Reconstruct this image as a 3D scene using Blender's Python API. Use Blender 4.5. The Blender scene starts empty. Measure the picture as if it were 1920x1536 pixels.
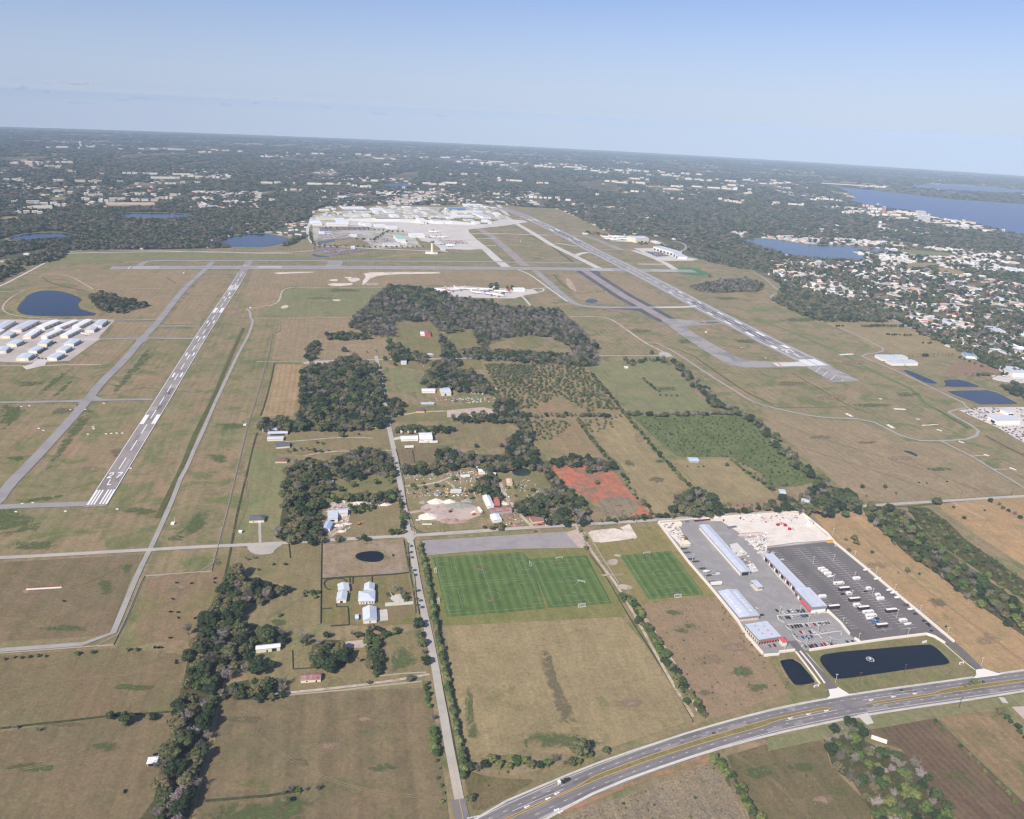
import bpy, bmesh, math, random
from mathutils import Vector, Matrix, noise
from mathutils.geometry import tessellate_polygon
random.seed(7)
R = math.radians
scene = bpy.context.scene
COL = scene.collection

# ---------------------------------------------------------------- camera, sky, sun, exposure
FPX, HC = 1450.0, 460.0
PITCH, ROLL = R(20.806), R(2.786)
RE = 2*HC/R(2.0)**2                       # ground falls away like a (small) globe: horizon about 26 km off
_F = Vector((0, math.cos(PITCH), -math.sin(PITCH)))
_r = Vector((1, 0, 0)); _u = _r.cross(_F)
_Rt = _r*math.cos(ROLL)+_u*math.sin(ROLL); _Up = -_r*math.sin(ROLL)+_u*math.cos(ROLL)
cd = bpy.data.cameras.new('camera'); cam = bpy.data.objects.new('camera', cd); COL.objects.link(cam)
cam.matrix_world = Matrix(((_Rt.x, _Up.x, -_F.x, 0), (_Rt.y, _Up.y, -_F.y, 0), (_Rt.z, _Up.z, -_F.z, HC), (0, 0, 0, 1)))
cd.sensor_width = 36.0; cd.lens = FPX/1920*36; cd.clip_start = 0.5; cd.clip_end = 90000
scene.camera = cam
SUN_EL, SUN_AZ = R(42), R(213)            # azimuth clockwise from +Y
w = bpy.data.worlds.new('World'); scene.world = w; w.use_nodes = True
nt = w.node_tree; bg = nt.nodes['Background']; sky = nt.nodes.new('ShaderNodeTexSky')
sky.sky_type = 'NISHITA'; sky.sun_disc = False; sky.sun_elevation = SUN_EL; sky.sun_rotation = SUN_AZ
sky.altitude = 0; sky.air_density = 1.0; sky.dust_density = 0.6; sky.ozone_density = 2.5
tc = nt.nodes.new('ShaderNodeTexCoord'); sx_ = nt.nodes.new('ShaderNodeSeparateXYZ'); nt.links.new(tc.outputs['Generated'], sx_.inputs[0])
zz_ = nt.nodes.new('ShaderNodeMapRange'); zz_.inputs[1].default_value = -.04; zz_.inputs[2].default_value = 1; zz_.inputs[3].default_value = .012; zz_.inputs[4].default_value = 1; nt.links.new(sx_.outputs[2], zz_.inputs[0])
cz_ = nt.nodes.new('ShaderNodeCombineXYZ'); nt.links.new(sx_.outputs[0], cz_.inputs[0]); nt.links.new(sx_.outputs[1], cz_.inputs[1]); nt.links.new(zz_.outputs[0], cz_.inputs[2]); nt.links.new(cz_.outputs[0], sky.inputs[0])
hf_ = nt.nodes.new('ShaderNodeMapRange'); hf_.interpolation_type = 'SMOOTHSTEP'; hf_.inputs[1].default_value = -.06; hf_.inputs[2].default_value = .16; hf_.inputs[3].default_value = 1; hf_.inputs[4].default_value = 0; nt.links.new(sx_.outputs[2], hf_.inputs[0])
mx_ = nt.nodes.new('ShaderNodeMix'); mx_.data_type = 'RGBA'; nt.links.new(hf_.outputs[0], mx_.inputs[0]); tn_ = nt.nodes.new('ShaderNodeMix'); tn_.data_type = 'RGBA'; tn_.blend_type = 'MULTIPLY'; tn_.inputs[0].default_value = 1; tn_.inputs[7].default_value = (.92, .87, 1.02, 1); nt.links.new(sky.outputs[0], tn_.inputs[6]); nt.links.new(tn_.outputs[2], mx_.inputs[6]); 
azh = nt.nodes.new('ShaderNodeMapRange'); azh.inputs[1].default_value = -.6; azh.inputs[2].default_value = .6; nt.links.new(sx_.outputs[0], azh.inputs[0])
mh_ = nt.nodes.new('ShaderNodeMix'); mh_.data_type = 'RGBA'; nt.links.new(azh.outputs[0], mh_.inputs[0]); mh_.inputs[6].default_value = (3.8, 4.5, 5.8, 1); mh_.inputs[7].default_value = (4.8, 5.4, 6.5, 1); nt.links.new(mh_.outputs[2], mx_.inputs[7])   # pale band of thick air at the horizon
lo_ = nt.nodes.new('ShaderNodeMapRange'); lo_.interpolation_type = 'SMOOTHSTEP'; lo_.inputs[1].default_value = -.012; lo_.inputs[2].default_value = .012; lo_.inputs[3].default_value = 1; lo_.inputs[4].default_value = 0; nt.links.new(sx_.outputs[2], lo_.inputs[0])
m2_ = nt.nodes.new('ShaderNodeMix'); m2_.data_type = 'RGBA'; nt.links.new(lo_.outputs[0], m2_.inputs[0]); nt.links.new(mx_.outputs[2], m2_.inputs[6]); 
az_ = nt.nodes.new('ShaderNodeMapRange'); az_.inputs[1].default_value = -.6; az_.inputs[2].default_value = .6; nt.links.new(sx_.outputs[0], az_.inputs[0])
m3_ = nt.nodes.new('ShaderNodeMix'); m3_.data_type = 'RGBA'; nt.links.new(az_.outputs[0], m3_.inputs[0]); m3_.inputs[6].default_value = (7.4, 7.2, 6.6, 1); m3_.inputs[7].default_value = (5.2, 5.2, 4.9, 1); nt.links.new(m3_.outputs[2], m2_.inputs[7])  # sky colour below the horizon brightened to make up for dim haze
nt.links.new(m2_.outputs[2], bg.inputs[0]); bg.inputs[1].default_value = 0.125
sd = bpy.data.lights.new('sun', 'SUN'); sd.energy = 5.0; sd.angle = R(0.53); sd.color = (1.0, 0.95, 0.88)
sun = bpy.data.objects.new('sun', sd); COL.objects.link(sun)
_sd = Vector((math.sin(SUN_AZ)*math.cos(SUN_EL), math.cos(SUN_AZ)*math.cos(SUN_EL), math.sin(SUN_EL)))
sun.rotation_euler = _sd.to_track_quat('Z', 'Y').to_euler(); sun.location = (0, -50, 600)
vs = scene.view_settings; vs.view_transform = 'Standard'; vs.look = 'None'; vs.exposure = 0.0; vs.gamma = 1.0
scene.cycles.max_bounces = 5; scene.cycles.diffuse_bounces = 2; scene.cycles.volume_bounces = 0
scene.cycles.transparent_max_bounces = 12; scene.cycles.use_denoising = True
scene.cycles.filter_width = 1.3

# ---------------------------------------------------------------- placing things on the ground
def ray(px, py):
    return ((px-960)/FPX*_Rt - (py-768)/FPX*_Up + _F).normalized()
def G(px, py, z=0.0):                      # photo pixel -> point at height z above the curved ground
    d = ray(px, py); a = (d.x*d.x+d.y*d.y)/(2*RE); b = d.z; c = HC-z
    D = b*b-4*a*c
    if D < 0: D = 0
    t = (-b-math.sqrt(D))/(2*a)
    return Vector((d.x*t, d.y*t))
def gz(x, y): return -(x*x+y*y)/(2*RE)
def P3(px, py, z=0.0, up=0.0):
    p = G(px, py, z); return Vector((p.x, p.y, gz(p.x, p.y)+z+up))
def to_px(x, y, z):
    v = Vector((x, y, z-HC)); f = v.dot(_F)
    if f <= 0: return None
    return 960+FPX*v.dot(_Rt)/f, 768-FPX*v.dot(_Up)/f
def pp(s):
    return [tuple(float(v) for v in t.split(',')) for t in s.split()]
def chaikin(P, n, closed=True):
    for _ in range(n):
        Q = []
        m = len(P)
        if not closed: Q.append(P[0])
        for i in range(m if closed else m-1):
            a, b = P[i], P[(i+1) % m]
            Q += [a*0.75+b*0.25, a*0.25+b*0.75]
        if not closed: Q.append(P[-1])
        P = Q
    return P
AX = Vector((-0.2250, 0.9744)).normalized()   # runway / lane direction (away from the camera)
AY = Vector((AX.y, -AX.x))                     # across it, to the right

# ---------------------------------------------------------------- materials
MATS = {}
def C(r, g, b):
    f = lambda v: (v/255/12.92 if v/255 <= .04045 else ((v/255+.055)/1.055)**2.4)
    return (f(r), f(g), f(b), 1)
def _base(name):
    m = bpy.data.materials.new(name); m.use_nodes = True
    n = m.node_tree.nodes; l = m.node_tree.links; b = n['Principled BSDF']
    b.inputs['Specular IOR Level'].default_value = 0.25
    return m, n, l, b
def _noise(n, l, vec, scale, detail=4, rough=.55, dist=0):
    t = n.new('ShaderNodeTexNoise'); t.inputs['Scale'].default_value = scale; t.inputs['Detail'].default_value = detail
    t.inputs['Roughness'].default_value = rough; t.inputs['Distortion'].default_value = dist
    l.new(vec, t.inputs['Vector']); return t.outputs['Fac']
def _map(n, l, v, a, b, c=0.0, d=1.0):
    t = n.new('ShaderNodeMapRange'); t.inputs[1].default_value = a; t.inputs[2].default_value = b
    t.inputs[3].default_value = c; t.inputs[4].default_value = d; l.new(v, t.inputs[0]); return t.outputs[0]
def _mix(n, l, f, a, b, mode='MIX'):
    t = n.new('ShaderNodeMix'); t.data_type = 'RGBA'; t.blend_type = mode
    if isinstance(f, float): t.inputs[0].default_value = f
    else: l.new(f, t.inputs[0])
    for k, v in ((6, a), (7, b)):
        if isinstance(v, tuple): t.inputs[k].default_value = v
        else: l.new(v, t.inputs[k])
    return t.outputs[2]
def _pos(n, l, rot=0.0, sc=(1, 1, 1)):
    g = n.new('ShaderNodeNewGeometry'); m = n.new('ShaderNodeMapping'); m2 = n.new('ShaderNodeMapping')
    m.inputs['Rotation'].default_value = (0, 0, rot); l.new(g.outputs['Position'], m.inputs[0])
    m2.inputs['Scale'].default_value = sc; l.new(m.outputs[0], m2.inputs[0]); return m2.outputs[0]
def grass(name, c1, c2, c3=None, big=90, mid=22, fine=3, streak=0.0, per=9.0, ang=None, dark=None, dens=.55, var=.32):
    """mown or rough grass: two colours in big patches, a third in mid-size blotches, fine tufts, optional mower stripes"""
    if name in MATS: return MATS[name]
    tw = lambda c: c and (c[0]*1.12, c[1]*1.11, c[2]*1.0, 1)
    c1, c2, c3, dark = tw(c1), tw(c2), tw(c3), tw(dark)
    m, n, l, b = _base(name)
    a0 = math.atan2(AX.y, AX.x) if ang is None else ang
    p = _pos(n, l)
    f1 = _map(n, l, _noise(n, l, p, 1/big, 5, .6, .6), .36, .64)
    c = _mix(n, l, f1, c1, c2)
    if c3:
        f2 = _map(n, l, _noise(n, l, p, 1/mid, 6, .65, 1.0), dens, dens+.14)
        c = _mix(n, l, f2, c, c3)
    if dark:
        f3 = _map(n, l, _noise(n, l, p, 1/(mid*.35), 5, .7), .62, .72)
        c = _mix(n, l, f3, c, dark)
    q = _pos(n, l, -a0, (1/90, 1/5.5, 1))
    f5 = _map(n, l, _noise(n, l, q, 1.0, 4, .6), .3, .7, 1-var*.3, 1+var*.28)
    f4 = _map(n, l, _noise(n, l, p, 1/fine, 6, .75), .25, .75, 1-var, 1+var)
    h = n.new('ShaderNodeHueSaturation')
    mm = n.new('ShaderNodeMath'); mm.operation = 'MULTIPLY'; l.new(f4, mm.inputs[0]); l.new(f5, mm.inputs[1])
    f6 = _map(n, l, _noise(n, l, p, 1/(mid*.8), 5, .65, 1.4), .3, .7, .86, 1.12); m6 = n.new('ShaderNodeMath'); m6.operation = 'MULTIPLY'; l.new(mm.outputs[0], m6.inputs[0]); l.new(f6, m6.inputs[1]); v = m6.outputs[0]
    if streak:
        s = n.new('ShaderNodeSeparateXYZ'); q2 = _pos(n, l, -a0); l.new(q2, s.inputs[0])
        m1 = n.new('ShaderNodeMath'); m1.operation = 'MULTIPLY'; m1.inputs[1].default_value = 2*math.pi/per; l.new(s.outputs[1], m1.inputs[0])
        m2 = n.new('ShaderNodeMath'); m2.operation = 'SINE'; l.new(m1.outputs[0], m2.inputs[0])
        m3 = _map(n, l, m2.outputs[0], -.5, .5, 1-streak, 1+streak)
        m4 = n.new('ShaderNodeMath'); m4.operation = 'MULTIPLY'; l.new(v, m4.inputs[0]); l.new(m3, m4.inputs[1]); v = m4.outputs[0]
    l.new(v, h.inputs['Value']); l.new(c, h.inputs['Color']); l.new(h.outputs[0], b.inputs['Base Color'])
    b.inputs['Roughness'].default_value = .95; b.inputs['Specular IOR Level'].default_value = .08
    bp = n.new('ShaderNodeBump'); bp.inputs['Strength'].default_value = .5; bp.inputs['Distance'].default_value = .6
    l.new(_noise(n, l, p, 1/1.6, 4, .7), bp.inputs['Height']); l.new(bp.outputs[0], b.inputs['Normal'])
    MATS[name] = m; return m
def plain(name, col, rough=.7, var=.08, sc=3.0, metal=0.0, spec=.25, rnd=0.0, dirt=None, big=25):
    if name in MATS: return MATS[name]
    tw = lambda c: c and (min(.85, c[0]*.98), min(.83, c[1]*.94), min(.8, c[2]*.89), 1)
    col, dirt = tw(col), tw(dirt)
    m, n, l, b = _base(name); p = _pos(n, l)
    f = _map(n, l, _noise(n, l, p, 1/sc, 5, .65), .25, .75, 1-var, 1+var)
    h = n.new('ShaderNodeHueSaturation'); l.new(f, h.inputs['Value']); c = col
    if dirt: c = _mix(n, l, _map(n, l, _noise(n, l, p, 1/big, 6, .65, .8), .45, .65), col, dirt)
    if isinstance(c, tuple): h.inputs['Color'].default_value = c
    else: l.new(c, h.inputs['Color'])
    l.new(h.outputs[0], b.inputs['Base Color'])
    b.inputs['Roughness'].default_value = rough; b.inputs['Metallic'].default_value = metal; b.inputs['Specular IOR Level'].default_value = spec
    MATS[name] = m; return m
def ribbed(name, col, ang=0.0, per=.9, amt=.1, rough=.45, dirt=None):
    """sheet-metal roof or wall: rib shading painted as tone stripes, plus grime"""
    if name in MATS: return MATS[name]
    m, n, l, b = _base(name); p = _pos(n, l); a = math.atan2(AX.y, AX.x)+ang
    s = n.new('ShaderNodeSeparateXYZ'); l.new(_pos(n, l, -a), s.inputs[0])
    m1 = n.new('ShaderNodeMath'); m1.operation = 'MULTIPLY'; m1.inputs[1].default_value = 2*math.pi/per; l.new(s.outputs[0], m1.inputs[0])
    m2 = n.new('ShaderNodeMath'); m2.operation = 'SINE'; l.new(m1.outputs[0], m2.inputs[0])
    f = _map(n, l, m2.outputs[0], -1, 1, 1-amt, 1+amt*.5)  # light and dark of the ribs put into the colour
    f2 = _map(n, l, _noise(n, l, p, 1/6, 5, .6), .3, .7, .9, 1.06)
    mm = n.new('ShaderNodeMath'); mm.operation = 'MULTIPLY'; l.new(f, mm.inputs[0]); l.new(f2, mm.inputs[1])
    h = n.new('ShaderNodeHueSaturation'); l.new(mm.outputs[0], h.inputs['Value'])
    c = col if not dirt else _mix(n, l, _map(n, l, _noise(n, l, p, 1/5, 6, .7), .42, .62), col, dirt)
    if isinstance(c, tuple): h.inputs['Color'].default_value = c
    else: l.new(c, h.inputs['Color'])
    l.new(h.outputs[0], b.inputs['Base Color']); b.inputs['Roughness'].default_value = rough
    MATS[name] = m; return m
def foliage(name, c1, c2, c3, rnd=.3):
    if name in MATS: return MATS[name]
    m, n, l, b = _base(name)
    o = n.new('ShaderNodeObjectInfo'); p = _pos(n, l)
    cr = n.new('ShaderNodeValToRGB'); e = cr.color_ramp.elements
    e[0].position = .05; e[0].color = tuple(v*.85 for v in c1[:3])+(1,); e[1].position = .97; e[1].color = (c3[0]*1.05, c3[1]*.9, c3[2]*1.05, 1)
    for ps, cc in ((.3, c1), (.55, c2), (.8, c3)): x = e.new(ps); x.color = cc
    l.new(o.outputs['Random'], cr.inputs[0])
    f = _map(n, l, _noise(n, l, p, 1/2.2, 4, .7), .3, .7, .6, 1.5)
    h = n.new('ShaderNodeHueSaturation'); l.new(cr.outputs[0], h.inputs['Color']); l.new(f, h.inputs['Value'])
    l.new(h.outputs[0], b.inputs['Base Color']); b.inputs['Roughness'].default_value = .85; b.inputs['Specular IOR Level'].default_value = .15
    MATS[name] = m; return m
def water(name, col, rough=.12, bump=.15, sc=4.0):
    if name in MATS: return MATS[name]
    m, n, l, b = _base(name); p = _pos(n, l)
    c = _mix(n, l, _map(n, l, _noise(n, l, p, 1/60, 4, .6), .35, .65), col, tuple(v*1.35 for v in col[:3])+(1,))
    l.new(c, b.inputs['Base Color']); b.inputs['Roughness'].default_value = rough; b.inputs['Specular IOR Level'].default_value = .5 if rough > .3 else .22
    bp = n.new('ShaderNodeBump'); bp.inputs['Strength'].default_value = bump; bp.inputs['Distance'].default_value = .15
    l.new(_noise(n, l, p, 1/sc, 3, .6), bp.inputs['Height']); l.new(bp.outputs[0], b.inputs['Normal'])
    MATS[name] = m; return m

# ---------------------------------------------------------------- object helpers
def mesh_obj(name, V, Fc, mat, parent=None, loc=None, smooth=False):
    me = bpy.data.meshes.new(name)
    if loc is not None: V = [(v[0]-loc[0], v[1]-loc[1], v[2]-loc[2]) for v in V]
    me.from_pydata([tuple(v) for v in V], [], Fc); me.update()
    ms = mat if isinstance(mat, (list, tuple)) else [mat]
    for m in ms: me.materials.append(m)
    if smooth:
        for f in me.polygons: f.use_smooth = True
    o = bpy.data.objects.new(name, me); COL.objects.link(o)
    if parent is not None: o.parent = parent
    elif loc is not None: o.location = loc
    return o
def tag(o, label=None, cat=None, group=None, kind=None):
    if label: o['label'] = label
    if cat: o['category'] = cat
    if group: o['group'] = group
    if kind: o['kind'] = kind
    return o
def empty(name, loc, rz=0.0):
    o = bpy.data.objects.new(name, None); COL.objects.link(o); o.location = loc; o.rotation_euler = (0, 0, rz)
    o.empty_display_size = 1; return o
KIDS = {}
def child(root, o):
    KIDS.setdefault(root.name, []).append(o); o.location = (0, 0, 0); o.parent = root; return o
def copy_tree(o, parent=None):
    c = o.copy(); COL.objects.link(c)
    if parent is not None: c.parent = parent
    ks = KIDS.get(o.name, [])
    for k in ks:
        KIDS.setdefault(c.name, []).append(copy_tree(k, c))
    return c
LV = {1: .15, 2: .30, 3: .45, 4: .60, 5: .75, 6: .9}
_cnt = {k: 0 for k in LV}
def lvl(k, d):
    _cnt[k] += 1
    return LV[k]+(_cnt[k] % 40)*.0035
def lift(x, y): return max(0.0, math.hypot(x, y)-2500)*2.2e-4
def drape(bm, off, cell):
    xs = [v.co.x for v in bm.verts]; ys = [v.co.y for v in bm.verts]
    for ax, lo, hi in ((0, min(xs), max(xs)), (1, min(ys), max(ys))):
        k = math.ceil(lo/cell)
        while k*cell < hi:
            co = [0, 0, 0]; no = [0, 0, 0]; co[ax] = k*cell+.013; no[ax] = 1
            bmesh.ops.bisect_plane(bm, geom=bm.verts[:]+bm.edges[:]+bm.faces[:], plane_co=co, plane_no=no); k += 1
    for v in bm.verts: v.co.z = gz(v.co.x, v.co.y)+off+lift(v.co.x, v.co.y)
def flat_g(name, P, mat, lv, kind='structure', label=None, cat=None, group=None):
    bm = bmesh.new(); vs_ = [bm.verts.new((p.x, p.y, 0)) for p in P]
    for t in tessellate_polygon([[Vector((p.x, p.y, 0)) for p in P]]):
        try:
            f = bm.faces.new([vs_[i] for i in t])
        except ValueError: pass
    bmesh.ops.recalc_face_normals(bm, faces=bm.faces[:])
    for f in bm.faces:
        if f.normal.z < 0: f.normal_flip()
    d = max(p.length for p in P)
    drape(bm, lvl(lv, d), 90 if d < 2600 else (250 if d < 6000 else 900))
    me = bpy.data.meshes.new(name); bm.to_mesh(me); bm.free(); me.materials.append(mat)
    o = bpy.data.objects.new(name, me); COL.objects.link(o)
    return tag(o, label, cat, group, kind)
def flat(name, pts, mat, lv, smooth=0, **k):
    P = [G(x, y) for x, y in (pp(pts) if isinstance(pts, str) else pts)]
    if smooth: P = chaikin(P, smooth)
    return flat_g(name, P, mat, lv, **k)
def patch_mat(name, c1, c2, thr=.5):
    if name in MATS: return MATS[name]
    m, n, l, b = _base(name); p = _pos(n, l); c = _mix(n, l, _noise(n, l, p, 1/9, 5, .7), c1, c2)
    f4 = _map(n, l, _noise(n, l, p, 1/2.5, 5, .75), .25, .75, .75, 1.25); h = n.new('ShaderNodeHueSaturation'); l.new(c, h.inputs['Color']); l.new(f4, h.inputs['Value']); l.new(h.outputs[0], b.inputs['Base Color'])
    b.inputs['Roughness'].default_value = .95; b.inputs['Specular IOR Level'].default_value = .08
    at = n.new('ShaderNodeAttribute'); at.attribute_name = 'cover'
    nz = _noise(n, l, p, 1/14, 7, .72, 1.2); ad = n.new('ShaderNodeMath'); ad.operation = 'ADD'; l.new(nz, ad.inputs[0]); l.new(at.outputs['Fac'], ad.inputs[1])
    l.new(_map(n, l, ad.outputs[0], 1.0-.10, 1.0+.14), b.inputs['Alpha']); MATS[name] = m; return m
def patch(name, pts, mat, lv, grow=1.25):
    """a ragged growth or bare patch whose cover thins out towards its edge"""
    P = chaikin([G(x, y) for x, y in pp(pts)], 2); c = sum(P, Vector((0, 0)))/len(P); V, Fq, A = [], [], []; o_ = lvl(lv, 0); n = len(P)
    sc = [(grow*1.1, 0.1), (1.0, .36), (.75, .46), (.4, .54), (.02, .58)]
    for f, a in sc:
        for p in P:
            q = c+(p-c)*f; V.append((q.x, q.y, gz(q.x, q.y)+o_+lift(q.x, q.y))); A.append(a)
    for j in range(len(sc)-1):
        for k in range(n): Fq.append((j*n+k, j*n+(k+1) % n, (j+1)*n+(k+1) % n, (j+1)*n+k))
    o = mesh_obj(name, V, Fq, mat); at = o.data.attributes.new('cover', 'FLOAT', 'POINT'); at.data.foreach_set('value', A)
    bm = bmesh.new(); bm.from_mesh(o.data)
    for f in bm.faces:
        if f.normal.z < 0: f.normal_flip()
    bm.to_mesh(o.data); bm.free(); return tag(o, kind='structure')
class Path:
    def __init__(s, pts, smooth=0, step=35.0, ground=False):
        P = pts if ground else [G(x, y) for x, y in (pp(pts) if isinstance(pts, str) else pts)]
        if smooth: P = chaikin(P, smooth, False)
        Q = [P[0]]
        for a, b in zip(P, P[1:]):
            n = max(1, math.ceil((b-a).length/step))
            for i in range(1, n+1): Q.append(a.lerp(b, i/n))
        s.P = Q; s.L = [0.0]
        for a, b in zip(Q, Q[1:]): s.L.append(s.L[-1]+(b-a).length)
        s.N = []
        for i in range(len(Q)):
            t = (Q[min(i+1, len(Q)-1)]-Q[max(i-1, 0)]).normalized(); s.N.append(Vector((t.y, -t.x)))
        s.len = s.L[-1]
    def at(s, d, t=0.0):
        d = max(0.0, min(s.len-1e-6, d)); import bisect
        i = min(len(s.P)-2, max(0, bisect.bisect_right(s.L, d)-1)); f = (d-s.L[i])/max(1e-9, s.L[i+1]-s.L[i])
        return s.P[i].lerp(s.P[i+1], f)+s.N[i].lerp(s.N[i+1], f)*t
    def near(s, px, py):
        p = G(px, py); k = min(range(len(s.P)), key=lambda i: (s.P[i]-p).length)
        b = (1e9, 0)
        for j in range(max(0, k-1), min(len(s.P)-1, k+1)):
            a, c = s.P[j], s.P[j+1]; u = (c-a); f = max(0, min(1, (p-a).dot(u)/u.dot(u))); q = a.lerp(c, f)
            b = min(b, ((q-p).length, s.L[j]+f*u.length))
        return b[1]
    def off(s, t): return [p+n*t for p, n in zip(s.P, s.N)]
class Acc:
    """collects flat quads lying on the ground"""
    def __init__(s, lv): s.V = []; s.F = []; s.o = lvl(lv, 0)
    def pt(s, p):
        s.V.append((p.x, p.y, gz(p.x, p.y)+s.o+lift(p.x, p.y))); return len(s.V)-1
    def poly(s, P):
        if sum(P[i].x*P[(i+1) % len(P)].y-P[(i+1) % len(P)].x*P[i].y for i in range(len(P))) < 0: P = P[::-1]
        ii = [s.pt(p) for p in P]
        if len(P) <= 4: s.F.append(ii)
        else:
            for t in tessellate_polygon([[Vector((p.x, p.y, 0)) for p in P]]):
                a, b, c = [P[i] for i in t]
                if (b-a).x*(c-a).y-(b-a).y*(c-a).x < 0: t = t[::-1]
                s.F.append([ii[i] for i in t])
    def strip(s, path, w, t=0.0, d0=0.0, d1=None, step=30.0):
        d1 = path.len if d1 is None else d1; n = max(1, math.ceil(abs(d1-d0)/step)); pr = None
        for i in range(n+1):
            d = d0+(d1-d0)*i/n; a = s.pt(path.at(d, t-w/2)); b = s.pt(path.at(d, t+w/2))
            if pr: s.F.append([pr[0], pr[1], b, a])
            pr = (a, b)
    def dashes(s, path, w, ln, gap, t=0.0, d0=0.0, d1=None):
        d1 = path.len if d1 is None else d1; d = d0
        while d+ln <= d1: s.strip(path, w, t, d, d+ln, 60); d += ln+gap
    def seg(s, a, b, w):
        u = (b-a); 
        if u.length < 1e-6: return
        n = Vector((u.y, -u.x)).normalized()*w/2; s.poly([a-n, a+n, b+n, b-n])
    def build(s, name, mat, kind='structure', **k):
        o = mesh_obj(name, s.V, s.F, mat)
        bm = bmesh.new(); bm.from_mesh(o.data)
        for f in bm.faces:
            if f.normal.z < 0: f.normal_flip()
        bm.to_mesh(o.data); bm.free()
        return tag(o, kind=kind, **k)
def ribbon(name, pts, wd, mat, lv, smooth=0, t=0.0, path=None, **k):
    p = path or Path(pts, smooth); a = Acc(lv); a.strip(p, wd, t)
    a.build(name, mat, **k); return p
def P_in(P, x, y):
    c = False
    for i in range(len(P)):
        (x1, y1), (x2, y2) = P[i], P[i-1]
        if (y1 > y) != (y2 > y) and x < (x2-x1)*(y-y1)/(y2-y1)+x1: c = not c
    return c
# ================================================================ GROUND SHEET
M_far = grass('woodland_floor', C(66, 74, 52), C(98, 92, 68), C(132, 106, 92), big=700, mid=210, fine=18, dens=.5, var=.35)
V = [(0, 0, gz(0, 0))]; Fc = []; rings = []
rr = 120.0
while rr < 30000: rings.append(rr); rr += 120 if rr < 4500 else 330
NA = 180
for r_ in rings:
    for k in range(NA):
        a = 2*math.pi*k/NA; x, y = r_*math.cos(a), r_*math.sin(a); V.append((x, y, gz(x, y)))
for k in range(NA): Fc.append((0, 1+k, 1+(k+1) % NA))
for i in range(len(rings)-1):
    o0, o1 = 1+i*NA, 1+(i+1)*NA
    for k in range(NA):
        k2 = (k+1) % NA; Fc.append((o0+k, o1+k, o1+k2, o0+k2))
g_ = mesh_obj('ground', V, Fc, M_far); tag(g_, kind='structure')

# ================================================================ FIELDS (lie on the ground sheet)
A1 = grass('airfield_grass', C(128, 118, 88), C(144, 122, 98), C(108, 110, 72), big=150, mid=48, fine=4, dens=.48, var=.3, streak=.035, per=13)
A2 = grass('airfield_brown', C(144, 124, 100), C(134, 120, 92), C(150, 126, 102), big=120, mid=40, fine=5, streak=.025, per=11)
A3 = grass('airfield_green', C(117, 118, 82), C(128, 120, 88), C(104, 112, 70), big=120, mid=45, fine=4)
PA = grass('pasture_olive', C(124, 114, 82), C(132, 116, 88), C(112, 110, 72), big=70, mid=30, fine=3)
PB = grass('pasture_brown', C(114, 102, 77), C(124, 106, 84), C(106, 103, 70), big=90, mid=26, fine=3)
PC = grass('pasture_striped', C(112, 101, 76), C(124, 106, 82), C(102, 100, 66), big=50, mid=24, fine=3, streak=.055, per=27)
FT = grass('tan_turf', C(148, 130, 98), C(136, 121, 90), C(120, 113, 76), big=60, mid=34, fine=3, dens=.56)
FG = grass('mown_green', C(112, 110, 72), C(128, 114, 82), C(100, 106, 62), big=36, mid=12, fine=2.5)
FS = grass('scrub_brown', C(144, 120, 98), C(136, 116, 90), C(152, 126, 104), big=40, mid=12, fine=2, dark=C(84, 90, 56))
FO = grass('dry_orange_grass', C(166, 134, 100), C(154, 129, 96), C(138, 122, 88), big=60, mid=30, fine=3)
FW = grass('weedy_dark', C(100, 92, 64), C(116, 100, 74), C(86, 90, 52), big=40, mid=14, fine=2, var=.4)
FP = grass('ploughed_soil', C(96, 78, 62), C(112, 92, 72), C(84, 84, 54), big=60, mid=40, fine=3, streak=.07, per=6, ang=math.atan2(AX.y, AX.x)+.05)
FP2 = grass('dry_strip', C(142, 118, 90), C(122, 104, 76), C(98, 100, 62), big=60, mid=22, fine=3, streak=.04, per=8)
FR = grass('cleared_red_soil', C(184, 112, 86), C(172, 104, 80), C(128, 106, 92), big=26, mid=22, fine=2, dark=C(104, 92, 82), dens=.46)
FGR = grass('palmetto_green', C(88, 98, 60), C(104, 108, 70), C(74, 86, 52), big=22, mid=7, fine=2, dark=C(126, 118, 88), var=.5)
FOR = grass('orchard_soil', C(142, 116, 92), C(134, 120, 88), C(112, 114, 74), big=50, mid=22, fine=3, dens=.52)
FDB = grass('cleared_debris', C(126, 114, 100), C(140, 122, 98), C(100, 96, 78), big=24, mid=7, fine=1.8, dark=C(170, 148, 126), var=.6)
FPK = grass('trampled_pink', C(150, 132, 118), C(136, 116, 92), C(112, 104, 72), big=24, mid=10, fine=2)
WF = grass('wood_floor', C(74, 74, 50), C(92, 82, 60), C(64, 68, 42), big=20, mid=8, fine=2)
WG = grass('wet_green', C(92, 104, 62), C(100, 108, 66), C(84, 98, 54), big=30, mid=12, fine=2)
GB = grass('green_blotches', C(88, 106, 56), C(110, 112, 70), C(76, 100, 48), big=14, mid=5, fine=2)
TF = grass('soccer_turf', C(82, 102, 54), C(92, 108, 60), C(72, 94, 50), big=40, mid=16, fine=2, streak=.13, per=9.5, var=.14)
PGR = patch_mat('patch_green', C(86, 100, 58), C(100, 108, 66)); PDK = patch_mat('patch_dark', C(112, 104, 76), C(122, 110, 82)); PTN = patch_mat('patch_tan', C(150, 130, 102), C(158, 130, 108))
def fld(name, pts, mat, lv=1, smooth=0):
    if name in ('grass_patch', 'grass_swale'): return patch(name, pts, PGR if mat.name in ('green_blotches', 'mown_green', 'wet_green') else PDK, lv)
    return flat(name, pts, mat, lv, smooth)
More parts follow.
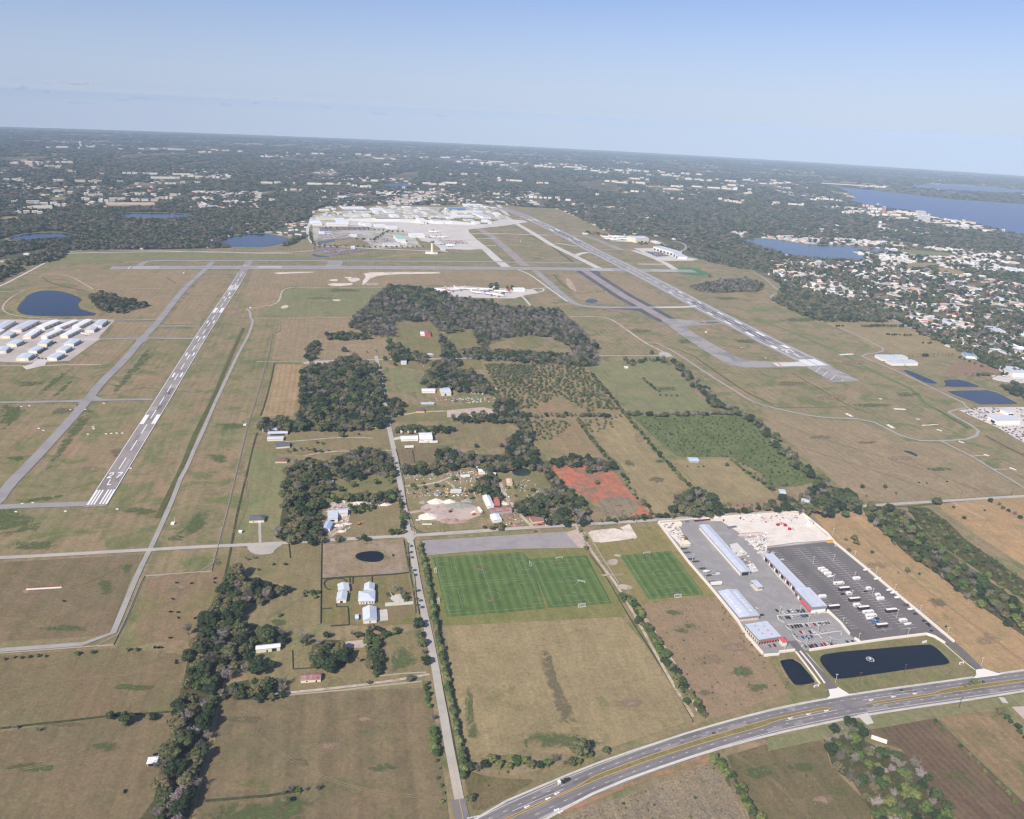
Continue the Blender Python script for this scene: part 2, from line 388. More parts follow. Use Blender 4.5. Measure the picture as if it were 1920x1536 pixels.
fld('airfield', "-400,560 -60,500 0,487 110,478 130,471 400,466 545,461 575,445 586,395 610,388 905,384 1040,391 1075,404 1130,430 1145,440 1240,452 1285,480 1400,498 1430,518 1510,545 1550,562 1600,590 1680,600 1750,640 1860,668 1940,690 2300,720 2600,1100 2500,1900 960,2300 -700,2000 -900,1000", A1)
# -- west airfield
fld('grass_verge', "250,489 470,487 920,490 925,470 830,480 600,486 480,470 130,473 112,485 60,500", A3, 2)
fld('grass_field', "300,505 378,506 300,592 215,600 200,560 150,540 130,525 60,520 100,508", A2, 2)
fld('grass_field', "385,516 432,516 372,608 306,608", A2, 2)
fld('grass_field', "300,617 372,617 362,634 280,634", A2, 2)
fld('grass_field', "218,604 290,604 260,633 196,636", A2, 2)
fld('grass_field', "152,702 180,642 250,640 208,680 160,690", A2, 2)
fld('grass_field', "478,496 950,508 990,512 1010,540 960,555 826,535 545,537 527,542 518,572 480,577 455,560", A2, 2)
fld('grass_field', "545,542 735,541 700,570 690,592 530,594 480,594 520,572 530,548", A3, 2)
fld('grass_field', "525,600 660,599 655,607 700,622 730,632 735,675 570,680 510,675 515,640", A2, 2)
fld('grass_field', "515,684 566,684 555,780 490,782", grass('tan_striped_field', C(158, 134, 104), C(146, 124, 94), C(130, 118, 84), big=50, mid=18, fine=3, streak=.06, per=9), 2)
fld('grass_field', "475,690 512,684 495,740 430,1020 412,1020 462,800", A1, 2)
fld('grass_field', "0,1055 270,1040 245,1085 205,1190 150,1195 0,1203", PB, 2)
fld('grass_field', "278,1082 395,1075 405,1040 430,1040 425,1090 385,1150 350,1200 245,1210", grass('heifer_paddock', C(136, 112, 92), C(122, 110, 78), C(112, 108, 72), big=50, mid=24, fine=3), 2)
fld('pasture', "-200,1242 0,1230 215,1216 350,1228 340,1290 330,1333 190,1344 85,1358 -200,1376", grass('rusty_pasture', C(122, 104, 80), C(116, 106, 78), C(130, 108, 84), big=60, mid=30, fine=2.5, dark=C(100, 90, 66)), 2)
fld('pasture', "-300,1382 0,1373 190,1347 330,1336 325,1410 290,1495 255,1560 200,1900 -600,1900", PB, 2)
fld('pasture', "412,1312 560,1300 795,1290 812,1330 838,1500 845,1560 820,1800 330,1800 372,1490 402,1400", PC, 2)
fld('grass_patch', "385,1510 480,1500 560,1488 600,1500 560,1560 440,1600 370,1600", FG, 3, 2)
fld('grass_patch', "0,945 60,965 90,985 70,1000 20,1010 -80,1000 -80,950", GB, 3, 2)
fld('grass_patch', "225,955 260,950 300,958 290,968 240,968", GB, 3, 2)
fld('grass_patch', "20,1015 100,1015 130,1028 60,1035 10,1030", GB, 3, 2)
fld('grass_patch', "228,1060 256,1050 250,1065 238,1085 230,1075", GB, 3, 2)
fld('grass_patch', "395,1050 415,1045 418,1062 400,1065", GB, 3, 2)
fld('grass_patch', "370,960 400,955 395,980 350,1010 320,1015 330,1000", GB, 3, 2)
fld('grass_patch', "20,938 60,934 150,925 100,940 30,945", GB, 3, 2)
for s in ("190,762 155,805 107,865 80,890 95,860 130,800 165,762", "277,650 262,672 230,705 200,742 215,742 255,700 300,655", "130,690 95,715 60,747 72,748 110,715 140,690", "0,745 50,765 60,767 20,800 0,815", "150,700 120,735 100,748 92,745"):
    fld('grass_swale', s, GB if s[0] == '0' else WG, 3, 2)
for i, (x, y, rx, ry) in enumerate(((640, 545, 50, 4), (600, 560, 40, 3), (700, 580, 40, 4), (430, 800, 30, 9), (410, 860, 22, 10), (395, 925, 22, 8), (330, 1010, 20, 8), (120, 770, 30, 8), (60, 720, 40, 7), (30, 860, 30, 8), (220, 850, 20, 9), (180, 880, 30, 6), (1400, 640, 30, 5), (1480, 720, 40, 5), (1560, 745, 40, 6), (1640, 760, 50, 5), (1500, 600, 50, 5), (1600, 680, 30, 5), (1360, 560, 30, 4), (1200, 620, 25, 5), (1290, 640, 25, 6), (1700, 740, 30, 5), (1630, 830, 30, 4), (1690, 860, 40, 6), (1760, 880, 30, 5), (1540, 820, 30, 5), (60, 1110, 50, 10), (200, 1100, 20, 20), (120, 1180, 60, 6), (340, 1100, 20, 8), (250, 1290, 50, 8), (120, 1360, 60, 6), (60, 1440, 50, 10), (200, 1400, 50, 12), (460, 1350, 40, 8), (620, 1400, 40, 14), (720, 1440, 30, 12), (560, 1430, 30, 10), (680, 1350, 40, 8), (1100, 740, 30, 6), (1250, 730, 30, 6), (1200, 820, 14, 12), (1180, 870, 14, 10), (1230, 900, 20, 8), (700, 1235, 30, 8), (520, 1170, 25, 8))):
    patch('grass_patch', ' '.join('%.1f,%.1f' % (x+rx*math.cos(a_*.785)*random.uniform(.7, 1.2), y+ry*math.sin(a_*.785)*random.uniform(.7, 1.2)) for a_ in range(8)), (PGR, PDK, PTN)[(i*7) % 3 if i % 4 else 0], 3, 1.3)
# -- centre west paddocks and yards
fld('grass_field', "435,1040 530,1020 600,1018 600,1085 605,1170 480,1190 540,1100 430,1060", PA, 2)
fld('paddock', "604,1022 757,1012 765,1075 690,1080 604,1086", FPK, 2)
fld('lawn', "604,1087 765,1077 775,1140 782,1170 700,1175 604,1170", grass('house_lawn', C(118, 110, 70), C(130, 110, 84), C(100, 108, 56), big=26, mid=12, fine=2), 2)
fld('pasture', "550,1215 600,1205 720,1195 790,1180 800,1225 805,1262 700,1285 560,1300 480,1310 460,1260", PA, 2)
fld('grass_patch', "740,1200 775,1205 790,1240 760,1262 725,1270 735,1235", FG, 3, 2)
fld('grass_field', "500,808 560,805 725,800 735,845 700,850 600,855 500,850 480,840", PA, 2)
fld('grass_field', "460,835 545,862 540,900 520,1005 440,1015 470,900", A3, 2)
fld('grass_field', "625,900 735,885 745,910 750,935 620,935 618,930", FG, 2)
fld('grass_field', "655,970 680,955 750,945 755,1000 700,1003 640,1005", PA, 2)
fld('grass_field', "735,690 790,700 795,715 800,722 795,735 745,735 725,700", A3, 2)
fld('lawn', "745,598 790,597 805,602 822,618 840,655 855,690 820,692 760,672 742,640", FG, 2)
fld('lawn', "840,622 876,621 885,640 890,660 862,660 848,640", FG, 2)
fld('lawn', "880,612 900,640 912,660 890,655 880,630", FG, 2)
fld('lawn', "955,630 990,627 1015,633 1022,648 1005,655 970,650", FG, 2, 1)
fld('lawn', "728,672 900,672 905,690 860,700 790,695 730,685", FG, 2)
fld('lawn', "735,755 840,762 930,752 935,775 850,770 840,788 745,792 730,775", FG, 2)
fld('pasture', "740,800 900,795 950,790 955,835 900,845 845,835 745,840", PA, 2)
fld('pasture', "742,843 820,838 818,868 755,870", PB, 2)
fld('junk_yard', "752,883 880,878 990,880 1000,920 965,940 985,985 780,1000 765,950", grass('yard_ground', C(118, 112, 76), C(142, 124, 98), C(158, 142, 120), big=22, mid=9, fine=2, dark=C(92, 92, 62)), 2)
fld('lawn', "955,875 1010,880 1040,920 1020,945 970,940", FG, 3, 1)
# -- centre
fld('orchard', "905,678 1090,682 1130,720 1168,772 990,776 960,768 930,735 920,705", FOR, 2)
fld('pasture', "1095,682 1225,672 1262,690 1300,735 1340,768 1185,774 1130,715", A3, 2)
fld('grass_field', "1075,598 1135,600 1205,650 1165,665 1120,668 1095,620", A1, 2)
fld('orchard', "985,786 1082,786 1130,850 1100,855 1010,852", FOR, 2)
fld('pasture', "1090,784 1175,776 1210,820 1305,912 1262,925 1275,965 1215,966 1165,872 1140,850", FT, 2)
fld('palmetto_scrub', "1182,780 1398,780 1440,812 1540,898 1500,912 1440,915 1430,890 1372,858 1268,856", FGR, 2)
fld('pen', "1268,864 1372,860 1430,905 1455,935 1345,948 1300,905", FT, 3)
fld('brush_field', "1345,948 1440,932 1480,945 1475,955 1350,965", FS, 3)
fld('cleared_land', "1033,876 1080,871 1150,884 1185,930 1222,966 1160,972 1120,945 1075,918 1050,905", FR, 3)
fld('dry_patch', "1115,935 1180,930 1200,950 1190,968 1130,965", FDB, 4, 1)
# -- sports ground
fld('sports_lawn', "783,1012 1075,996 1095,1015 1175,1150 1165,1170 835,1178 805,1080", grass('sports_lawn', C(114, 114, 66), C(126, 118, 76), C(104, 112, 58), big=40, mid=20, fine=2), 2)
fld('sports_lawn', "1095,1000 1232,985 1290,1055 1345,1118 1200,1136 1160,1085", grass('sports_lawn2', C(126, 116, 74), C(138, 122, 84), C(108, 112, 62), big=30, mid=16, fine=2), 2)
fld('turf_field', "834,1175 1165,1158 1210,1210 1262,1290 1298,1352 1140,1405 1080,1415 960,1415 880,1425 858,1330", FT, 3)
fld('grass_patch', "1012,1200 1028,1200 1045,1280 1075,1330 1090,1370 1060,1380 1030,1300 1010,1250", grass('worn_track', C(118, 108, 74), C(128, 114, 84), C(98, 108, 58), big=24, mid=12, fine=2), 4, 2)
fld('grass_patch', "870,1290 890,1285 885,1330 905,1390 880,1410 868,1350", FG, 4, 2)
fld('grass_patch', "960,1380 1010,1370 1120,1385 1150,1400 1060,1405 980,1405", FG, 4, 2)
fld('turf', "812,1046 900,1041 978,1036 995,1050 1023,1142 940,1150 838,1158", TF, 3)
fld('turf', "992,1049 1100,1042 1147,1132 1029,1141", TF, 3)
fld('turf', "1163,1042 1258,1034 1320,1115 1216,1125", TF, 3)
fld('sand_lot', "1100,998 1130,993 1160,991 1195,1008 1175,1013 1112,1020 1108,1008", plain('pale_sand', C(226, 214, 200), .95, .14, 3, dirt=C(196, 178, 158)), 3, 1)
fld('sand_lot', "1163,990 1180,983 1195,1008 1190,1012", MATS['pale_sand'], 3)
for s in ("1145,1048 1160,1050 1155,1062 1130,1060", "1125,1078 1170,1076 1168,1080 1130,1081", "1160,1095 1190,1100 1180,1108 1155,1104", "1150,1040 1165,1041 1163,1045 1152,1044"):
    fld('sand_patch', s, plain('grey_sand', C(190, 174, 158), .95, .2, 3, dirt=C(140, 128, 100)), 3, 2)
# -- south-east
fld('scrub_field', "1207,1134 1345,1120 1400,1192 1480,1295 1430,1325 1330,1347 1290,1310 1255,1235", FS, 2)
fld('dry_strip', "1525,966 1615,955 1650,995 1720,1052 1925,1192 2200,1330 1960,1255 1850,1262 1790,1206 1562,1014", FO, 2)
fld('dry_field', "1752,945 1925,932 2200,915 2400,1200 1925,1064 1840,1010", FO, 2)
fld('airfield_brown', "1440,770 1550,790 1605,789 1660,808 1700,828 1765,832 1850,875 1925,925 1700,942 1610,940 1560,900 1500,845 1445,800", A2, 2)
fld('dry_field', "1535,602 1680,600 1760,640 1860,666 1790,664 1650,662 1600,628", FT, 2)
fld('bare_field', "1790,678 1850,678 1890,700 1850,708 1770,702", grass('mauve_soil', C(140, 112, 96), C(130, 108, 90), C(120, 108, 80), big=40, mid=20, fine=3), 2, 1)
fld('scrub_field', "1060,1530 1180,1490 1335,1430 1350,1440 1425,1560 1440,1700 1000,1800 960,1570", FDB, 2)
fld('weedy_field', "1362,1418 1440,1395 1535,1372 1560,1440 1625,1505 1640,1560 1700,1800 1480,1800 1395,1500", FW, 2)
fld('ploughed_field', "1625,1370 1755,1347 1850,1440 1925,1510 2100,1640 1900,1800 1800,1560 1740,1470 1690,1405 1640,1390", FP, 2)
fld('strip_field', "1760,1346 1868,1332 1925,1390 2200,1560 2200,1700 1925,1505 1850,1436", FP2, 2)
fld('grass_verge', "1440,1385 1620,1348 1925,1300 2200,1270 2200,1310 1870,1328 1640,1366 1440,1410", A3, 3)
fld('grass_verge', "870,1445 960,1455 1100,1425 1215,1395 1330,1350 1480,1300 1490,1330 1330,1370 1200,1405 1060,1465 960,1505 885,1545 872,1500", PA, 2)
fld('dry_strip', "1060,1505 1210,1452 1330,1420 1335,1428 1215,1462 1050,1530", plain('orange_soil', C(168, 128, 96), .95, .2, 2, dirt=C(120, 112, 78)), 3)
fld('pond_lawn', "1440,1230 1500,1222 1737,1192 1772,1207 1830,1257 1826,1270 1600,1300 1560,1305 1490,1310 1465,1280", FG, 3)
fld('grass_field', "1560,570 1535,600 1442,562 1465,548", A3, 2)
# airfield details right side
fld('grass_field', "1130,513 1180,520 1240,555 1262,572 1200,570 1150,535", A2, 2)
fld('grass_field', "1045,513 1100,516 1140,545 1185,570 1120,570 1080,560", A2, 2)
fld('grass_field', "1258,612 1320,612 1380,650 1428,676 1400,678 1370,655 1320,628", A1, 2)
fld('sand_patch', "1060,520 1070,525 1082,545 1078,550 1062,535", plain('grey_sand'.upper(), C(186, 160, 140), .95, .2, 3, dirt=C(150, 128, 108)), 3, 2)
fld('turf', "1260,502 1302,502.5 1336,515.5 1282,515.5 1277,511.5 1303,511.5 1290,507 1270,507", plain('green_painted_turf', C(70, 120, 80), .9, .12, 6), 3)
fld('sand_patch', "612,534 625,531 640,532 662,531 660,535 627,537.5", MATS['pale_sand'], 3, 1)
fld('sand_patch', "680,511.5 730,510.5 805,510.5 826,511 825,513.5 730,514.5 697,520 685,532 679,536 680,527 687,519", MATS['pale_sand'], 3, 1)
fld('sand_patch', "512,511 590,509.7 588,511.5 540,513.5 518,514.5", MATS['pale_sand'], 3, 1)
fld('sand_patch', "615,525 635,523.5 632,528 620,527", MATS['pale_sand'], 3, 1)
fld('sand_patch', "650,522 672,521 676,525 664,530 655,528", MATS['pale_sand'], 3, 1)
fld('sand_patch', "645,520 660,519.5 658,522 648,522", MATS['pale_sand'], 3, 1)
fld('sand_patch', "622,562 640,562 636,565 625,564.5", MATS['pale_sand'], 3, 1)
fld('sand_patch', "525,576 535,572 542,574 538,578 530,579.5", MATS['pale_sand'], 3, 1)
fld('sand_patch', "682,532 700,530 712,531 708,535 690,536", MATS['grey_sand'], 3, 1)

# ================================================================ WATER
WD = water('pond_dark', C(8, 16, 26), .05, .12)
WB = water('lake_blue', C(14, 24, 50), .16, .3, 12)
WF2 = water('far_lake_blue', C(10, 28, 84), .28, .3, 30)
WGn = water('pond_green', C(40, 52, 44), .1, .05)
BK = grass('bank_grass', C(150, 132, 98), C(124, 116, 80), C(100, 104, 66), big=20, mid=10, fine=3)
def lake(pts, mat, smooth=2, bank=None, lv=4):
    if bank:
        P = chaikin([G(x, y) for x, y in pp(pts)], 1); c = sum(P, Vector((0, 0)))/len(P)
        Q = []
        for i, p in enumerate(P):
            t = (P[(i+1) % len(P)]-P[i-1]).normalized(); n = Vector((t.y, -t.x))
            if (p+n-c).length < (p-n-c).length: n = -n
            Q.append(p+n*bank*random.uniform(.6, 1.5))
        flat_g('bank', Q, BK, lv-1); flat_g('shallows', [q*.25+p*.75 for p, q in zip(P, Q)], plain('muddy_shallows', C(84, 82, 60), .5, .2, 2), lv-1)
    flat('lake', pts, mat, lv, smooth)
lake("55,552 80,545 110,546 140,555 154,562 143,572 150,582 190,591 130,594 60,592 37,587 34,578 45,565", WB, 2, 14)
lake("10,451 35,441 65,437.5 105,436 140,440 142,444 120,447.5 62,451", WB, 2, 12)
lake("220,402 250,399 360,401 350,409 307,412 270,411 235,409", WB, 2, 12)
lake("412,452 430,445 455,440 480,438.5 502,439 540,447.5 537,454 510,462 480,464 430,463 413,458", WB, 2, 22)
lake("583,475.6 600,479 625,482.5 590,482.5", WB, 1, 6)
lake("594,454 625,450 630,452 614,456 598,457", WB, 1, 6)
lake("715,345 745,344.5 775,347 770,351 725,350.5", WF2)
lake("1390,447 1415,447.5 1440,449 1470,451 1510,459 1610,462 1625,467 1598,472 1634,487 1600,488 1530,484 1490,481 1440,468 1410,458", WB, 1, 18)
lake("1624,466 1650,466 1690,473 1680,475.5 1632,471.5", WB, 1, 10)
lake("1570,352.5 1615,355 1680,362.5 1765,372.5 1920,384 2300,398 2600,520 2100,480 1990,460 1920,441 1885,435 1840,421 1790,412 1747,406 1735,400 1680,392.5 1630,386 1590,377.5 1605,370 1590,361", WF2, 1)
lake("1700,350 1740,346.5 1815,349 1870,354 1920,357 2300,380 2300,392 1920,362 1862,361 1800,358 1740,354", WF2, 1)
lake("1691,695 1702,694 1761,719 1750,720 1732,717.5", water('pond_blue', C(12, 19, 40), .12, .1), 1, 3)
lake("1767,713 1802,712 1836,724.5 1835,726 1767,725.5 1775,721", MATS['pond_blue'], 1, 3)
lake("1777,734 1850,732 1870,737.5 1908,757 1905,758 1840,759 1787,740", water('pond_slate', C(40, 46, 64), .2, .1), 0, 4)
lake("1900,632 1960,632 1980,642 1903,640", MATS['pond_blue'], 1, 4)
lake("665,1045 672,1037.5 695,1034 715,1036 721,1045 715,1052.5 700,1055 677,1052.5", WD, 2, 3)
lake("959,886 965,880 978,878 991,880 997,886 991,892 978,894 965,892", WGn, 2)
lake("1530,1232 1565,1224 1650,1217 1737,1209 1752,1212 1781,1241 1778,1247 1740,1251 1650,1264 1570,1276 1558,1269", WD, 2, 2.6)
lake("1461,1241 1467,1239 1492,1236 1527,1277 1525,1282 1494,1286 1485,1281", WD, 1, 2.4)
lake("1690,846 1705,846 1720,853 1720,858 1708,852", WGn, 2)
lake("1095,566 1105,560 1118,562 1122,567 1108,569", WGn, 2)
lake("1225,865 1240,862 1248,866 1236,870", grass('wet_patch', C(74, 80, 60), C(92, 96, 66), C(64, 72, 52), big=6, mid=3, fine=1), 2)

# ================================================================ PAVEMENTS
ASP = plain('runway_asphalt', C(162, 156, 152), .9, .07, 4, dirt=C(128, 124, 126), big=40)
ASD = plain('runway_dark_asphalt', C(156, 148, 144), .9, .08, 4, dirt=C(140, 132, 130), big=40)
TWY = plain('taxiway_grey', C(158, 154, 152), .9, .06, 5, dirt=C(146, 140, 140), big=50)
CON = plain('pale_concrete', C(208, 202, 194), .9, .06, 8, dirt=C(194, 188, 180), big=60)
OLD = plain('old_mauve_pavement', C(160, 148, 144), .9, .08, 8, dirt=C(146, 134, 128), big=40)
SHD = plain('shoulder_black', C(84, 84, 88), .9, .1, 6, dirt=C(104, 102, 104), big=40)
ROAD = plain('road_pale', C(186, 180, 170), .9, .05, 3, dirt=C(172, 166, 158), big=30)
PATH = plain('service_road', C(170, 166, 160), .9, .06, 3, dirt=C(158, 152, 146), big=30)
DIRT = plain('sandy_track', C(196, 182, 164), .95, .15, 3, dirt=C(156, 138, 112), big=14)
HWY = plain('highway_asphalt', C(138, 132, 130), .9, .05, 2.5, dirt=C(120, 115, 118), big=30)
WHT = plain('white_paint', C(238, 238, 236), .7, .05, 2)
DUL = plain('worn_white_paint', C(206, 204, 204), .8, .1, 3)
YEL = plain('yellow_paint', C(226, 176, 96), .7, .06, 2)
KRB = plain('kerb_concrete', C(222, 218, 208), .9, .05, 2)
SWK = plain('pavement_concrete', C(206, 202, 190), .9, .06, 2.5, dirt=C(188, 184, 172), big=12)
PNK = plain('pinkish_gravel', C(196, 178, 166), .95, .1, 3, dirt=C(176, 156, 146), big=16)
# cross runway at the far side
XR = Path("207,503 280,502.3 470,501.8 700,502 960,503.8 1100,505.5 1273,508.5 1303,509")
ribbon('runway', None, 52, TWY, 4, path=XR)
m = Acc(6)
s0 = XR.near(250, 502)
for k in (-1, 1):
    for j in range(4): m.strip(XR, 2.6, k*(3+j*4.6), s0, s0+70, 40)
m.strip(XR, 40, 0, s0-12, s0-8, 40)
m.strip(XR, 2.2, 21, s0, XR.near(1250, 508), 60); m.strip(XR, 2.2, -21, s0, XR.near(1250, 508), 60)
for px in (483, 1105):
    for k in (-1, 1): m.strip(XR, 9, k*9.5, XR.near(px, 502), XR.near(px, 502)+70, 40)
for k in (-1, 1):
    for j in range(4): m.strip(XR, 2.6, k*(3+j*4.6), XR.near(1222, 508), XR.near(1222, 508)+90, 40)
m.dashes(XR, 1.4, 36, 24, 0, s0+140, XR.near(1200, 507))
m.build('runway_markings', DUL)
ribbon('taxiway', "262,500 268,493 280,489.3 330,488.8 480,488.8 700,490 920,491 1000,493 1092,493.5", 18, TWY, 4, 1)
ribbon('taxiway', "618,503 628,496 629,489", 46, TWY, 4)
# left runway
RL = Path("179.5,951 183,945 299,760 376,633 436.5,542 468.5,489")
ribbon('runway', None, 23.5, ASD, 5, path=RL)
rp_ = random.Random(6); a = Acc(5); b2_ = Acc(5)
for k in range(26):
    d_ = rp_.uniform(10, RL.len-60); (a if k % 2 else b2_).strip(RL, rp_.choice((5.5, 11, 11)), rp_.choice((-5.7, 0, 5.7)), d_, d_+rp_.uniform(15, 60), 30)
a.build('asphalt_patch', plain('runway_patch_dark', C(138, 130, 126), .9, .06, 3)); b2_.build('asphalt_patch', plain('runway_patch_pale', C(168, 160, 155), .9, .06, 3))
m = Acc(6); sT = RL.near(182, 947)
for t in (-10.2, -6.7, -3.3, 3.1, 6.6, 10.2): m.strip(RL, 2.0 if abs(t) < 9 else 2.7, t, sT, RL.near(199, 919.5), 60)
a0 = RL.near(199, 919.5); end = RL.near(455, 512)
for t in (-11.2, 11.2): m.strip(RL, .9, t, a0, end, 30)
d = RL.near(221, 881)
while d < end-40:
    m.strip(RL, 1.5, 0, d, d+36.6, 40); d += 61
def glyph(acc, path, polys, t0, wd, sb, ht):
    for P in polys: acc.poly([path.at(sb+v*ht, t0+u*wd) for u, v in P])
G7 = [[(0, 1), (1, 1), (1, .84), (.48, 0), (.2, 0), (.7, .84), (0, .84)]]
G2 = [[(0, .66), (.02, .88), (.2, 1), (.8, 1), (1, .86), (1, .58), (.42, .16), (1, .16), (1, 0), (0, 0), (0, .18), (.74, .64), (.74, .8), (.28, .83), (.27, .66)]]
GL = [[(0, 1), (.26, 1), (.26, .15), (.95, .15), (.95, 0), (0, 0)]]
GR = [[(0, 0), (.26, 0), (.26, 1), (0, 1)], [(.27, 1), (.82, 1), (1, .88), (1, .58), (.82, .46), (.27, .46), (.27, .6), (.74, .6), (.74, .85), (.27, .85)], [(.45, .45), (.72, .45), (1, 0), (.72, 0)]]
G9 = [[(.74, 0), (1, 0), (1, .88), (.8, 1), (.2, 1), (0, .88), (0, .58), (.2, .44), (.73, .44), (.73, .58), (.28, .6), (.27, .85), (.74, .85)]]
s27 = RL.near(209, 902.5); sL = RL.near(200.5, 917.5)
sLb = RL.near(204.5, 910.6); sLt = RL.near(211, 900.2); s2b = RL.near(212.6, 897.6); s2t = RL.near(219.3, 886.8)
glyph(m, RL, G2, -8.2, 5.6, s2b, s2t-s2b); glyph(m, RL, G7, 1.6, 6.4, s2b, s2t-s2b); glyph(m, RL, GL, -3.0, 5.6, sLb, sLt-sLb)
sa, sb = RL.near(276, 796), RL.near(286, 778.5)
for k in (-1, 1): m.strip(RL, 5.6, k*8.0, sa, sb, 60)
for y0, y1 in ((708, 700), (668, 662), (635.5, 630.5), (607, 602), (560, 557)):
    u, v = RL.near(299+(760-y0)*.604, y0), RL.near(299+(760-y1)*.604, y1)
    for k in (-1, 1): m.strip(RL, 3.0, k*6.6, u, v, 60)
u, v = RL.near(408, 587), RL.near(413, 578)
for k in (-1, 1): m.strip(RL, 6.5, k*7.2, u, v, 60)
u, v = RL.near(436, 544), RL.near(441, 535.5)
for t in (-10.2, -6.8, -3.4, 3.4, 6.8, 10.2): m.strip(RL, 1.9, t, u, v, 60)
glyph(m, RL, [[(1-a, 1-b) for a, b in P] for P in G9], -3, 6, RL.near(430, 552.5), RL.near(433, 548)-RL.near(430, 552.5))
m.build('runway_markings', WHT)
# right runway
RRp = Path("1640,738 1510,674 1457.5,649 1390,613.5 1324,580 1240.5,535 1172.5,500 1106,467 1064.5,444 1019,422 977,403 940,390")
sr = RRp.near(1530.5, 686); a = Acc(4); a.strip(RRp, 62, 0, sr-6, RRp.len); a.build('runway_shoulder', TWY)
fld('blast_pad', "1512,689.3 1561,717.3 1578,717.3 1613,714.8 1552,684.8", ASP, 4)
a = Acc(5); a.strip(RRp, 46, 0, sr, RRp.near(1140, 484)); a.build('runway', ASP)
a = Acc(5); a.strip(RRp, 46, 0, RRp.near(1140, 484), RRp.near(1000, 412)); a.build('runway', ASD)
a = Acc(5); a.strip(RRp, 46, 0, RRp.near(1000, 412), RRp.len-5); a.build('runway', OLD)
a = Acc(6); sd_, se = RRp.near(1497, 668), RRp.near(1310, 571)
for t in (-4, 4): a.strip(RRp, 5, t, RRp.near(1300, 566), RRp.near(1440, 640), 40)
for t in (-5, 5): a.strip(RRp, 7, t, RRp.near(1090, 457), RRp.near(1035, 430), 40)
a.build('tyre_marks', plain('rubber_black', C(96, 96, 104), .9, .12, 5))
a = Acc(6); slab = RRp.near(1513, 674.5)
a.strip(RRp, 21, -11.6, sr+2, slab, 40); a.strip(RRp, 21, 11.6, sr+2, slab, 40); a.strip(RRp, 46, 0, sr-2, sr+1.5, 40)
a.build('runway_markings', plain('threshold_white', C(224, 226, 226), .8, .05, 2))
m = Acc(6)
for t in (-22.3, 22.3): m.strip(RRp, 1.4, t, slab+1, RRp.near(985, 406), 30)
d = RRp.near(1480, 659.5)
while d < RRp.near(1010, 418): m.strip(RRp, 1.9, 0, d, d+36.6, 40); d += 61
for xy0, xy1, tt, ww in (((1466, 654), (1453, 648.5), 15, 10), ((1424, 631), (1408, 623), 14, 8), ((1382, 609), (1370, 602), 15, 5.5), ((1345, 591), (1337, 586), 15, 5.5), ((1306, 570), (1298, 566), 15, 5), ((1270, 551), (1263, 547), 15, 5), ((1045, 434), (1035, 430), 13, 8), ((1080, 452), (1070, 447), 13, 5)):
    for k in (-1, 1): m.strip(RRp, ww, k*tt, RRp.near(*xy0), RRp.near(*xy1), 60)
b0 = RRp.near(1501, 669.5); hgt = 24
glyph(m, RRp, GR, 0-4, 7.5, b0-2, hgt); glyph(m, RRp, G2, -12, 9, b0+hgt+8, hgt); glyph(m, RRp, G7, 3, 9, b0+hgt+8, hgt)
for t in (-18, -13, -8, 8, 13, 18): m.strip(RRp, 2.4, t, RRp.near(995, 411), RRp.near(1003, 415), 40)
m.build('runway_markings', WHT)
a = Acc(6)
def chev(ax, ay, bx, by, cx, cy):
    A_, B_, C_ = G(ax, ay), G(bx, by), G(cx, cy); a.seg(A_, B_, 1.6); a.seg(B_+(C_-B_).normalized()*1.2, C_, 1.6)
chev(1516, 690, 1521, 686.6, 1521.5, 686.9); chev(1529, 698, 1539.5, 689, 1588, 702.5); chev(1543, 705.5, 1552.5, 696.5, 1601, 711); chev(1557, 713.5, 1567, 704, 1610, 714.3); chev(1577.5, 715.7, 1582, 712.2, 1600, 715.9)
a.build('chevron_markings', plain('cream_paint', C(218, 206, 190), .8, .05, 2))
# taxiways
ribbon('taxiway', "-60,985 -20,955 0,937 15,912 65,862 115,807 160,757 190,717 230,680 265,637 295,607 325,567 350,537 375,515 399,491", 15, TWY, 4, 1)
ribbon('taxiway', "-60,955 0,951.5 60,948.5 120,947 182,945", 12, TWY, 4)
for s, w_ in (("-60,757 0,755.5 147,753 175,751 287,749.5", 9), ("150,637 212,636 265,634.5 364,635.5", 9), ("297,612 375,612", 9), ("215,601 295,600", 7), ("382,513 447,513", 8)): ribbon('taxiway', s, w_, TWY, 4)
for s in ("135,766 160,745 175,741 200,752 150,752 140,765 150,775", "250,640 270,628 282,634 268,645"): fld('taxiway_fillet', s, TWY, 4, 1)
ribbon('taxiway', "930,380 960,415 995,435 1035,460 1090,487 1124,504", 25, CON, 4)
ribbon('taxiway', "862,424 867,430 886.5,449 909.6,467 933.5,489 952,503", 30, CON, 4)
ribbon('old_taxiway', "896,428 923,444 960,477 985,499", 32, OLD, 3)
for s, w_ in (("875,439 935,438.5 980,440 1027,441.5", 13), ("1041,456 1060,459 1082,462.5", 12), ("895,448 930,447.5", 9), ("905,461 930,461", 9), ("1196,495.6 1250,496", 14)): ribbon('taxiway', s, w_, CON, 4)
ribbon('taxiway', "1078,481 1087,476 1102,473.5", 22, CON, 4, 1)
ribbon('taxiway', "1000,440.5 1060,442 1098,443 1110,446 1140,459 1166,469", 30, ASD, 3, 1)
ribbon('taxiway', "1115,467.5 1160,469 1200,470.5", 14, TWY, 4)
ribbon('taxiway', "1187,470 1210,478 1231,486 1251,496 1268,507", 24, CON, 4)
ribbon('taxiway', "1003,508 1020,522 1045,545 1065,562 1080,571 1095,575 1135,577 1185,577 1235,577 1300,576", 21, TWY, 4, 1)
ribbon('taxiway', "1230,577 1285,576.5 1307,574", 15, CON, 5)
D2 = "1095,507 1130,530 1172,557 1200,572 1230,590 1257,604"
ribbon('dark_shoulder', D2, 62, SHD, 3); ribbon('taxiway', D2, 27, OLD, 4)
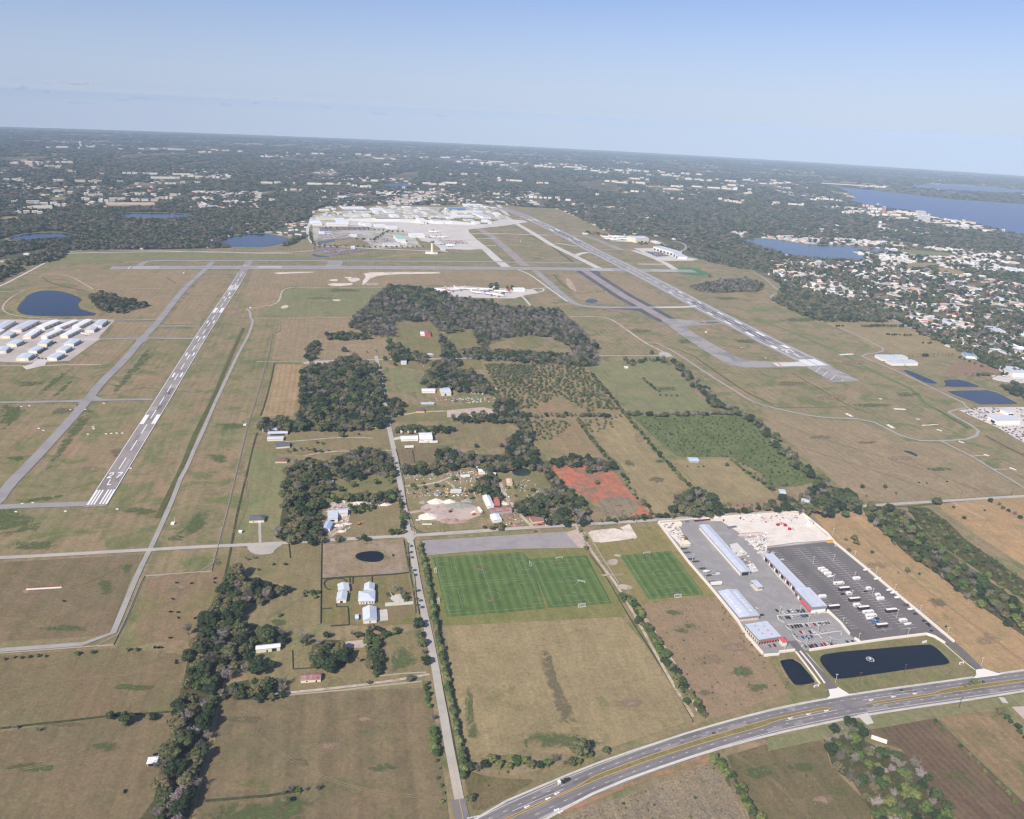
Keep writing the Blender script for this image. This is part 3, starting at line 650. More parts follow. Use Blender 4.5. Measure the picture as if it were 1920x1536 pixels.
fld('dark_shoulder', "1172,573 1130,579 1200,582 1222,596 1250,608 1255,600 1235,588", SHD, 3, 1)
fld('dark_shoulder', "1085,507 1115,507 1128,512 1118,520 1100,515", SHD, 3, 1)
fld('taxiway', "1235,598 1262,598 1300,602 1365,601 1372,607 1300,611 1285,612 1300,625 1345,650 1388,673 1400,677 1462,679 1490,677 1500,680 1514,686 1516,689 1440,690 1378,690 1350,676 1300,645 1262,618", ASP, 4, 1)
fld('taxiway_marking', "1448,681 1488,680 1502,678 1517,687 1457,687.5", plain('cream_concrete', C(216, 210, 198), .9, .05, 4), 5)
fld('taxiway_marking', "1457,681.3 1460,681.3 1467,686.5 1463,686.7", plain('faded_red_paint', C(206, 150, 140), .9, .05, 2), 6)
fld('taxiway_marking', "1310,604 1345,604 1350,606.5 1318,606.5", SHD, 5)
fld('taxiway_marking', "1314,602.3 1322,603 1325,606 1317,604.6", MATS['faded_red_paint'], 6)
# perimeter and service roads
ribbon('service_road', "462,579 471,587 467,594 476,600 465,632 450,657 425,710 401,760 390,787 370,832 356,860 356,872 342,887 325,935 305,980 283,1028 265,1062 240,1120 222,1165 212,1190 200,1201 175,1207 125,1211 0,1220 -120,1228", 5.5, PATH, 4, 2)
ribbon('service_road', "970,506 992,514 1017,532 1047,554 1064,566", 6, CON, 4, 1)
ribbon('service_road', "1070,594 1125,594 1145,597.5 1180,622.5 1210,644 1242,660 1262,670", 6, DIRT, 4, 1)
ribbon('service_road', "1210,641 1230,642.5 1272,664 1335,707.5 1385,737.5 1410,754 1440,763 1490,775 1550,785 1605,784.5 1635,790 1660,802.5 1695,821 1722,827.5 1765,827.5 1825,824 1837,810 1830,802.5 1790,781 1775,772.5 1785,769 1812,767 1817,762.5 1805,755 1770,739 1685,697 1613,668.5 1616,665 1650,661.5 1660,657 1652,651 1600,625 1535,600 1490,580 1442,561 1450,552 1465,547.5 1455,542 1432,520 1412,512", 5, PATH, 4, 2)
ribbon('service_road', "1765,828 1820,855 1862,881 1915,912 1990,960", 4, PATH, 4)
ribbon('track', "1820,855.5 1849,854.5", 3, DIRT, 4); ribbon('track', "1862,881 1897,880", 3, DIRT, 4)
ribbon('track', "545,539.5 532,542 527,550 526,557 521,569 505,574 480,576 471,579", 5, DIRT, 3, 2)
ribbon('track', "545,539.5 600,539 665,539 735,539 800,538.5", 4, DIRT, 3)
ribbon('track', "480,597.5 560,597 655,596", 2.5, DIRT, 3)
ribbon('track', "0,547 40,547 54,540 45,545 20,558 4,574 6,585 30,594 110,600 215,600", 4, DIRT, 4, 2)
ribbon('service_road', "-60,560 0,538 48,513 110,480 130,471 200,468 480,476 545,476", 6, CON, 4, 1)
ribbon('service_road', "48,514 125,514.5 150,528 175,543", 3.5, DIRT, 4, 1); ribbon('track', "180,543 310,541", 2.5, DIRT, 3)
ribbon('terminal_road', "590,360 588,372 586,400 581,420 575,432 580,445 583,455 595,461 620,463 660,464 700,467 760,469 840,472", 12, CON, 4, 2)
ribbon('terminal_road', "112,476 200,473.5 400,472 480,475 560,473 620,467", 8, CON, 4, 1)
ribbon('service_road', "700,485 760,478 800,474 835,473", 5, DIRT, 4, 1)
ribbon('avenue', "795,388 815,398 842,412", 14, CON, 4); ribbon('avenue', "878,388 900,400 920,412", 10, CON, 4); ribbon('avenue', "905,388 925,402 945,418", 12, CON, 4)
ribbon('service_road', "0,687 45,686 70,690 90,685 190,684.5", 5, DIRT, 4, 1)
fld('apron', "42,688 60,683 75,672 92,672 84,686 50,694", CON, 4)
fld('hangar_apron', "-120,599 216,600.5 188,630 185,637.5 130,677 60,681 0,679 -200,690", plain('hangar_apron', C(192, 182, 174), .9, .06, 6, dirt=C(178, 168, 160), big=40), 3)
ribbon('taxiway', "150,637 187,637", 10, CON, 5)
# public roads
EW = Path("-120,1050 0,1047 70,1043.5 275,1032 400,1025 480,1022 580,1016 680,1010 767,1005.5 880,999 960,992 1070,986 1232,976 1370,966 1440,962 1500,958 1615,950 1692,945 1790,939 1920,931 2150,918", 1)
ribbon('road', None, 6.5, ROAD, 4, path=EW)
fld('cul_de_sac', "462,1020 515,1018 535,1019 515,1032 512,1040 480,1042 466,1034", ROAD, 5, 2)
LN = Path("705,668 707,677 714,710 719,745 726,782 730,805 739,845 745,880 751,910 756,942 762,980 767,1005 774,1037 777,1055 784,1100 792,1135 805,1195 817,1255 822,1292 827,1311 837,1376 850,1443 860,1493 867,1531 876,1580", 1)
ribbon('lane', None, 7.0, ROAD, 5, path=LN)
fld('road_junction', "755,1007 762,995 772,995 785,1003 776,1012 771,1020 763,1012", ROAD, 5, 1)
a = Acc(6); sy = LN.near(848, 1430); a.strip(LN, .35, 0, sy, LN.near(868, 1540), 20); a.build('road_markings', YEL)
ribbon('lane_end', None, 9.5, HWY, 5, path=Path("859,1500 862,1515 868,1535 874,1560"))
ribbon('road', "570,681 590,678 660,675.5 707,675.5 760,674.5 900,672", 6, ROAD, 4, 1)
fld('cul_de_sac', "567,680 585,677 618,677 615,682 590,684 570,684", ROAD, 5, 1)
ribbon('track', "480,679 567,679.5", 3, DIRT, 4)
ribbon('road', "755,675 900,672.5 960,671 1110,668 1165,667.5 1245,667.5", 4.5, ROAD, 4)
fld('road_junction', "1236,660 1250,660 1262,668 1250,671 1235,669", ROAD, 5, 1)
for s, w_, mt in (("727,783 745,782 770,774 830,771 900,770", 4, DIRT), ("733,825 750,822 765,818 780,822", 9, CON), ("725,801 700,802 640,804 600,806", 3.5, DIRT), ("535,829 590,825 630,820 700,822", 2.5, DIRT), ("755,912 800,911 818,905 836,903 845,895", 4, DIRT), ("836,903 850,912 856,920", 4, DIRT), ("762,963 800,958 840,945 880,950", 5, PNK), ("999,989 985,978 965,950 945,930 938,905", 4.5, DIRT), ("568,856 590,850 640,846 700,845 735,845", 3, DIRT), ("487,979 487,1000 488,1018", 3, ROAD), ("1080,987 1095,1010 1115,1045 1160,1100 1215,1200 1265,1290 1300,1345", 3, DIRT), ("805,1265 780,1270 720,1280 640,1290 560,1298 490,1305", 3, DIRT), ("1440,1398 1640,1358 1870,1325", 2.5, DIRT), ("1195,1140 1230,1190 1290,1290 1310,1335", 4, DIRT), ("1790,945 1815,958 1850,975", 2, DIRT)): ribbon('track', s, w_, mt, 3, 2)
# gravel lots
fld('gravel_lot', "783,1015 1070,997 1080,1005 1090,1015 1085,1028 960,1030 880,1035 795,1043", plain('grey_gravel', C(160, 154, 152), .95, .07, 2.5, dirt=C(148, 142, 142), big=18), 3)
fld('gravel_lot', "1060,1000 1085,992 1098,1000 1105,1030 1085,1028", PNK, 4)
fld('gravel_yard', "838,770 905,764 935,770 930,780 900,785 838,783", PNK, 3)
# nearby house grounds
fld('driveway', "733,1118 750,1114 757,1120 757,1130 775,1128 775,1134 722,1138 722,1131 740,1130 732,1124", SWK, 3, 0)
fld('flower_bed', "723,1113 729,1111 738,1112 741,1116 735,1120 726,1120", grass('mulch', C(84, 84, 54), C(70, 74, 46), C(60, 70, 40), big=4, mid=2, fine=1), 4, 2)
ribbon('driveway', "742,1129 731,1127 718,1121 716,1116 720,1112 730,1110", 3.6, SWK, 4, 1)
fld('concrete_pad', "708,1145 726,1143 728,1164 708,1166", SWK, 3)
fld('concrete_pad', "640,1205 685,1200 690,1215 655,1216", PNK, 3)

TRK = plain('worn_grass_track', C(150, 132, 106), .95, .15, 2, dirt=C(124, 112, 84), big=9)
for q in ("412,1305 500,1400 640,1480 830,1500", "0,1300 150,1270 330,1262", "0,1450 180,1420 320,1425", "860,1400 1000,1330 1150,1290 1290,1345", "1440,820 1600,870 1780,930", "1450,790 1560,830 1700,870 1860,930", "1350,1400 1450,1460 1520,1540", "1230,1140 1300,1220 1440,1290", "1600,990 1700,1080 1850,1190 1925,1245", "1100,690 1200,740 1320,765", "1110,800 1180,880 1250,950", "560,1050 590,1110 500,1160", "450,860 470,940 440,1000", "20,1080 140,1110 230,1060", "540,620 620,650 700,640", "640,1090 680,1130 760,1150"):
    ph = Path(q, 2, 12); a = Acc(4); a.strip(ph, .5, -.9, step=14); a.strip(ph, .5, .9, step=14); a.build('wheel_track', TRK)
for px, py, r_ in ((824, 1070, 5), (829, 1127, 5), (1048, 1053, 5), (1089, 1131, 6), (990, 1062, 5), (1212, 1043, 5), (1268, 1113, 6), (900, 1070, 9), (920, 1125, 9)):
    patch('worn_turf', ' '.join('%.1f,%.1f' % (px+r_*1.6*math.cos(k*.785), py+r_*.7*math.sin(k*.785)) for k in range(8)), patch_mat('worn_goalmouth', C(120, 116, 76), C(136, 122, 90)), 4, 1.2)
for px, py, rx, ry, mm_ in ((1280, 1180, 30, 12, 0), (1330, 1240, 40, 14, 2), (1390, 1260, 30, 12, 0), (1270, 1150, 25, 8, 0), (1380, 1215, 30, 10, 2), (1420, 1290, 25, 10, 0), (1320, 1300, 24, 10, 1), (1180, 1320, 40, 12, 2), (1650, 1060, 24, 10, 2), (1760, 1130, 30, 14, 1), (1850, 1200, 30, 12, 2), (1420, 1450, 30, 14, 0), (1500, 1440, 30, 12, 0), (1540, 1500, 30, 14, 2)):
    patch('grass_patch', ' '.join('%.1f,%.1f' % (px+rx*math.cos(k*.785)*random.uniform(.7, 1.2), py+ry*math.sin(k*.785)*random.uniform(.7, 1.2)) for k in range(8)), (PGR, PDK, PTN)[mm_], 4, 1.3)
# ================================================================ HIGHWAY
U = Path("880,1556 905,1543 940,1526 965,1514 992,1502 1043,1479 1094,1457.5 1142.5,1438 1190.5,1420 1239,1403 1285,1387 1332,1373 1377,1360 1422.5,1348 1489.5,1332.5 1534,1323.5 1578,1315.5 1622,1308.5 1666,1302 1709,1296 1752,1290 1793,1284 1895,1269.5 1915,1267 2100,1245", 1, 20)
Lo = Path("930,1568 960,1552 985,1539 1011,1526 1037,1513.5 1062.5,1501.5 1112.5,1479 1162,1459 1211,1440 1259,1423 1306,1406.5 1352.5,1392 1399,1378.5 1444,1366 1488.5,1355.5 1533.5,1346 1578,1337 1623,1329.5 1667,1322.5 1711,1316 1755,1310 1797.5,1303.5 1840,1297.5 1901,1289 1925,1286 2100,1262", 1, 20)
a = Acc(4)
left = [U.at(U.len*i/160, -6.2) for i in range(161)]; right = [Lo.at(Lo.len*i/160, 6.2) for i in range(161)]
for i in range(160): a.poly([left[i], right[i], right[i+1], left[i+1]])
a.build('highway', HWY)
a = Acc(5)
for P_ in (U, Lo):
    for t_ in (-2.1, 2.1): a.strip(P_, 1.3, t_, 0, None, 14)
a.build('lane_wear', plain('lane_wear', C(118, 114, 115), .85, .1, 2.5, dirt=C(128, 124, 125), big=12))
rp_ = random.Random(4); a = Acc(5); b2_ = Acc(5)
for k in range(34):
    P_ = rp_.choice((U, Lo)); d_ = rp_.uniform(40, P_.len-40); (a if k % 2 else b2_).strip(P_, rp_.uniform(2.2, 3.4), rp_.choice((-2.1, 2.1)), d_, d_+rp_.uniform(4, 22), 12)
a.build('asphalt_patch', plain('new_asphalt', C(112, 108, 108), .85, .05, 3)); b2_.build('asphalt_patch', plain('old_asphalt', C(150, 145, 142), .9, .05, 3))
ME = grass('median_grass', C(132, 118, 76), C(118, 112, 68), C(142, 120, 84), big=16, mid=8, fine=2)
M1 = "900,1560 960,1531 992,1516 1055,1488.5 1087,1474 1102,1463.5 1120,1454 1210,1421 1285,1396 1347,1377 1440,1350.5 1490,1339 1530,1331 1557,1326 1562,1328 1558,1330.5 1490,1344.5 1450,1354.5 1438,1360 1425,1365 1360,1382.5 1285,1405 1210,1429.5 1120,1463 1035,1500 960,1535 905,1563"
M2 = "1624,1321 1640,1317.5 1690,1310.5 1750,1301.5 1762,1296.5 1780,1292 1802,1289 1920,1274 2090,1252 2090,1257 1920,1279 1765,1302.5 1690,1314.5 1640,1322 1627,1323.5"
fld('median', M1, ME, 5); fld('median', M2, ME, 5)
a = Acc(6)
for s in (M1, M2):
    P = [G(*q) for q in pp(s)]
    pth = Path(P+[P[0]], ground=True, step=10); a.strip(pth, .35, 0, 0, None, 8)
a.build('kerb_line', plain('ochre_kerb_line', C(224, 178, 120), .8, .06, 2))
m = Acc(6)
m.dashes(U, .24, 3.1, 9.1, 0, 3); m.dashes(Lo, .24, 3.1, 9.1, 0, 8)
m.strip(U, .28, -4.3, 0, None, 12); m.strip(Lo, .28, 4.3, 0, None, 12)
def seg_px(acc, s, w_=.28): acc.strip(Path(s, 0, 15), w_)
for s in ("960,1523 990,1509 1057,1481", "1473,1353 1530,1341 1569,1333", "1617,1314 1670,1306 1728,1298.5"): seg_px(m, s)
def arrow(px, py, s=1):
    p = G(px, py); pth = U; i = min(range(len(U.P)), key=lambda k: (U.P[k]-p).length); n = U.N[i]; t = Vector((-n.y, n.x))
    m.poly([p-t*1.6-n*.5, p+t*1.2-n*.5, p+t*1.2+n*.5, p-t*1.6+n*.5]); m.poly([p-t*1.7-n*1.4, p-t*1.7+n*1.4, p-t*3.6])
for q in ((1046, 1488.5), (1029.5, 1498), (990, 1513.5), (1045.5, 1519), (1053, 1523), (1483.5, 1348), (1517.5, 1340.5), (1551, 1334), (1635, 1314), (1676.5, 1308), (1717, 1302)): arrow(*q)
for i in range(9): m.seg(G(876+i*2.6, 1534.8-i*.55), G(877.5+i*2.6, 1537.6-i*.55), .5)
m.build('road_markings', WHT)
ribbon('sidewalk', "890,1538 930,1512 960,1498.5 1055,1458 1130,1428 1210,1401 1285,1376.5 1360,1354 1440,1333 1500,1320 1552,1311", 1.7, SWK, 5, 1)
ribbon('sidewalk', "1592,1304 1640,1296.5 1700,1288 1760,1280 1825,1270.5", 1.7, SWK, 5, 1)
ribbon('sidewalk', "1876,1263.5 1925,1256.5 2060,1240", 1.7, SWK, 5, 1)
ribbon('sidewalk', "985,1558 1022,1538 1070,1511 1120,1485 1165,1466.5 1210,1450 1285,1424 1360,1401.5 1440,1380 1480,1371 1527,1361.5 1605,1345 1690,1332 1735,1325 1810,1314.5 1890,1302 1960,1291", 2.3, SWK, 5, 1)
fld('driveway_apron', "1553,1293 1571,1290 1592,1303 1600,1303.5 1560,1311.5 1549,1312 1556,1306", plain('bright_concrete', C(232, 228, 220), .9, .04, 2), 6)
fld('driveway_apron', "1829,1257.5 1843,1254.5 1868,1263 1880,1264.5 1870,1268 1824,1273.5 1830,1267", MATS['bright_concrete'], 6)
fld('driveway_apron', "1606,1343 1627,1338 1638,1357.5 1625,1361", SWK, 6)
ribbon('track', "1877,1309 1885,1320", 5, SWK, 5)
fld('concrete_lot', "1890,1320 1960,1312 2000,1380 1925,1355", PNK, 3)
fld('tree_verge', "868,1440 900,1455 960,1462 1010,1462 960,1490 890,1530 877,1490", FW, 3, 1)
# ================================================================ STORAGE YARD SURFACES
YA = plain('yard_asphalt', C(148, 145, 144), .9, .06, 2.5, dirt=C(162, 158, 155), big=16)
LA = plain('lot_asphalt', C(116, 110, 107), .9, .05, 2.5, dirt=C(104, 100, 101), big=25)
SA = plain('yard_sand', C(232, 224, 214), .95, .1, 2.5, dirt=C(222, 206, 190), big=14)
fld('yard', "1235,980 1500,961 1562,1014 1612,1060 1790,1206 1772,1207 1737,1191 1517,1222 1491,1222 1432,1229 1383,1166 1345,1118 1290,1056", YA, 3)
fld('parking_lot', "1438,1029 1562,1016 1790,1206 1772,1206 1737,1190 1612,1203.5 1595,1193 1550,1147 1440,1038", LA, 4)
fld('sand_yard', "1300,975 1345,971 1500,961.5 1560,1014 1438,1027 1437,1036 1434,1045 1425,1037 1383,998 1352,978 1310,978", SA, 4)
fld('sand_yard', "1236,981 1262,979 1275,992 1285,1010 1297,1023 1278,1025 1258,1005", SA, 4)
fld('sand_patch', "1384,1002 1400,1000 1432,998 1432,1005 1410,1010 1388,1010", plain('rusty_sand', C(204, 172, 156), .95, .15, 2, dirt=C(176, 148, 136), big=6), 5, 1)
for i, s in enumerate(("1382,1004 1440,999 1455,1002 1385,1006", "1395,1013 1440,1008 1455,1010 1398,1015", "1402,1021 1452,1014 1455,1017 1404,1023", "1412,1029 1440,1024 1440,1028 1414,1032", "1418,1036 1436,1034 1436,1037 1420,1040")):
    fld('concrete_slab', s, plain('pale_slab', C(214, 212, 206), .9, .06, 2), 5)
fld('concrete_slab', "1368,1022 1382,1019 1402,1040 1385,1045 1376,1040", MATS['pale_slab'], 5)
fld('concrete_slab', "1400,1060 1412,1057 1422,1072 1410,1075", MATS['pale_slab'], 5)
fld('concrete_slab', "1405.6,1098 1413,1095.5 1430.8,1108 1417,1110.3", plain('island_concrete', C(212, 204, 190), .9, .05, 2), 5)
fld('walkway', "1425,1040 1437,1036 1470,1075 1500,1110 1512,1128 1500,1130 1480,1105 1455,1080", plain('pale_walk', C(196, 192, 186), .9, .06, 2.5), 4)
ribbon('entry_road', None, 8.5, LA, 6, path=Path("1485,1203 1498,1221 1535,1262 1562,1293"))
ribbon('entry_road', None, 8.0, LA, 6, path=Path("1765,1190 1783,1204 1805,1225 1836,1256"))
m = Acc(6)
def stalls(p, q, n_half, w_st, sides=(1, -1), dep=None, spine=True):
    A_, B_ = G(*p), G(*q); u = (B_-A_); L = u.length; u.normalize(); v = Vector((u.y, -u.x)); d = 0.0
    if spine: m.seg(A_, B_, .34)
    while d < L:
        c = A_+u*d
        for s_ in sides: m.seg(c+v*s_*.15, c+v*s_*n_half, .32)
        d += w_st
stalls((1495, 1029.5), (1661, 1186), 9.5, 4.2); stalls((1534, 1028), (1704, 1180), 9.5, 4.2)
stalls((1570, 1026), (1752, 1175), 9.0, 4.2, (-1,), spine=False); stalls((1458, 1034), (1610, 1181), 8.0, 4.2, (1,), spine=False)
stalls((1322, 1088), (1275, 1030), 6, 4.0, (1,), spine=False); stalls((1278, 1033), (1320, 1086), 8, 4.0, (-1,), spine=False)
for a_, b_ in (((1462, 1146), (1512, 1141)), ((1480, 1172.5), (1560, 1166)), ((1500, 1190.5), (1566, 1180)), ((1508, 1206), (1600, 1198))): stalls(a_, b_, 5.2, 2.8)
stalls((1428, 1207), (1468, 1203), 5, 2.8, (1,))
m.build('parking_lines', DUL)
def wall(name, pts, h, th, mat, label, cat='wall', group=None, up=.5, smooth=0):
    p = Path(pts, smooth, 18); L, Rr = p.off(-th/2), p.off(th/2); V = []; Fq = []
    for a, b in zip(L, Rr):
        z = gz(a.x, a.y)+up; V += [(a.x, a.y, z-.8), (b.x, b.y, z-.8), (b.x, b.y, z+h), (a.x, a.y, z+h)]
    for i in range(len(L)-1):
        o = 4*i
        for k in range(4): Fq.append((o+k, o+(k+1) % 4, o+4+(k+1) % 4, o+4+k)[::-1])
    e = 4*(len(L)-1); Fq += [(0, 1, 2, 3), (e+3, e+2, e+1, e)]
    o = mesh_obj(name, V, Fq, mat, loc=(L[0].x, L[0].y, gz(L[0].x, L[0].y)))
    return tag(o, label, cat, group)
WW = plain('white_wall', C(236, 228, 216), .85, .06, 2)
wall('boundary_wall', "1234,981 1290,1055 1330,1101 1344,1118 1382,1165 1401,1196 1430,1228", 2.4, 1.5, WW, 'long white boundary wall along the soccer field side of the storage yard')
wall('boundary_wall', "1500,961 1550,1002 1565,1020 1620,1065 1670,1107 1722,1150 1788,1206", 2.4, 1.8, WW, 'long white boundary wall between the big parking lot and the orange dry grass')
wall('boundary_wall', "1517,1221.5 1660,1200.5 1737,1191 1752,1196 1771,1208", 2.2, 1.4, WW, 'white boundary wall along the north bank of the long dark pond')
wall('boundary_wall', "1551,1147 1575,1170 1592,1191", 2.4, 1.5, WW, 'short white wall from the red-trimmed storage building down to the lot gate')
wall('boundary_wall', "1432,1231 1460,1229 1461,1224.5 1490,1221", 2.0, 1.4, WW, 'stepped white wall above the small square pond')
wall('boundary_wall', "1602,1199 1612,1205.5", 2.2, 1.2, WW, 'very short white wall at the gate of the big parking lot')
wall('bridge_rail', "1492,1224 1512,1250 1537,1284", 1.2, 1.3, WW, 'outer white rail beside the small square pond', 'rail')
wall('bridge_rail', "1500,1223 1522,1250 1546,1283", 1.2, 1.3, WW, 'inner white rail along the entry road by the small pond', 'rail')
wall('kerb', "1504,1210 1502,1217 1515,1229 1540,1258 1568,1292", .25, .8, KRB, 'curved white kerb on the right of the entry road', 'kerb')
wall('kerb', "1771,1209 1790,1226 1812,1245 1828,1257", .25, .8, KRB, 'white kerb between the exit road and the pond lawn', 'kerb')
wall('kerb', "1788,1204 1805,1222 1842,1254", .25, 1.0, KRB, 'white kerb between the exit road and the orange grass', 'kerb')
wall('fence', "1236,979 1262,977.5 1300,974 1400,967 1500,960.5", 1.4, .3, WW, 'low white fence between the street and the sandy yard', 'fence')
wall('retaining_wall', "1438,1027 1490,1020 1556,1015", 1.2, 1.2, plain('grey_wall', C(170, 164, 158), .9, .06, 2), 'low grey retaining wall between the sand yard and the dark parking lot')
for s, lb in (("1457,1155 1517,1151 1540,1149 1556,1150 1570,1160", 'kerbed strip behind the first row of parked cars'), ("1457,1155 1460,1163 1470,1168", 'kerb round the planted island at the left end of the first car row'), ("1473,1174 1478,1180 1484,1183", 'kerb round the planted island at the left end of the second car row'), ("1486,1190 1493,1200 1502,1205", 'kerb round the planted island at the left end of the third car row'), ("1477,1172 1520,1169 1555,1165 1557,1172 1550,1173", 'long kerbed island between the middle rows of cars'), ("1526,1184 1541,1198", 'pale walkway crossing the car rows'), ("1512,1169 1520,1176", 'short pale walkway in the middle car row'), ("1525,1192 1560,1186 1577,1184 1577,1192", 'kerb along the empty stalls of the third car row'), ("1557,1150 1570,1157 1590,1178 1593,1187", 'curved kerb below the red-trimmed storage building')):
    wall('kerb', s, .2, .9, KRB, lb, 'kerb')

# ================================================================ BUILDINGS
def prism(V, Fc, P, z0s, z1s, cap=True, base=False):
    n = len(P); o = len(V)
    for p, z in zip(P, z0s): V.append((p.x, p.y, z))
    for p, z in zip(P, z1s): V.append((p.x, p.y, z))
    for i in range(n): Fc.append((o+i, o+(i+1) % n, o+n+(i+1) % n, o+n+i))
    if cap: Fc.append(tuple(o+n+i for i in range(n)))
    if base: Fc.append(tuple(o+i for i in range(n))[::-1])
def rect(A_, B_, C_, h):
    a, b, c = G(A_[0], A_[1], h), G(B_[0], B_[1], h), G(C_[0], C_[1], h)
    u = (b-a).normalized(); v = Vector((-u.y, u.x)); w_ = (c-b).dot(v)
    if w_ < 0: v = -v; w_ = -w_
    return a, u, v, (b-a).length, w_
def boxpts(o, u, v, x0, x1, y0, y1): return [o+u*x0+v*y0, o+u*x1+v*y0, o+u*x1+v*y1, o+u*x0+v*y1]
def building(name, A_, B_, C_, h, roof='flat', wc=None, rc=None, label=None, cat='building', group=None, rise=None, over=.4, doors=(), ridge='u', parapet=0.0, open_side=False, up=.3, base=1.0):
    a, u, v, L, W_ = rect(A_, B_, C_, h)
    if (Matrix(((u.x, v.x), (u.y, v.y)))).determinant() < 0:
        a = a+u*L; u = -u; flip = True
    else: flip = False
    c = a+u*L/2+v*W_/2; z = gz(c.x, c.y)+up; root = empty(name, (c.x, c.y, z)); tag(root, label, cat, group)
    loc = (c.x, c.y, z); zt = z+h-up
    V, Fc = [], []
    if open_side:
        for x in [k*max(1, L-1)/max(1, int(L//9)) for k in range(int(L//9)+1)]:
            for y in (0.2, W_-.6):
                V, Fc = [], []; prism(V, Fc, boxpts(a, u, v, x, x+.4, y, y+.4), [z-1]*4, [zt-.3]*4); child(root, mesh_obj('column', V, Fc, wc, loc=loc))
    else:
        prism(V, Fc, boxpts(a, u, v, 0, L, 0, W_), [z-base]*4, [zt-.02]*4, cap=True); o_ = mesh_obj('wall', V, Fc, wc, loc=loc); child(root, o_)
    V, Fc = [], []; rise = rise if rise is not None else min(L, W_)*.12
    P = boxpts(a, u, v, -over, L+over, -over, W_+over)
    if roof == 'flat':
        prism(V, Fc, P, [zt]*4, [zt+.35]*4, base=True)
        if parapet:
            for (x0, x1, y0, y1) in ((-over, L+over, -over, -over+.4), (-over, L+over, W_+over-.4, W_+over), (-over, -over+.4, -over+.4, W_+over-.4), (L+over-.4, L+over, -over+.4, W_+over-.4)):
                prism(V, Fc, boxpts(a, u, v, x0, x1, y0, y1), [zt+.351]*4, [zt+.35+parapet]*4)
    elif roof == 'shed':
        prism(V, Fc, P, [zt, zt, zt+rise, zt+rise], [zt+.3, zt+.3, zt+rise+.3, zt+rise+.3], base=True)
    else:
        e = over; i0 = 0 if roof == 'gable' else min(L, W_)/2
        if ridge == 'u': r0, r1 = a+u*(-e+i0)+v*W_/2, a+u*(L+e-i0)+v*W_/2; q = (0, 1, 2, 3)
        else: r0, r1 = a+v*(-e+i0)+u*L/2, a+v*(W_+e-i0)+u*L/2; q = (3, 0, 1, 2)
        o0 = len(V); ZZ = [zt]*4
        for p in P: V.append((p.x, p.y, zt))
        for p in P: V.append((p.x, p.y, zt+.25))
        V += [(r0.x, r0.y, zt+rise+.25), (r1.x, r1.y, zt+rise+.25)]; R0, R1 = 8, 9
        Fc += [(3, 2, 1, 0)]+[(k, (k+1) % 4, 4+(k+1) % 4, 4+k) for k in range(4)]
        if ridge == 'u': Fc += [(4, 5, R1, R0), (6, 7, R0, R1), (7, 4, R0), (5, 6, R1)]
        else: Fc += [(5, 6, R1, R0), (7, 4, R0, R1), (4, 5, R0), (6, 7, R1)]
    o_ = mesh_obj('roof', V, Fc, rc, loc=loc); child(root, o_)
    for dd in doors:     # (side, position 0..1, width, height, z0, material, name)
        sd_, f, dw, dh, z0, mt, nm = dd
        if flip and sd_ in ('f', 'b'): f = 1-f
        if flip: sd_ = {'l': 'r', 'r': 'l'}.get(sd_, sd_)
        if sd_ == 'f': P = boxpts(a, u, v, L*f-dw/2, L*f+dw/2, -.12, -.01)
        elif sd_ == 'b': P = boxpts(a, u, v, L*f-dw/2, L*f+dw/2, W_+.01, W_+.12)
        elif sd_ == 'l': P = boxpts(a, u, v, -.12, -.01, W_*f-dw/2, W_*f+dw/2)
        else: P = boxpts(a, u, v, L+.01, L+.12, W_*f-dw/2, W_*f+dw/2)
        V, Fc = [], []; prism(V, Fc, P, [z+z0]*4, [z+z0+dh]*4, base=True); child(root, mesh_obj(nm, V, Fc, mt, loc=loc))
    return root, (a, u, v, L, W_, z, zt, loc)
def part(root, fr, name, x0, x1, y0, y1, z0, z1, mt, dz=0.0):
    a, u, v, L, W_, z, zt, loc = fr; V, Fc = [], []
    prism(V, Fc, boxpts(a, u, v, x0, x1, y0, y1), [z+z0]*4, [z+z1, z+z1, z+z1+dz, z+z1+dz], base=True)
    o_ = mesh_obj(name, V, Fc, mt, loc=loc); child(root, o_); return o_
WHM = plain('white_metal_wall', C(238, 236, 230), .6, .04, 3)
CRM = plain('cream_wall', C(232, 224, 200), .8, .05, 3)
GRM = plain('grey_metal_wall', C(172, 172, 172), .6, .05, 3)
DGF = plain('dark_grey_fascia', C(140, 142, 146), .6, .04, 3)
DK = plain('dark_doors_and_shade', C(40, 38, 42), .9, .1, 2)  # near-black doors and glass; in openings it paints the shade inside
MAR = plain('maroon_steel', C(132, 62, 66), .6, .08, 2)
REDA = plain('red_awning', C(198, 84, 96), .6, .06, 2)
BLR = ribbed('blue_grey_roof', C(202, 204, 212), 0, 1.2, .05)
BLR2 = ribbed('blue_grey_roof_cross', C(202, 204, 212), math.pi/2, 1.2, .05)
WHR = ribbed('white_roof', C(240, 240, 240), 0, 1.5, .03); GYR = ribbed('grey_roof', C(206, 208, 212), 0, 1.5, .05)
LBR = ribbed('light_metal_roof', C(206, 210, 214), math.pi/2, 1.0, .05)
RST = ribbed('rusty_roof', C(176, 140, 134), math.pi/2, .8, .06, dirt=C(150, 92, 84)); BLU = plain('blue_roof', C(132, 168, 206), .5, .05, 3)
TIL = plain('brown_shingle', C(120, 100, 90), .9, .1, 1); DSH = plain('dark_shingle', C(100, 104, 112), .9, .08, 1)
TAN = plain('tan_wall', C(222, 196, 168), .85, .05, 3); RDR = plain('red_tile_roof', C(196, 110, 96), .85, .1, 2); GNR = plain('green_roof', C(168, 204, 184), .6, .05, 3)
SKL = plain('skylight_white', C(244, 248, 252), .5, .03, 2)
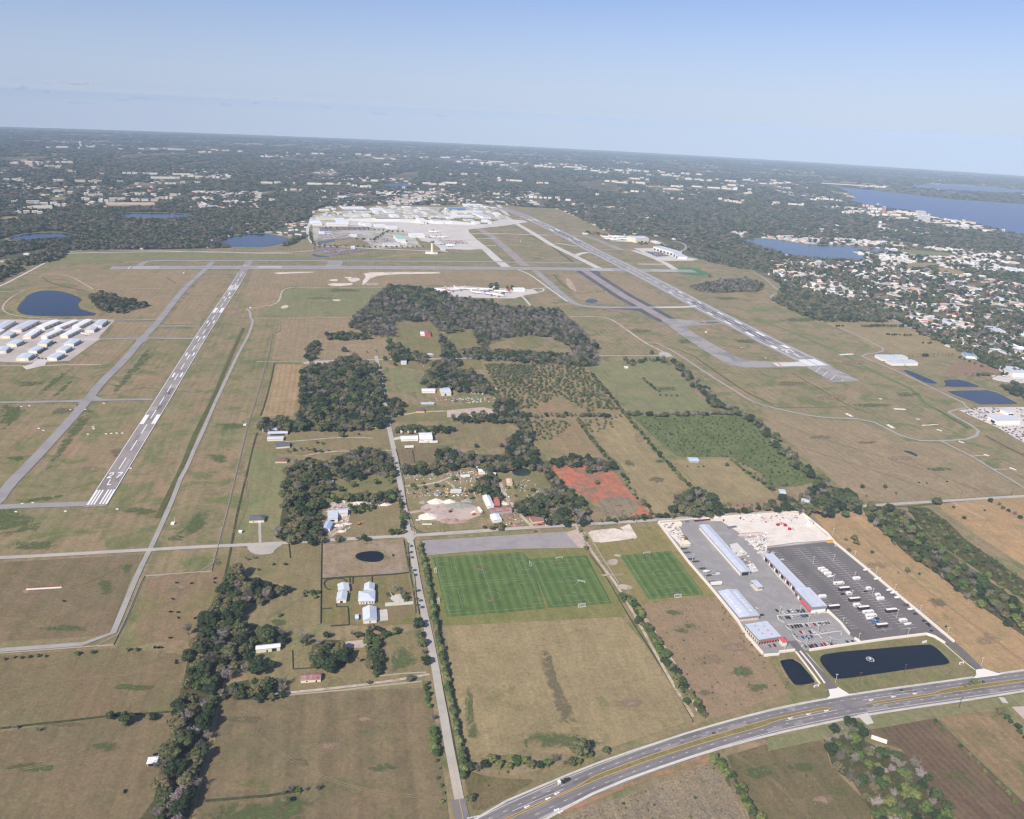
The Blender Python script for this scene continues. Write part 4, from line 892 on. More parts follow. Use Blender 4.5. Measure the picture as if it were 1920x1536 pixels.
# storage yard buildings
r_, f_ = building('storage_building', (1312, 985.6), (1389, 1072.5), (1409, 1073), 5.5, 'gable', GRM, BLR2, 'very long narrow blue-grey roofed shed in the middle of the sandy storage yard', 'storage shed', rise=1.0, over=.6,
    doors=[('f', (i+.5)/30, 2.9, 3.0, 0, WHM, 'roller_door') for i in range(30)]+[('b', (i+.5)/30, 2.9, 3.0, 0, WHM, 'roller_door') for i in range(30)]+[('r', .5, 8, 4.2, 0, DK, 'door'), ('l', .5, 8, 4.2, 0, DK, 'door')])
DG = DGF
r_, f_ = building('storage_building', (1433, 1040), (1494.5, 1104), (1512, 1103), 6.5, 'flat', GRM, BLR, 'upper half of the long red-trimmed storage building beside the parking lot', 'storage building', over=.5, parapet=.25,
    doors=[('f', (i+.5)/6, 5.5, 4.4, 0, DK, 'bay_shade_panel') for i in range(6)]+[('f', (i+.99)/6-.005, 1.6, 5.4, 0, MAR, 'pier') for i in range(6)]+[('f', (i+.07)/6+.01, 3, 3.4, 0, WHM, 'panel') for i in range(6)]+[('l', .5, 7, 5.2, 0, MAR, 'panel')])  # bays are flat dark panels painting the shade inside
r_, f_ = building('storage_building', (1491.5, 1105), (1523, 1138.7), (1551, 1138.2), 7.2, 'flat', WHM, BLR, 'lower half of the long storage building with a red awning at its end', 'storage building', over=.5, parapet=.4,
    doors=[('f', .1, 5, 4.2, 0, MAR, 'door'), ('f', .22, 2.5, 3, 0, WHM, 'panel'), ('f', .36, 4.5, 4, 0, MAR, 'door'), ('f', .75, 1.6, 2.4, 0, DK, 'door'), ('b', .3, 4, 3.4, 0, DK, 'door'), ('b', .7, 4, 3.4, 0, DK, 'door')])
a_, u_, v_, L_, W_, z_, zt_, loc_ = f_
part(r_, f_, 'fascia', -.55, L_+.55, -.62, -.5, 4.4, 7.3, DGF); part(r_, f_, 'fascia', L_+.5, L_+.62, -.5, W_+.5, 4.4, 7.3, DGF)
part(r_, f_, 'awning', L_*.45, L_+.4, -2.6, -.64, 2.6, 2.9, REDA, 1.6)
r_, f_ = building('storage_building', (1347, 1109.5), (1387, 1157.8), (1424, 1154.5), 5.5, 'gable', CRM, BLR2, 'wide gabled storage building with white marks on its pale roof by the boundary wall', 'storage building', rise=1.6, over=.5,
    doors=[('f', (i+.5)/14, 2.8, 2.6, 0, WHM, 'roller_door') for i in range(14)]+[('r', (i+.5)/6, 2.4, 2.6, 0, TAN, 'door') for i in range(6)])
part(r_, f_, 'fascia', -.6, f_[3]+.6, -.62, -.51, 3.2, 5.3, DGF); part(r_, f_, 'fascia', f_[3]+.51, f_[3]+.63, -.5, f_[4]+.5, 3.4, 5.3, DGF)
a_, u_, v_, L_, W_, z_, zt_, loc_ = f_
for i, (fx, fy) in enumerate([(.13+.095*k, .21) for k in range(8)]+[(.10+.1*k, .74) for k in range(8)]):   # pale skylight marks
    s = 1-abs(fy-.5)*2; zz = 5.5-.3+.25+1.6*s+.22
    V, Fc = [], []
    for k in (0, 1):
        if k == 1 and i in (4, 14): continue
        x0 = L_*fx+k*1.5
        prism(V, Fc, boxpts(a_, u_, v_, x0, x0+.6, W_*fy-1.2, W_*fy+1.2), [z_+zz-.5]*4, [z_+zz+.0]*4)
    if V: child(r_, mesh_obj('roof_mark', V, Fc, SKL, loc=loc_))
r_, f_ = building('office_building', (1397.5, 1172), (1423, 1200), (1464, 1194), 6.0, 'flat', CRM, BLR, 'office with a square pale roof and red awnings nearest the entry road', 'office', over=.5, parapet=.2,
    doors=[('f', (i+.5)/7, 1.6, 2.0, .8, DK, 'window') for i in range(7)]+[('r', (i+.5)/8, 2.2, 2.2, .4, DK, 'window') for i in range(8)]+[('r', .5, 30, .01, .4, DK, 'window')][:0])
part(r_, f_, 'awning', f_[3]+.02, f_[3]+1.4, 0, f_[4]-2, 3.3, 3.8, REDA); part(r_, f_, 'fascia', f_[3]+.5, f_[3]+.63, -.5, f_[4]+.5, 4.5, 6.2, DGF); part(r_, f_, 'fascia', -.5, f_[3]+.5, -.63, -.5, 4.5, 6.2, DGF)
r2, f2 = building('entrance_tower', (1462, 1196.5), (1468, 1204), (1474, 1200), 5.5, 'hip', CRM, REDA, 'small corner tower with a red hipped roof beside the office', 'tower', rise=2.0, over=.8)
for (r__, f__), n_ in ((( r_, f_), 6),):
    for k in range(n_): part(r__, f__, 'roof_unit', f__[3]*(.15+.13*k), f__[3]*(.15+.13*k)+1.6, f__[4]*(.3+.35*(k % 2)), f__[4]*(.3+.35*(k % 2))+1.4, 6.06, 7.1, GRM)
r_, f_ = building('canopy', (1408, 1089), (1420.6, 1102), (1430.6, 1100.6), 4.2, 'flat', WHM, BLR, 'small open canopy with a flat roof on a concrete island', 'canopy', over=.2, open_side=True)
# small farm and yard buildings, foreground
building('barn', (480, 1218), (525, 1213), (524, 1206.5), 4.2, 'gable', CRM, WHR, 'cream barn with a bright white roof half hidden by trees', 'barn', rise=1.2, doors=[('f', .75, 4, 3, 0, DK, 'door'), ('f', .45, 1.2, 2.2, 0, DK, 'door')])
building('barn', (564, 1276), (601, 1273.5), (601, 1262), 3.2, 'gable', CRM, RST, 'long shed with a rusty red and silver roof above the fenced driveway', 'shed', rise=1.4, doors=[('f', .78, 1.2, 2.0, 0, DK, 'door'), ('f', .3, 1.2, 1.0, .9, DK, 'window')])
building('shelter', (275.5, 1432), (293.5, 1430.5), (294.5, 1421), 3.0, 'shed', GRM, WHR, 'small white-roofed cattle shelter alone in the left pasture', 'shelter', rise=.6, doors=[('f', .5, 5, 2.2, 0, DK, 'opening_panel')])
building('house', (673, 1127.5), (702, 1126), (702, 1108), 4.0, 'hip', WHM, LBR, 'white farmhouse main wing beside the circular driveway', 'house', rise=2.6, ridge='u', over=.8, doors=[('f', .15, 1.2, 1.3, .9, DK, 'window'), ('f', .3, 1.2, 1.3, .9, DK, 'window'), ('f', .5, 1.1, 2.2, 0, DK, 'door'), ('f', .7, 1.2, 1.3, .9, DK, 'window'), ('f', .87, 1.2, 1.3, .9, DK, 'window'), ('r', .4, 1.1, 1.3, .9, DK, 'window')])
building('house', (683, 1106.5), (701, 1106), (699, 1095), 4.4, 'gable', WHM, LBR, 'white farmhouse back wing with a steep pale roof', 'house', rise=2.6, ridge='v', over=.6)
building('garage', (681.5, 1163.5), (706, 1161.5), (704, 1139), 4.2, 'gable', WHM, LBR, 'large white garage with a pale gabled roof beside its concrete pad', 'garage', rise=3.0, ridge='v', over=.6, doors=[('r', .3, 3, 2.8, 0, GRM, 'roller_door'), ('r', .6, 3, 2.8, 0, GRM, 'roller_door'), ('f', .5, 1.4, 1.2, 1.0, DK, 'window'), ('r', .85, 1.1, 2.1, 0, DK, 'door')])
building('stable', (631, 1125), (649, 1124.5), (649, 1110.5), 4.0, 'gable', WHM, LBR, 'white stable, the lower of two beside the round pen', 'stable', rise=1.8, ridge='v', doors=[('f', .5, 2.5, 2.4, 0, DK, 'door'), ('r', .5, 2, 2.2, 0, DK, 'door')])
building('stable', (635, 1108), (655, 1105.5), (655.5, 1093), 3.6, 'gable', WHM, LBR, 'white stable, the upper of two beside the round pen', 'stable', rise=1.6, ridge='v', doors=[('f', .85, 2.0, 2.2, 0, DK, 'door')])
building('garden_shed', (666.5, 1160), (672, 1159.5), (672, 1152), 2.6, 'gable', BLU, LBR, 'tiny blue garden shed left of the white garage', 'shed', rise=.8)
building('house', (467, 976), (495, 975), (495, 966), 3.6, 'hip', CRM, DSH, 'small dark-roofed house at the end of a straight driveway in the west field', 'house', rise=2.4, over=.5, doors=[('f', .7, 2.6, 2.3, 0, WHM, 'garage_door'), ('f', .3, 1.1, 1.2, .9, DK, 'window')])
building('hut', (447.5, 997), (453, 997), (453, 994.5), 2.4, 'gable', WHM, WHR, 'tiny white hut in the west field near the dark ditch', 'hut', rise=.6)
building('house', (516, 865), (538, 865), (538, 859), 3.2, 'hip', TAN, TIL, 'brown-roofed house at the edge of the west wood', 'house', rise=2.0, over=.5)
building('house', (518, 838), (543, 836), (535, 829.5), 3.4, 'gable', CRM, DSH, 'house with a dark grey roof below the three long sheds', 'house', rise=2.0, over=.5)
building('shed', (492, 807), (520, 806), (520, 802), 3.2, 'gable', GRM, GYR, 'top of three long grey farm sheds at the wood edge', 'shed', rise=.9, doors=[('f', .5, 18, 1.6, .3, DK, 'opening_panel')])
building('shed', (502, 813.5), (539, 812.5), (539, 808), 3.2, 'gable', GRM, GYR, 'middle of three long grey farm sheds at the wood edge', 'shed', rise=.9, doors=[('f', .5, 22, 1.6, .3, DK, 'opening_panel')])
building('shed', (501, 824), (531, 823), (531, 818), 3.4, 'gable', CRM, GYR, 'bottom of three long grey farm sheds at the wood edge', 'shed', rise=1.2)
building('workshop', (787, 824), (811, 823.5), (811, 811.5), 6.0, 'gable', WHM, WHR, 'tall white workshop with a rust-stained roof among parked trailers', 'workshop', rise=1.0, doors=[('f', .2, 4, 4, 0, DK, 'door'), ('l', .5, 4, 4, 0, DK, 'door')])
building('mobile_home', (752, 824.5), (784, 823.5), (783, 817), 3.2, 'gable', WHM, WHR, 'white mobile home beside the tall white workshop', 'mobile home', rise=.5)
building('warehouse', (828, 737), (846, 736.5), (851, 726), 5.5, 'gable', CRM, LBR, 'cream warehouse with a pale roof beside the trailer park yard', 'warehouse', rise=1.4, doors=[('f', .4, 3, 3.4, 0, DK, 'door')])
building('mobile_home', (791, 734), (816, 734), (816, 729), 3.4, 'gable', WHM, WHR, 'long white mobile home left of the cream warehouse', 'mobile home', rise=.5)
building('mobile_home', (790, 757.5), (814, 757), (814, 754.5), 3.0, 'gable', GRM, LBR, 'pale mobile home south of the scrap vehicle row', 'mobile home', rise=.5)
building('house', (780, 771), (796, 771), (796, 766), 3.2, 'hip', TAN, TIL, 'brown house among trees by the lane', 'house', rise=1.6)
building('workshop', (899, 885), (910, 884), (930, 872), 4.5, 'gable', WHM, WHR, 'pale workshop roof behind the blue roofs', 'workshop', rise=1.0)
building('workshop', (895, 880), (914, 885), (924, 877), 3.8, 'shed', GRM, BLU, 'low blue-roofed workshop left of the round pond', 'workshop', rise=.6)
building('workshop', (912, 891.5), (928, 893), (930, 886.5), 4.0, 'gable', WHM, WHR, 'bright white open shed below the blue roofs', 'shed', rise=.9, doors=[('f', .5, 8, 2.6, 0, DK, 'opening_panel')])
building('barn', (914, 949), (926.5, 948), (917, 929), 4.5, 'gable', WHM, WHR, 'steep white barn roof at the top of the scrap metal yard', 'barn', rise=1.8, ridge='v')
building('barn', (928, 948), (937, 948), (930, 933), 4.0, 'shed', MAR, plain('brick_red_roof', C(190, 112, 96), .8, .1, 2), 'red-roofed lean-to beside the steep white barn', 'barn', rise=.5)
building('barn', (922, 960), (960, 957), (957, 950), 4.2, 'gable', GRM, RST, 'long rusty red barn across the scrap metal yard', 'barn', rise=1.2)
building('barn', (925, 976), (941, 974), (935, 964), 4.0, 'gable', WHM, WHR, 'white barn at the foot of the scrap metal yard', 'barn', rise=1.4, ridge='v')
building('mobile_home', (846, 921.5), (865, 921), (865, 917), 3.0, 'gable', CRM, GYR, 'grey mobile home in the middle of the junk yard', 'mobile home', rise=.5)
building('hut', (951, 907), (961, 907), (959, 898.5), 3.4, 'gable', TAN, TAN, 'small tan hut below the round pond', 'hut', rise=1.0, ridge='v')
building('workshop', (615, 973), (633, 972), (633, 957.5), 5.5, 'flat', WHM, LBR, 'square white workshop with a dark doorway in the stone yard', 'workshop', doors=[('f', .45, 5, 3.6, 0, DK, 'door')])
building('workshop', (633, 963), (652, 961.5), (652, 953.5), 4.5, 'gable', CRM, LBR, 'cream workshop behind the square white one in the stone yard', 'workshop', rise=1.0, doors=[('r', .5, 4, 3, 0, DK, 'door')])
building('workshop', (605.5, 991), (618.5, 991.5), (617, 979), 4.2, 'gable', WHM, plain('blue_white_roof', C(176, 196, 228), .5, .05, 3), 'small gabled workshop with a blue-white roof at the bottom of the stone yard', 'workshop', rise=2.0, ridge='v')
building('shed', (617, 904), (625, 902), (624, 894.5), 3.4, 'shed', WHM, WHR, 'narrow white shed against the west wood', 'shed', rise=.4)
building('shed', (1293, 864.5), (1311, 865), (1310, 858.5), 3.4, 'gable', GRM, plain('blue_white_roof'+'2', C(196, 210, 228), .5, .05, 3), 'pale blue shed in the horse pen below the palmetto scrub', 'shed', rise=.8, doors=[('f', .5, 9, 1.8, .2, GRM, 'opening_panel')])
building('house', (1506, 944), (1523, 946), (1522, 931), 3.6, 'hip', WHM, GYR, 'white house with a grey hipped roof among trees at the road bend', 'house', rise=2.0, over=.6, doors=[('f', .3, 1.2, 1.3, .8, DK, 'window'), ('f', .6, 1.2, 1.3, .8, DK, 'window')])
building('shed', (1463, 925), (1474, 926), (1467, 918), 3.6, 'gable', GRM, LBR, 'tilted grey shed roof beside a bare tree at the road bend', 'shed', rise=.8)
building('house', (998, 978), (1020, 976), (1024, 966), 3.4, 'gable', TAN, plain('red_brown_roof', C(150, 108, 98), .9, .1, 2), 'house with a red-brown roof hidden under trees by the street', 'house', rise=1.6)
building('house', (1172, 689), (1178, 689), (1178, 687), 2.6, 'gable', WHM, WHR, 'tiny white house under trees in the upper pasture', 'hut', rise=.5)
building('house', (789, 627), (797, 627), (797, 622), 4, 'hip', WHM, WHR, 'white house front beside the red one at the forest edge', 'house', rise=1.2)
building('house', (797, 628), (808, 628), (808, 620), 5, 'hip', plain('red_wall', C(188, 104, 100), .8, .1, 3), plain('dull_red_roof', C(160, 96, 92), .9, .1, 3), 'red house at the edge of the northern wood', 'house', rise=2)
building('house', (752, 681), (762, 681), (762, 675), 3.4, 'gable', WHM, GYR, 'grey-roofed house beside the lane corner', 'house', rise=1.2)
building('house', (803, 667), (814, 665), (814, 661), 3.4, 'hip', WHM, GYR, 'white house behind the trees on the east road', 'house', rise=1.2)
building('yard_shed', (1269, 984), (1279, 983.5), (1279, 977), 3.0, 'gable', CRM, plain('straw_roof', C(232, 222, 190), .8, .05, 3), 'cream shed in the top left corner of the storage yard', 'shed', rise=.8)
building('site_office', (1281, 1022), (1295, 1020), (1292, 1013), 3.2, 'flat', CRM, plain('straw_roof2', C(236, 226, 196), .8, .05, 3), 'cream site office beside the sand heap in the storage yard', 'site office')
building('silo', (1519, 978), (1525, 977), (1525, 973.5), 6.5, 'flat', WHM, GYR, 'small tall white tank house at the north-east yard corner', 'tank')
# right-hand airport buildings
hg = 'hangars in the fenced compound right of the runway'
for A_, B_, C_, lb in (((1655, 672), (1681, 672), (1676, 665), 'upper left'), ((1682, 671), (1703, 671), (1700, 665), 'upper right'), ((1673, 680.5), (1697, 680.5), (1694, 674.5), 'lower left'), ((1700, 680.5), (1722, 680.5), (1714, 674), 'lower right')):
    building('hangar', A_, B_, C_, 6.5, 'gable', WHM, GYR, 'white hangar, %s of the four in the compound right of the runway' % lb, 'hangar', hg, rise=1.0)
building('dealership', (1871, 789), (1914, 788), (1909, 779), 8, 'flat', WHM, GYR, 'large grey-roofed dealership hall in the car-filled lot at the right edge', 'dealership', parapet=.4, doors=[('l', .35, 5, 4.5, 0, DK, 'door'), ('l', .55, 5, 4.5, 0, DK, 'door')])
building('dealership', (1890, 773.5), (1901, 773), (1893, 766.5), 6.5, 'gable', WHM, GYR, 'smaller white hall behind the large dealership hall', 'dealership', rise=.8, doors=[('f', .6, 10, 3, 0, DK, 'door')])
building('warehouse', (1864, 620.8), (1886, 622.3), (1854, 612), 10, 'flat', CRM, GYR, 'big cream warehouse with a grey roof in the right suburb', 'warehouse', parapet=.6)
building('warehouse', (1900, 699), (1930, 700), (1904, 688), 9, 'flat', WHM, GYR, 'white warehouse cut by the right edge above the boat yard', 'warehouse', parapet=.5)
building('warehouse', (1812, 667), (1832, 669), (1826, 662), 6, 'gable', WHM, BLU, 'blue-roofed warehouse at the end of the palm row', 'warehouse', rise=.8)
building('school', (1776, 589), (1800, 592), (1802, 585), 5, 'gable', WHM, RDR, 'school block with a bright red roof in the right suburb', 'school', rise=1)
building('school', (1808, 596), (1828, 598), (1826, 593), 5, 'gable', WHM, RDR, 'lower school block with a dull red roof in the right suburb', 'school', rise=1)
building('warehouse', (1764, 605.5), (1790, 607), (1786, 599), 7, 'hip', WHM, GYR, 'pale hip-roofed hall above the suburb road', 'hall', rise=2)
building('hangar', (1225, 462.5), (1262, 473), (1266, 469), 12, 'flat', WHM, GYR, 'long white hangar row beside the east apron', 'hangar', parapet=.3, doors=[('f', (i+.5)/6, 14, 6, 0, DK, 'hangar_door') for i in range(6)])
building('hangar', (1262, 475.5), (1272, 481), (1286, 480), 10, 'flat', WHM, BLR, 'white hangar with two dark doors at the end of the east apron', 'hangar', doors=[('f', .25, 14, 8, 0, DK, 'hangar_door'), ('f', .75, 14, 8, 0, DK, 'hangar_door')])
building('hangar', (1193, 447.6), (1217, 447), (1214, 442.3), 18, 'gable', CRM, GYR, 'big pale grey hangar beside the parked yellow-tailed airliners', 'hangar', rise=4)
building('workshop', (1230, 455), (1239, 455), (1239, 451.5), 5, 'flat', WHM, WHR, 'small white building right of the big pale grey hangar', 'building')
building('warehouse', (1440, 512), (1466, 519), (1470, 513), 6, 'gable', WHM, WHR, 'white warehouse at the left tip of the suburb', 'warehouse', rise=1)
fld('apron', "1188,466 1225,466 1262,478 1310,487 1300,489 1250,490 1232,487", CON, 4)
fld('parking_lot', "1208,472 1238,472.5 1256,480.6 1231,482", plain('dark_ramp', C(108, 110, 120), .9, .05, 6), 5)
fld('apron', "1128,443 1190,442 1195,452 1180,454 1150,453 1128,446", CON, 4)
fld('car_lot', "1798,770 1835,764.5 1990,763 1990,850 1925,833 1905,823 1870,802 1830,785", plain('pale_lot', C(214, 204, 196), .9, .06, 5, dirt=C(198, 188, 182), big=30), 3)
fld('car_lot', "1855,710 1880,704 1960,700 1960,728 1925,722 1875,716", MATS['pale_lot'], 3, 1)
fld('terminal_apron', "638,411 700,409 770,411.5 850,414 885,418 905,421 940,412 975,410 990,417 945,424 905,428 878,431 882,442 915,467 880,469 826,467 812,456 790,452 772,437 740,428 690,425 640,420", CON, 4)
fld('terminal_grounds', "584,404 650,402 700,404 770,408 780,450 790,463 700,467 690,455 660,446 588,452", plain('pale_grounds', C(190, 186, 176), .9, .1, 12, dirt=C(150, 142, 116), big=60), 3)
fld('parking_lot', "588,470 602,466 622,464.5 640,466.5 702,468.5 655,475.5 630,478.5 604,474", plain('mauve_lot', C(126, 118, 124), .9, .05, 6), 5)
fld('concrete_apron', "640,411.5 700,410 780,412 850,415 888,419 895,423 850,421.5 780,419 740,417 690,417.5 660,414.5", plain('white_concrete', C(236, 232, 226), .9, .05, 8), 5)
fld('parking_lot', "590,440 600,438 655,437.5 690,441 640,448.5 605,449", plain('lot_grey', C(176, 172, 170), .9, .08, 5), 5)
fld('parking_lot', "700,446 745,446 748,453 720,457 690,455", MATS['lot_grey'], 5)
fld('parking_lot', "600,427 690,426 700,430 600,434", MATS['mauve_lot'], 5)
ribbon('lot_stripe', "600,473.5 625,471 650,469", 5, CON, 6)
fld('terminal_grass', "600,458 640,452 660,447 680,446 692,448 660,456 625,462 600,461", A2, 5, 1)
for q in ("700,388 800,388 860,391 910,386 945,392 935,400 965,414 900,411 800,408 640,405 590,402 640,396 690,392",): fld('industrial_grounds', q, MATS['pale_grounds'], 3)
for q in ("825,391 842,391 870,394 855,399 822,398", "905,388 930,392 950,404 985,414 962,412 940,400", "680,400 700,398 705,403 690,405", "612,400 645,399 648,403 615,404"): fld('grass_field', q, A3, 5)
def sb(name, x0, x1, yr, yb, h, wc, rc, label, cat, group, roof='flat', **k):
    """box seen front-on: roof front edge at row yb, roof back edge at row yr"""
    return building(name, (x0, yb), (x1, yb), (x1, yr), h, roof, wc, rc, label, cat, group, **k)
TG = 'buildings round the terminal'
term = [(585.6, 604.4, 413.5, 419, 9, 0, 0), (613.8, 653, 417.5, 420.5, 8, 0, 0), (595, 629, 406.5, 409, 8, 1, 1), (630, 647, 409, 411.3, 7, 0, 0), (632, 655, 413.2, 415.5, 8, 0, 0), (667, 696, 393.5, 396, 8, 0, 2), (647, 677, 400.5, 403.5, 8, 1, 1), (683, 696, 400.5, 404, 9, 1, 0), (724, 740, 392.5, 396, 10, 0, 3), (697, 720, 390.2, 392.2, 8, 0, 0), (703, 711, 394.5, 398, 10, 0, 0), (736, 749, 401.5, 405.5, 10, 0, 0), (705, 751, 408.5, 410.6, 7, 0, 2), (787, 800, 409, 413, 18, 0, 0), (675, 682, 416.8, 419.5, 8, 0, 0), (685, 697, 418.6, 421.5, 9, 0, 0), (704, 724, 420.5, 423.5, 8, 0, 0), (726, 746, 423.7, 426.5, 8, 0, 0), (599, 609, 434.3, 437, 7, 0, 0), (609, 620, 435.5, 437, 5, 0, 4), (657, 670, 439.4, 441.5, 6, 0, 0), (745, 761, 441, 448, 12, 0, 5), (720, 750, 455.5, 458.5, 7, 1, 1), (659, 666, 461.3, 463.5, 6, 0, 0), (755, 764, 452, 456, 6, 1, 0), (770, 797, 437.5, 441, 10, 0, 0), (812, 831, 411.5, 414.3, 12, 0, 1), (835, 849, 412.2, 414.6, 11, 0, 1), (848, 906, 395.2, 397, 6, 0, 0), (842, 873, 388.6, 391, 9, 4, 4), (854, 889, 403.6, 406, 6, 0, 0), (869, 889, 407, 409, 6, 2, 1), (873, 890, 410.6, 413, 6, 1, 1), (888, 902, 415.3, 417.3, 6, 0, 0), (902, 914, 415.4, 417.6, 7, 2, 1), (911, 922, 411.8, 415.4, 11, 0, 0), (892, 907, 398.4, 401, 7, 0, 3), (907, 921, 401.6, 407, 9, 0, 1), (840, 859, 399.2, 401.3, 6, 0, 0), (840, 852, 406.6, 408.4, 6, 0, 0), (874, 906, 382.4, 384.6, 7, 0, 0), (828, 836, 465.4, 467.6, 5, 0, 3), (600, 618, 392, 394, 7, 1, 0), (757, 772, 386.5, 388.5, 8, 1, 0), (790, 806, 389, 391, 8, 1, 1), (790, 800, 396.5, 398.5, 6, 0, 0), (760, 775, 397, 399, 6, 1, 1), (930, 940, 398.5, 401, 6, 0, 0), (822, 838, 404, 406.5, 6, 0, 1), (1095, 1103, 436.6, 438, 5, 0, 0), (964, 985, 539.5, 542.5, 7, 0, 0)]
WCL = [WHM, CRM, plain('shaded_green_wall', C(120, 132, 128), .8, .05, 4), GRM, plain('blue_wall', C(110, 140, 176), .7, .05, 4)]  # the dark entry is an even dull grey-green
RCL = [WHR, GYR, plain('mid_grey_roof', C(150, 148, 146), .8, .05, 5), LBR, BLU, GNR]
for i, (x0, x1, yr, yb, h, wi, ri) in enumerate(term):
    nm = 'fire_station' if i == len(term)-1 else 'terminal_building'
    if i == len(term)-1: lb, ct, gp = 'white fire station near the second group of parked airliners', 'fire station', None
    else:
        lb = ('white', 'cream', 'dark', 'grey', 'blue')[wi]+(' hangar' if h > 9 else ' shed')+', %s' % ('behind' if yb < 410 else 'in front of')+' the main apron, %d%s from the left' % ((i+1), 'th'); ct, gp = 'airport building', TG
        lb = '%s airport building %s the main apron, roof about %d units long' % (('white', 'cream', 'dark', 'grey', 'blue')[wi], 'behind' if yb < 410 else 'in front of', x1-x0)
    sb(nm, x0, x1, yr, yb, h, WCL[wi], RCL[ri], lb, ct, gp)
# rewrite these labels so that each names its place in the row
_tb = sorted([o for o in COL.objects if o.get('group') == TG], key=lambda o: to_px(*o.location)[0])
ORD = ['first', 'second', 'third', 'fourth', 'fifth', 'sixth', 'seventh', 'eighth', 'ninth', 'tenth', 'eleventh', 'twelfth', 'thirteenth', 'fourteenth', 'fifteenth', 'sixteenth', 'seventeenth', 'eighteenth', 'nineteenth', 'twentieth']
def ordn(i):
    if i < 20: return ORD[i]
    n = i+1; return '%d%s' % (n, 'th' if 10 <= n % 100 <= 20 else {1: 'st', 2: 'nd', 3: 'rd'}.get(n % 10, 'th'))
def relabel(objs, fmt):
    objs = sorted(objs, key=lambda o: to_px(*o.matrix_basis.translation)[0])
    for i, o in enumerate(objs): o['label'] = fmt % ordn(i)
for key in ('white', 'cream', 'dark', 'grey', 'blue'):
    for where in ('behind', 'in front of'):
        s_ = [o for o in _tb if o['label'].startswith('%s airport building %s' % (key, where))]
        relabel(s_, '%s airport building %s the main apron, %%s of its colour from the left' % (key, where))
_ri = random.Random(17); _sm = {}
for k in range(110):
    x_, y_ = _ri.uniform(600, 935), _ri.uniform(386, 409)
    if any(t[0]-3 < x_ < t[1]+3 and t[2]-1.5 < y_ < t[3]+2 for t in term) or 642 < x_ < 692 and y_ < 393 or 795 < x_ < 850 and abs(y_-388-(x_-795)*.5) < 4: continue
    w_ = _ri.uniform(3, 9); ci = _ri.choice([0, 0, 0, 1, 2]); r_, f_ = sb('small_building', x_, x_+w_, y_-1.1, y_, _ri.uniform(4, 6), WCL[_ri.choice([0, 1])], [WHR, LBR, RCL[2]][ci], 'x', 'building', 'small buildings of the airport industrial park'); _sm.setdefault(ci, []).append(r_)
for ci, L_ in _sm.items(): relabel(L_, ('white', 'pale grey', 'mid grey')[ci]+'-roofed small building in the park behind the apron, %s from the left')
# row of small sheds at the back of the terminal area
sh = []
for i in range(7):
    r_, f_ = sb('row_shed', 645+i*6.2, 650+i*6.2, 387.5, 391.5, 5, WHM, WHR, 'x', 'shed', 'row of white sheds behind the terminal'); sh.append(r_)
relabel(sh, 'white shed, %s from the left in the row behind the terminal')
# west hangars
hang = [((-6, 622), (-26, 622), (3, 601.5), 'GYR'), ((18.9, 617.5), (39.5, 618), (65.9, 600.9), 'GYR'), ((68, 612.7), (83, 613.5), (100.8, 600.3), 'WHR'), ((101.4, 613.5), (112.3, 614.3), (131.2, 600), 'WHR'), ((134.6, 611.8), (148.4, 612.3), (163.9, 599.2), 'WHR'), ((173, 609), (190.8, 609), (200.5, 599.7), 'GYR'), ((158.7, 618.6), (175.9, 618.6), (186.8, 612.3), 'GYR'), ((42.4, 630.7), (57.3, 630.7), (77.9, 617), 'WHR'), ((76.2, 630.7), (88.2, 631.3), (108.3, 617), 'WHR'), ((112.3, 628.4), (126.6, 629), (143.2, 615.2), 'WHR'), ((0, 629.5), (18.3, 629.5), (34.4, 622.7), 'GYR'), ((12, 644.4), (30.4, 645), (40.1, 637.6), 'LB'), ((-9, 657.6), (10.9, 657), (22.9, 649.6), 'LB'), ((69.9, 644.4), (87.7, 644.4), (96.8, 637), 'LB'), ((119.2, 643.9), (138, 644.4), (146.7, 636.4), 'LB'), ((52.1, 657), (68.8, 657.6), (81.4, 650.2), 'LB'), ((104.3, 656.5), (122.6, 657), (131.8, 649.6), 'LB'), ((29.8, 670.8), (52.7, 670.8), (63.6, 662.8), 'LB'), ((87.7, 670.2), (106, 670.8), (115.7, 662.2), 'LB'), ((-8, 628), (-24, 628), (2, 618), 'WHR')]
HL = []
for A_, B_, C_, rc in hang:
    r_, f_ = building('hangar', A_, B_, C_, 6.5, 'gable', CRM, {'GYR': GYR, 'WHR': WHR, 'LB': ribbed('bluish_hangar_roof', C(204, 214, 224), 0, 1.2, .04)}[rc], 'x', 'hangar', 'hangars on the west apron', rise=1.4, ridge='v', over=.3,
        doors=[('f', .5, 9, 4.2, 0, WHM, 'hangar_door')]+[('r', (i+.5)/4, 6, 4, 0, plain('teal_grey_door', C(150, 172, 180), .6, .05, 3), 'hangar_door') for i in range(4)])
    HL.append((r_, A_[1]))
for lo, hi, nm in ((0, 615.5, 'back'), (615.5, 626, 'second'), (626, 633, 'third'), (633, 650, 'fourth'), (650, 662, 'fifth'), (662, 700, 'front')):
    relabel([r for r, y in HL if lo <= y < hi], 'long pale hangar, %%s from the left in the %s row of the west apron' % nm)

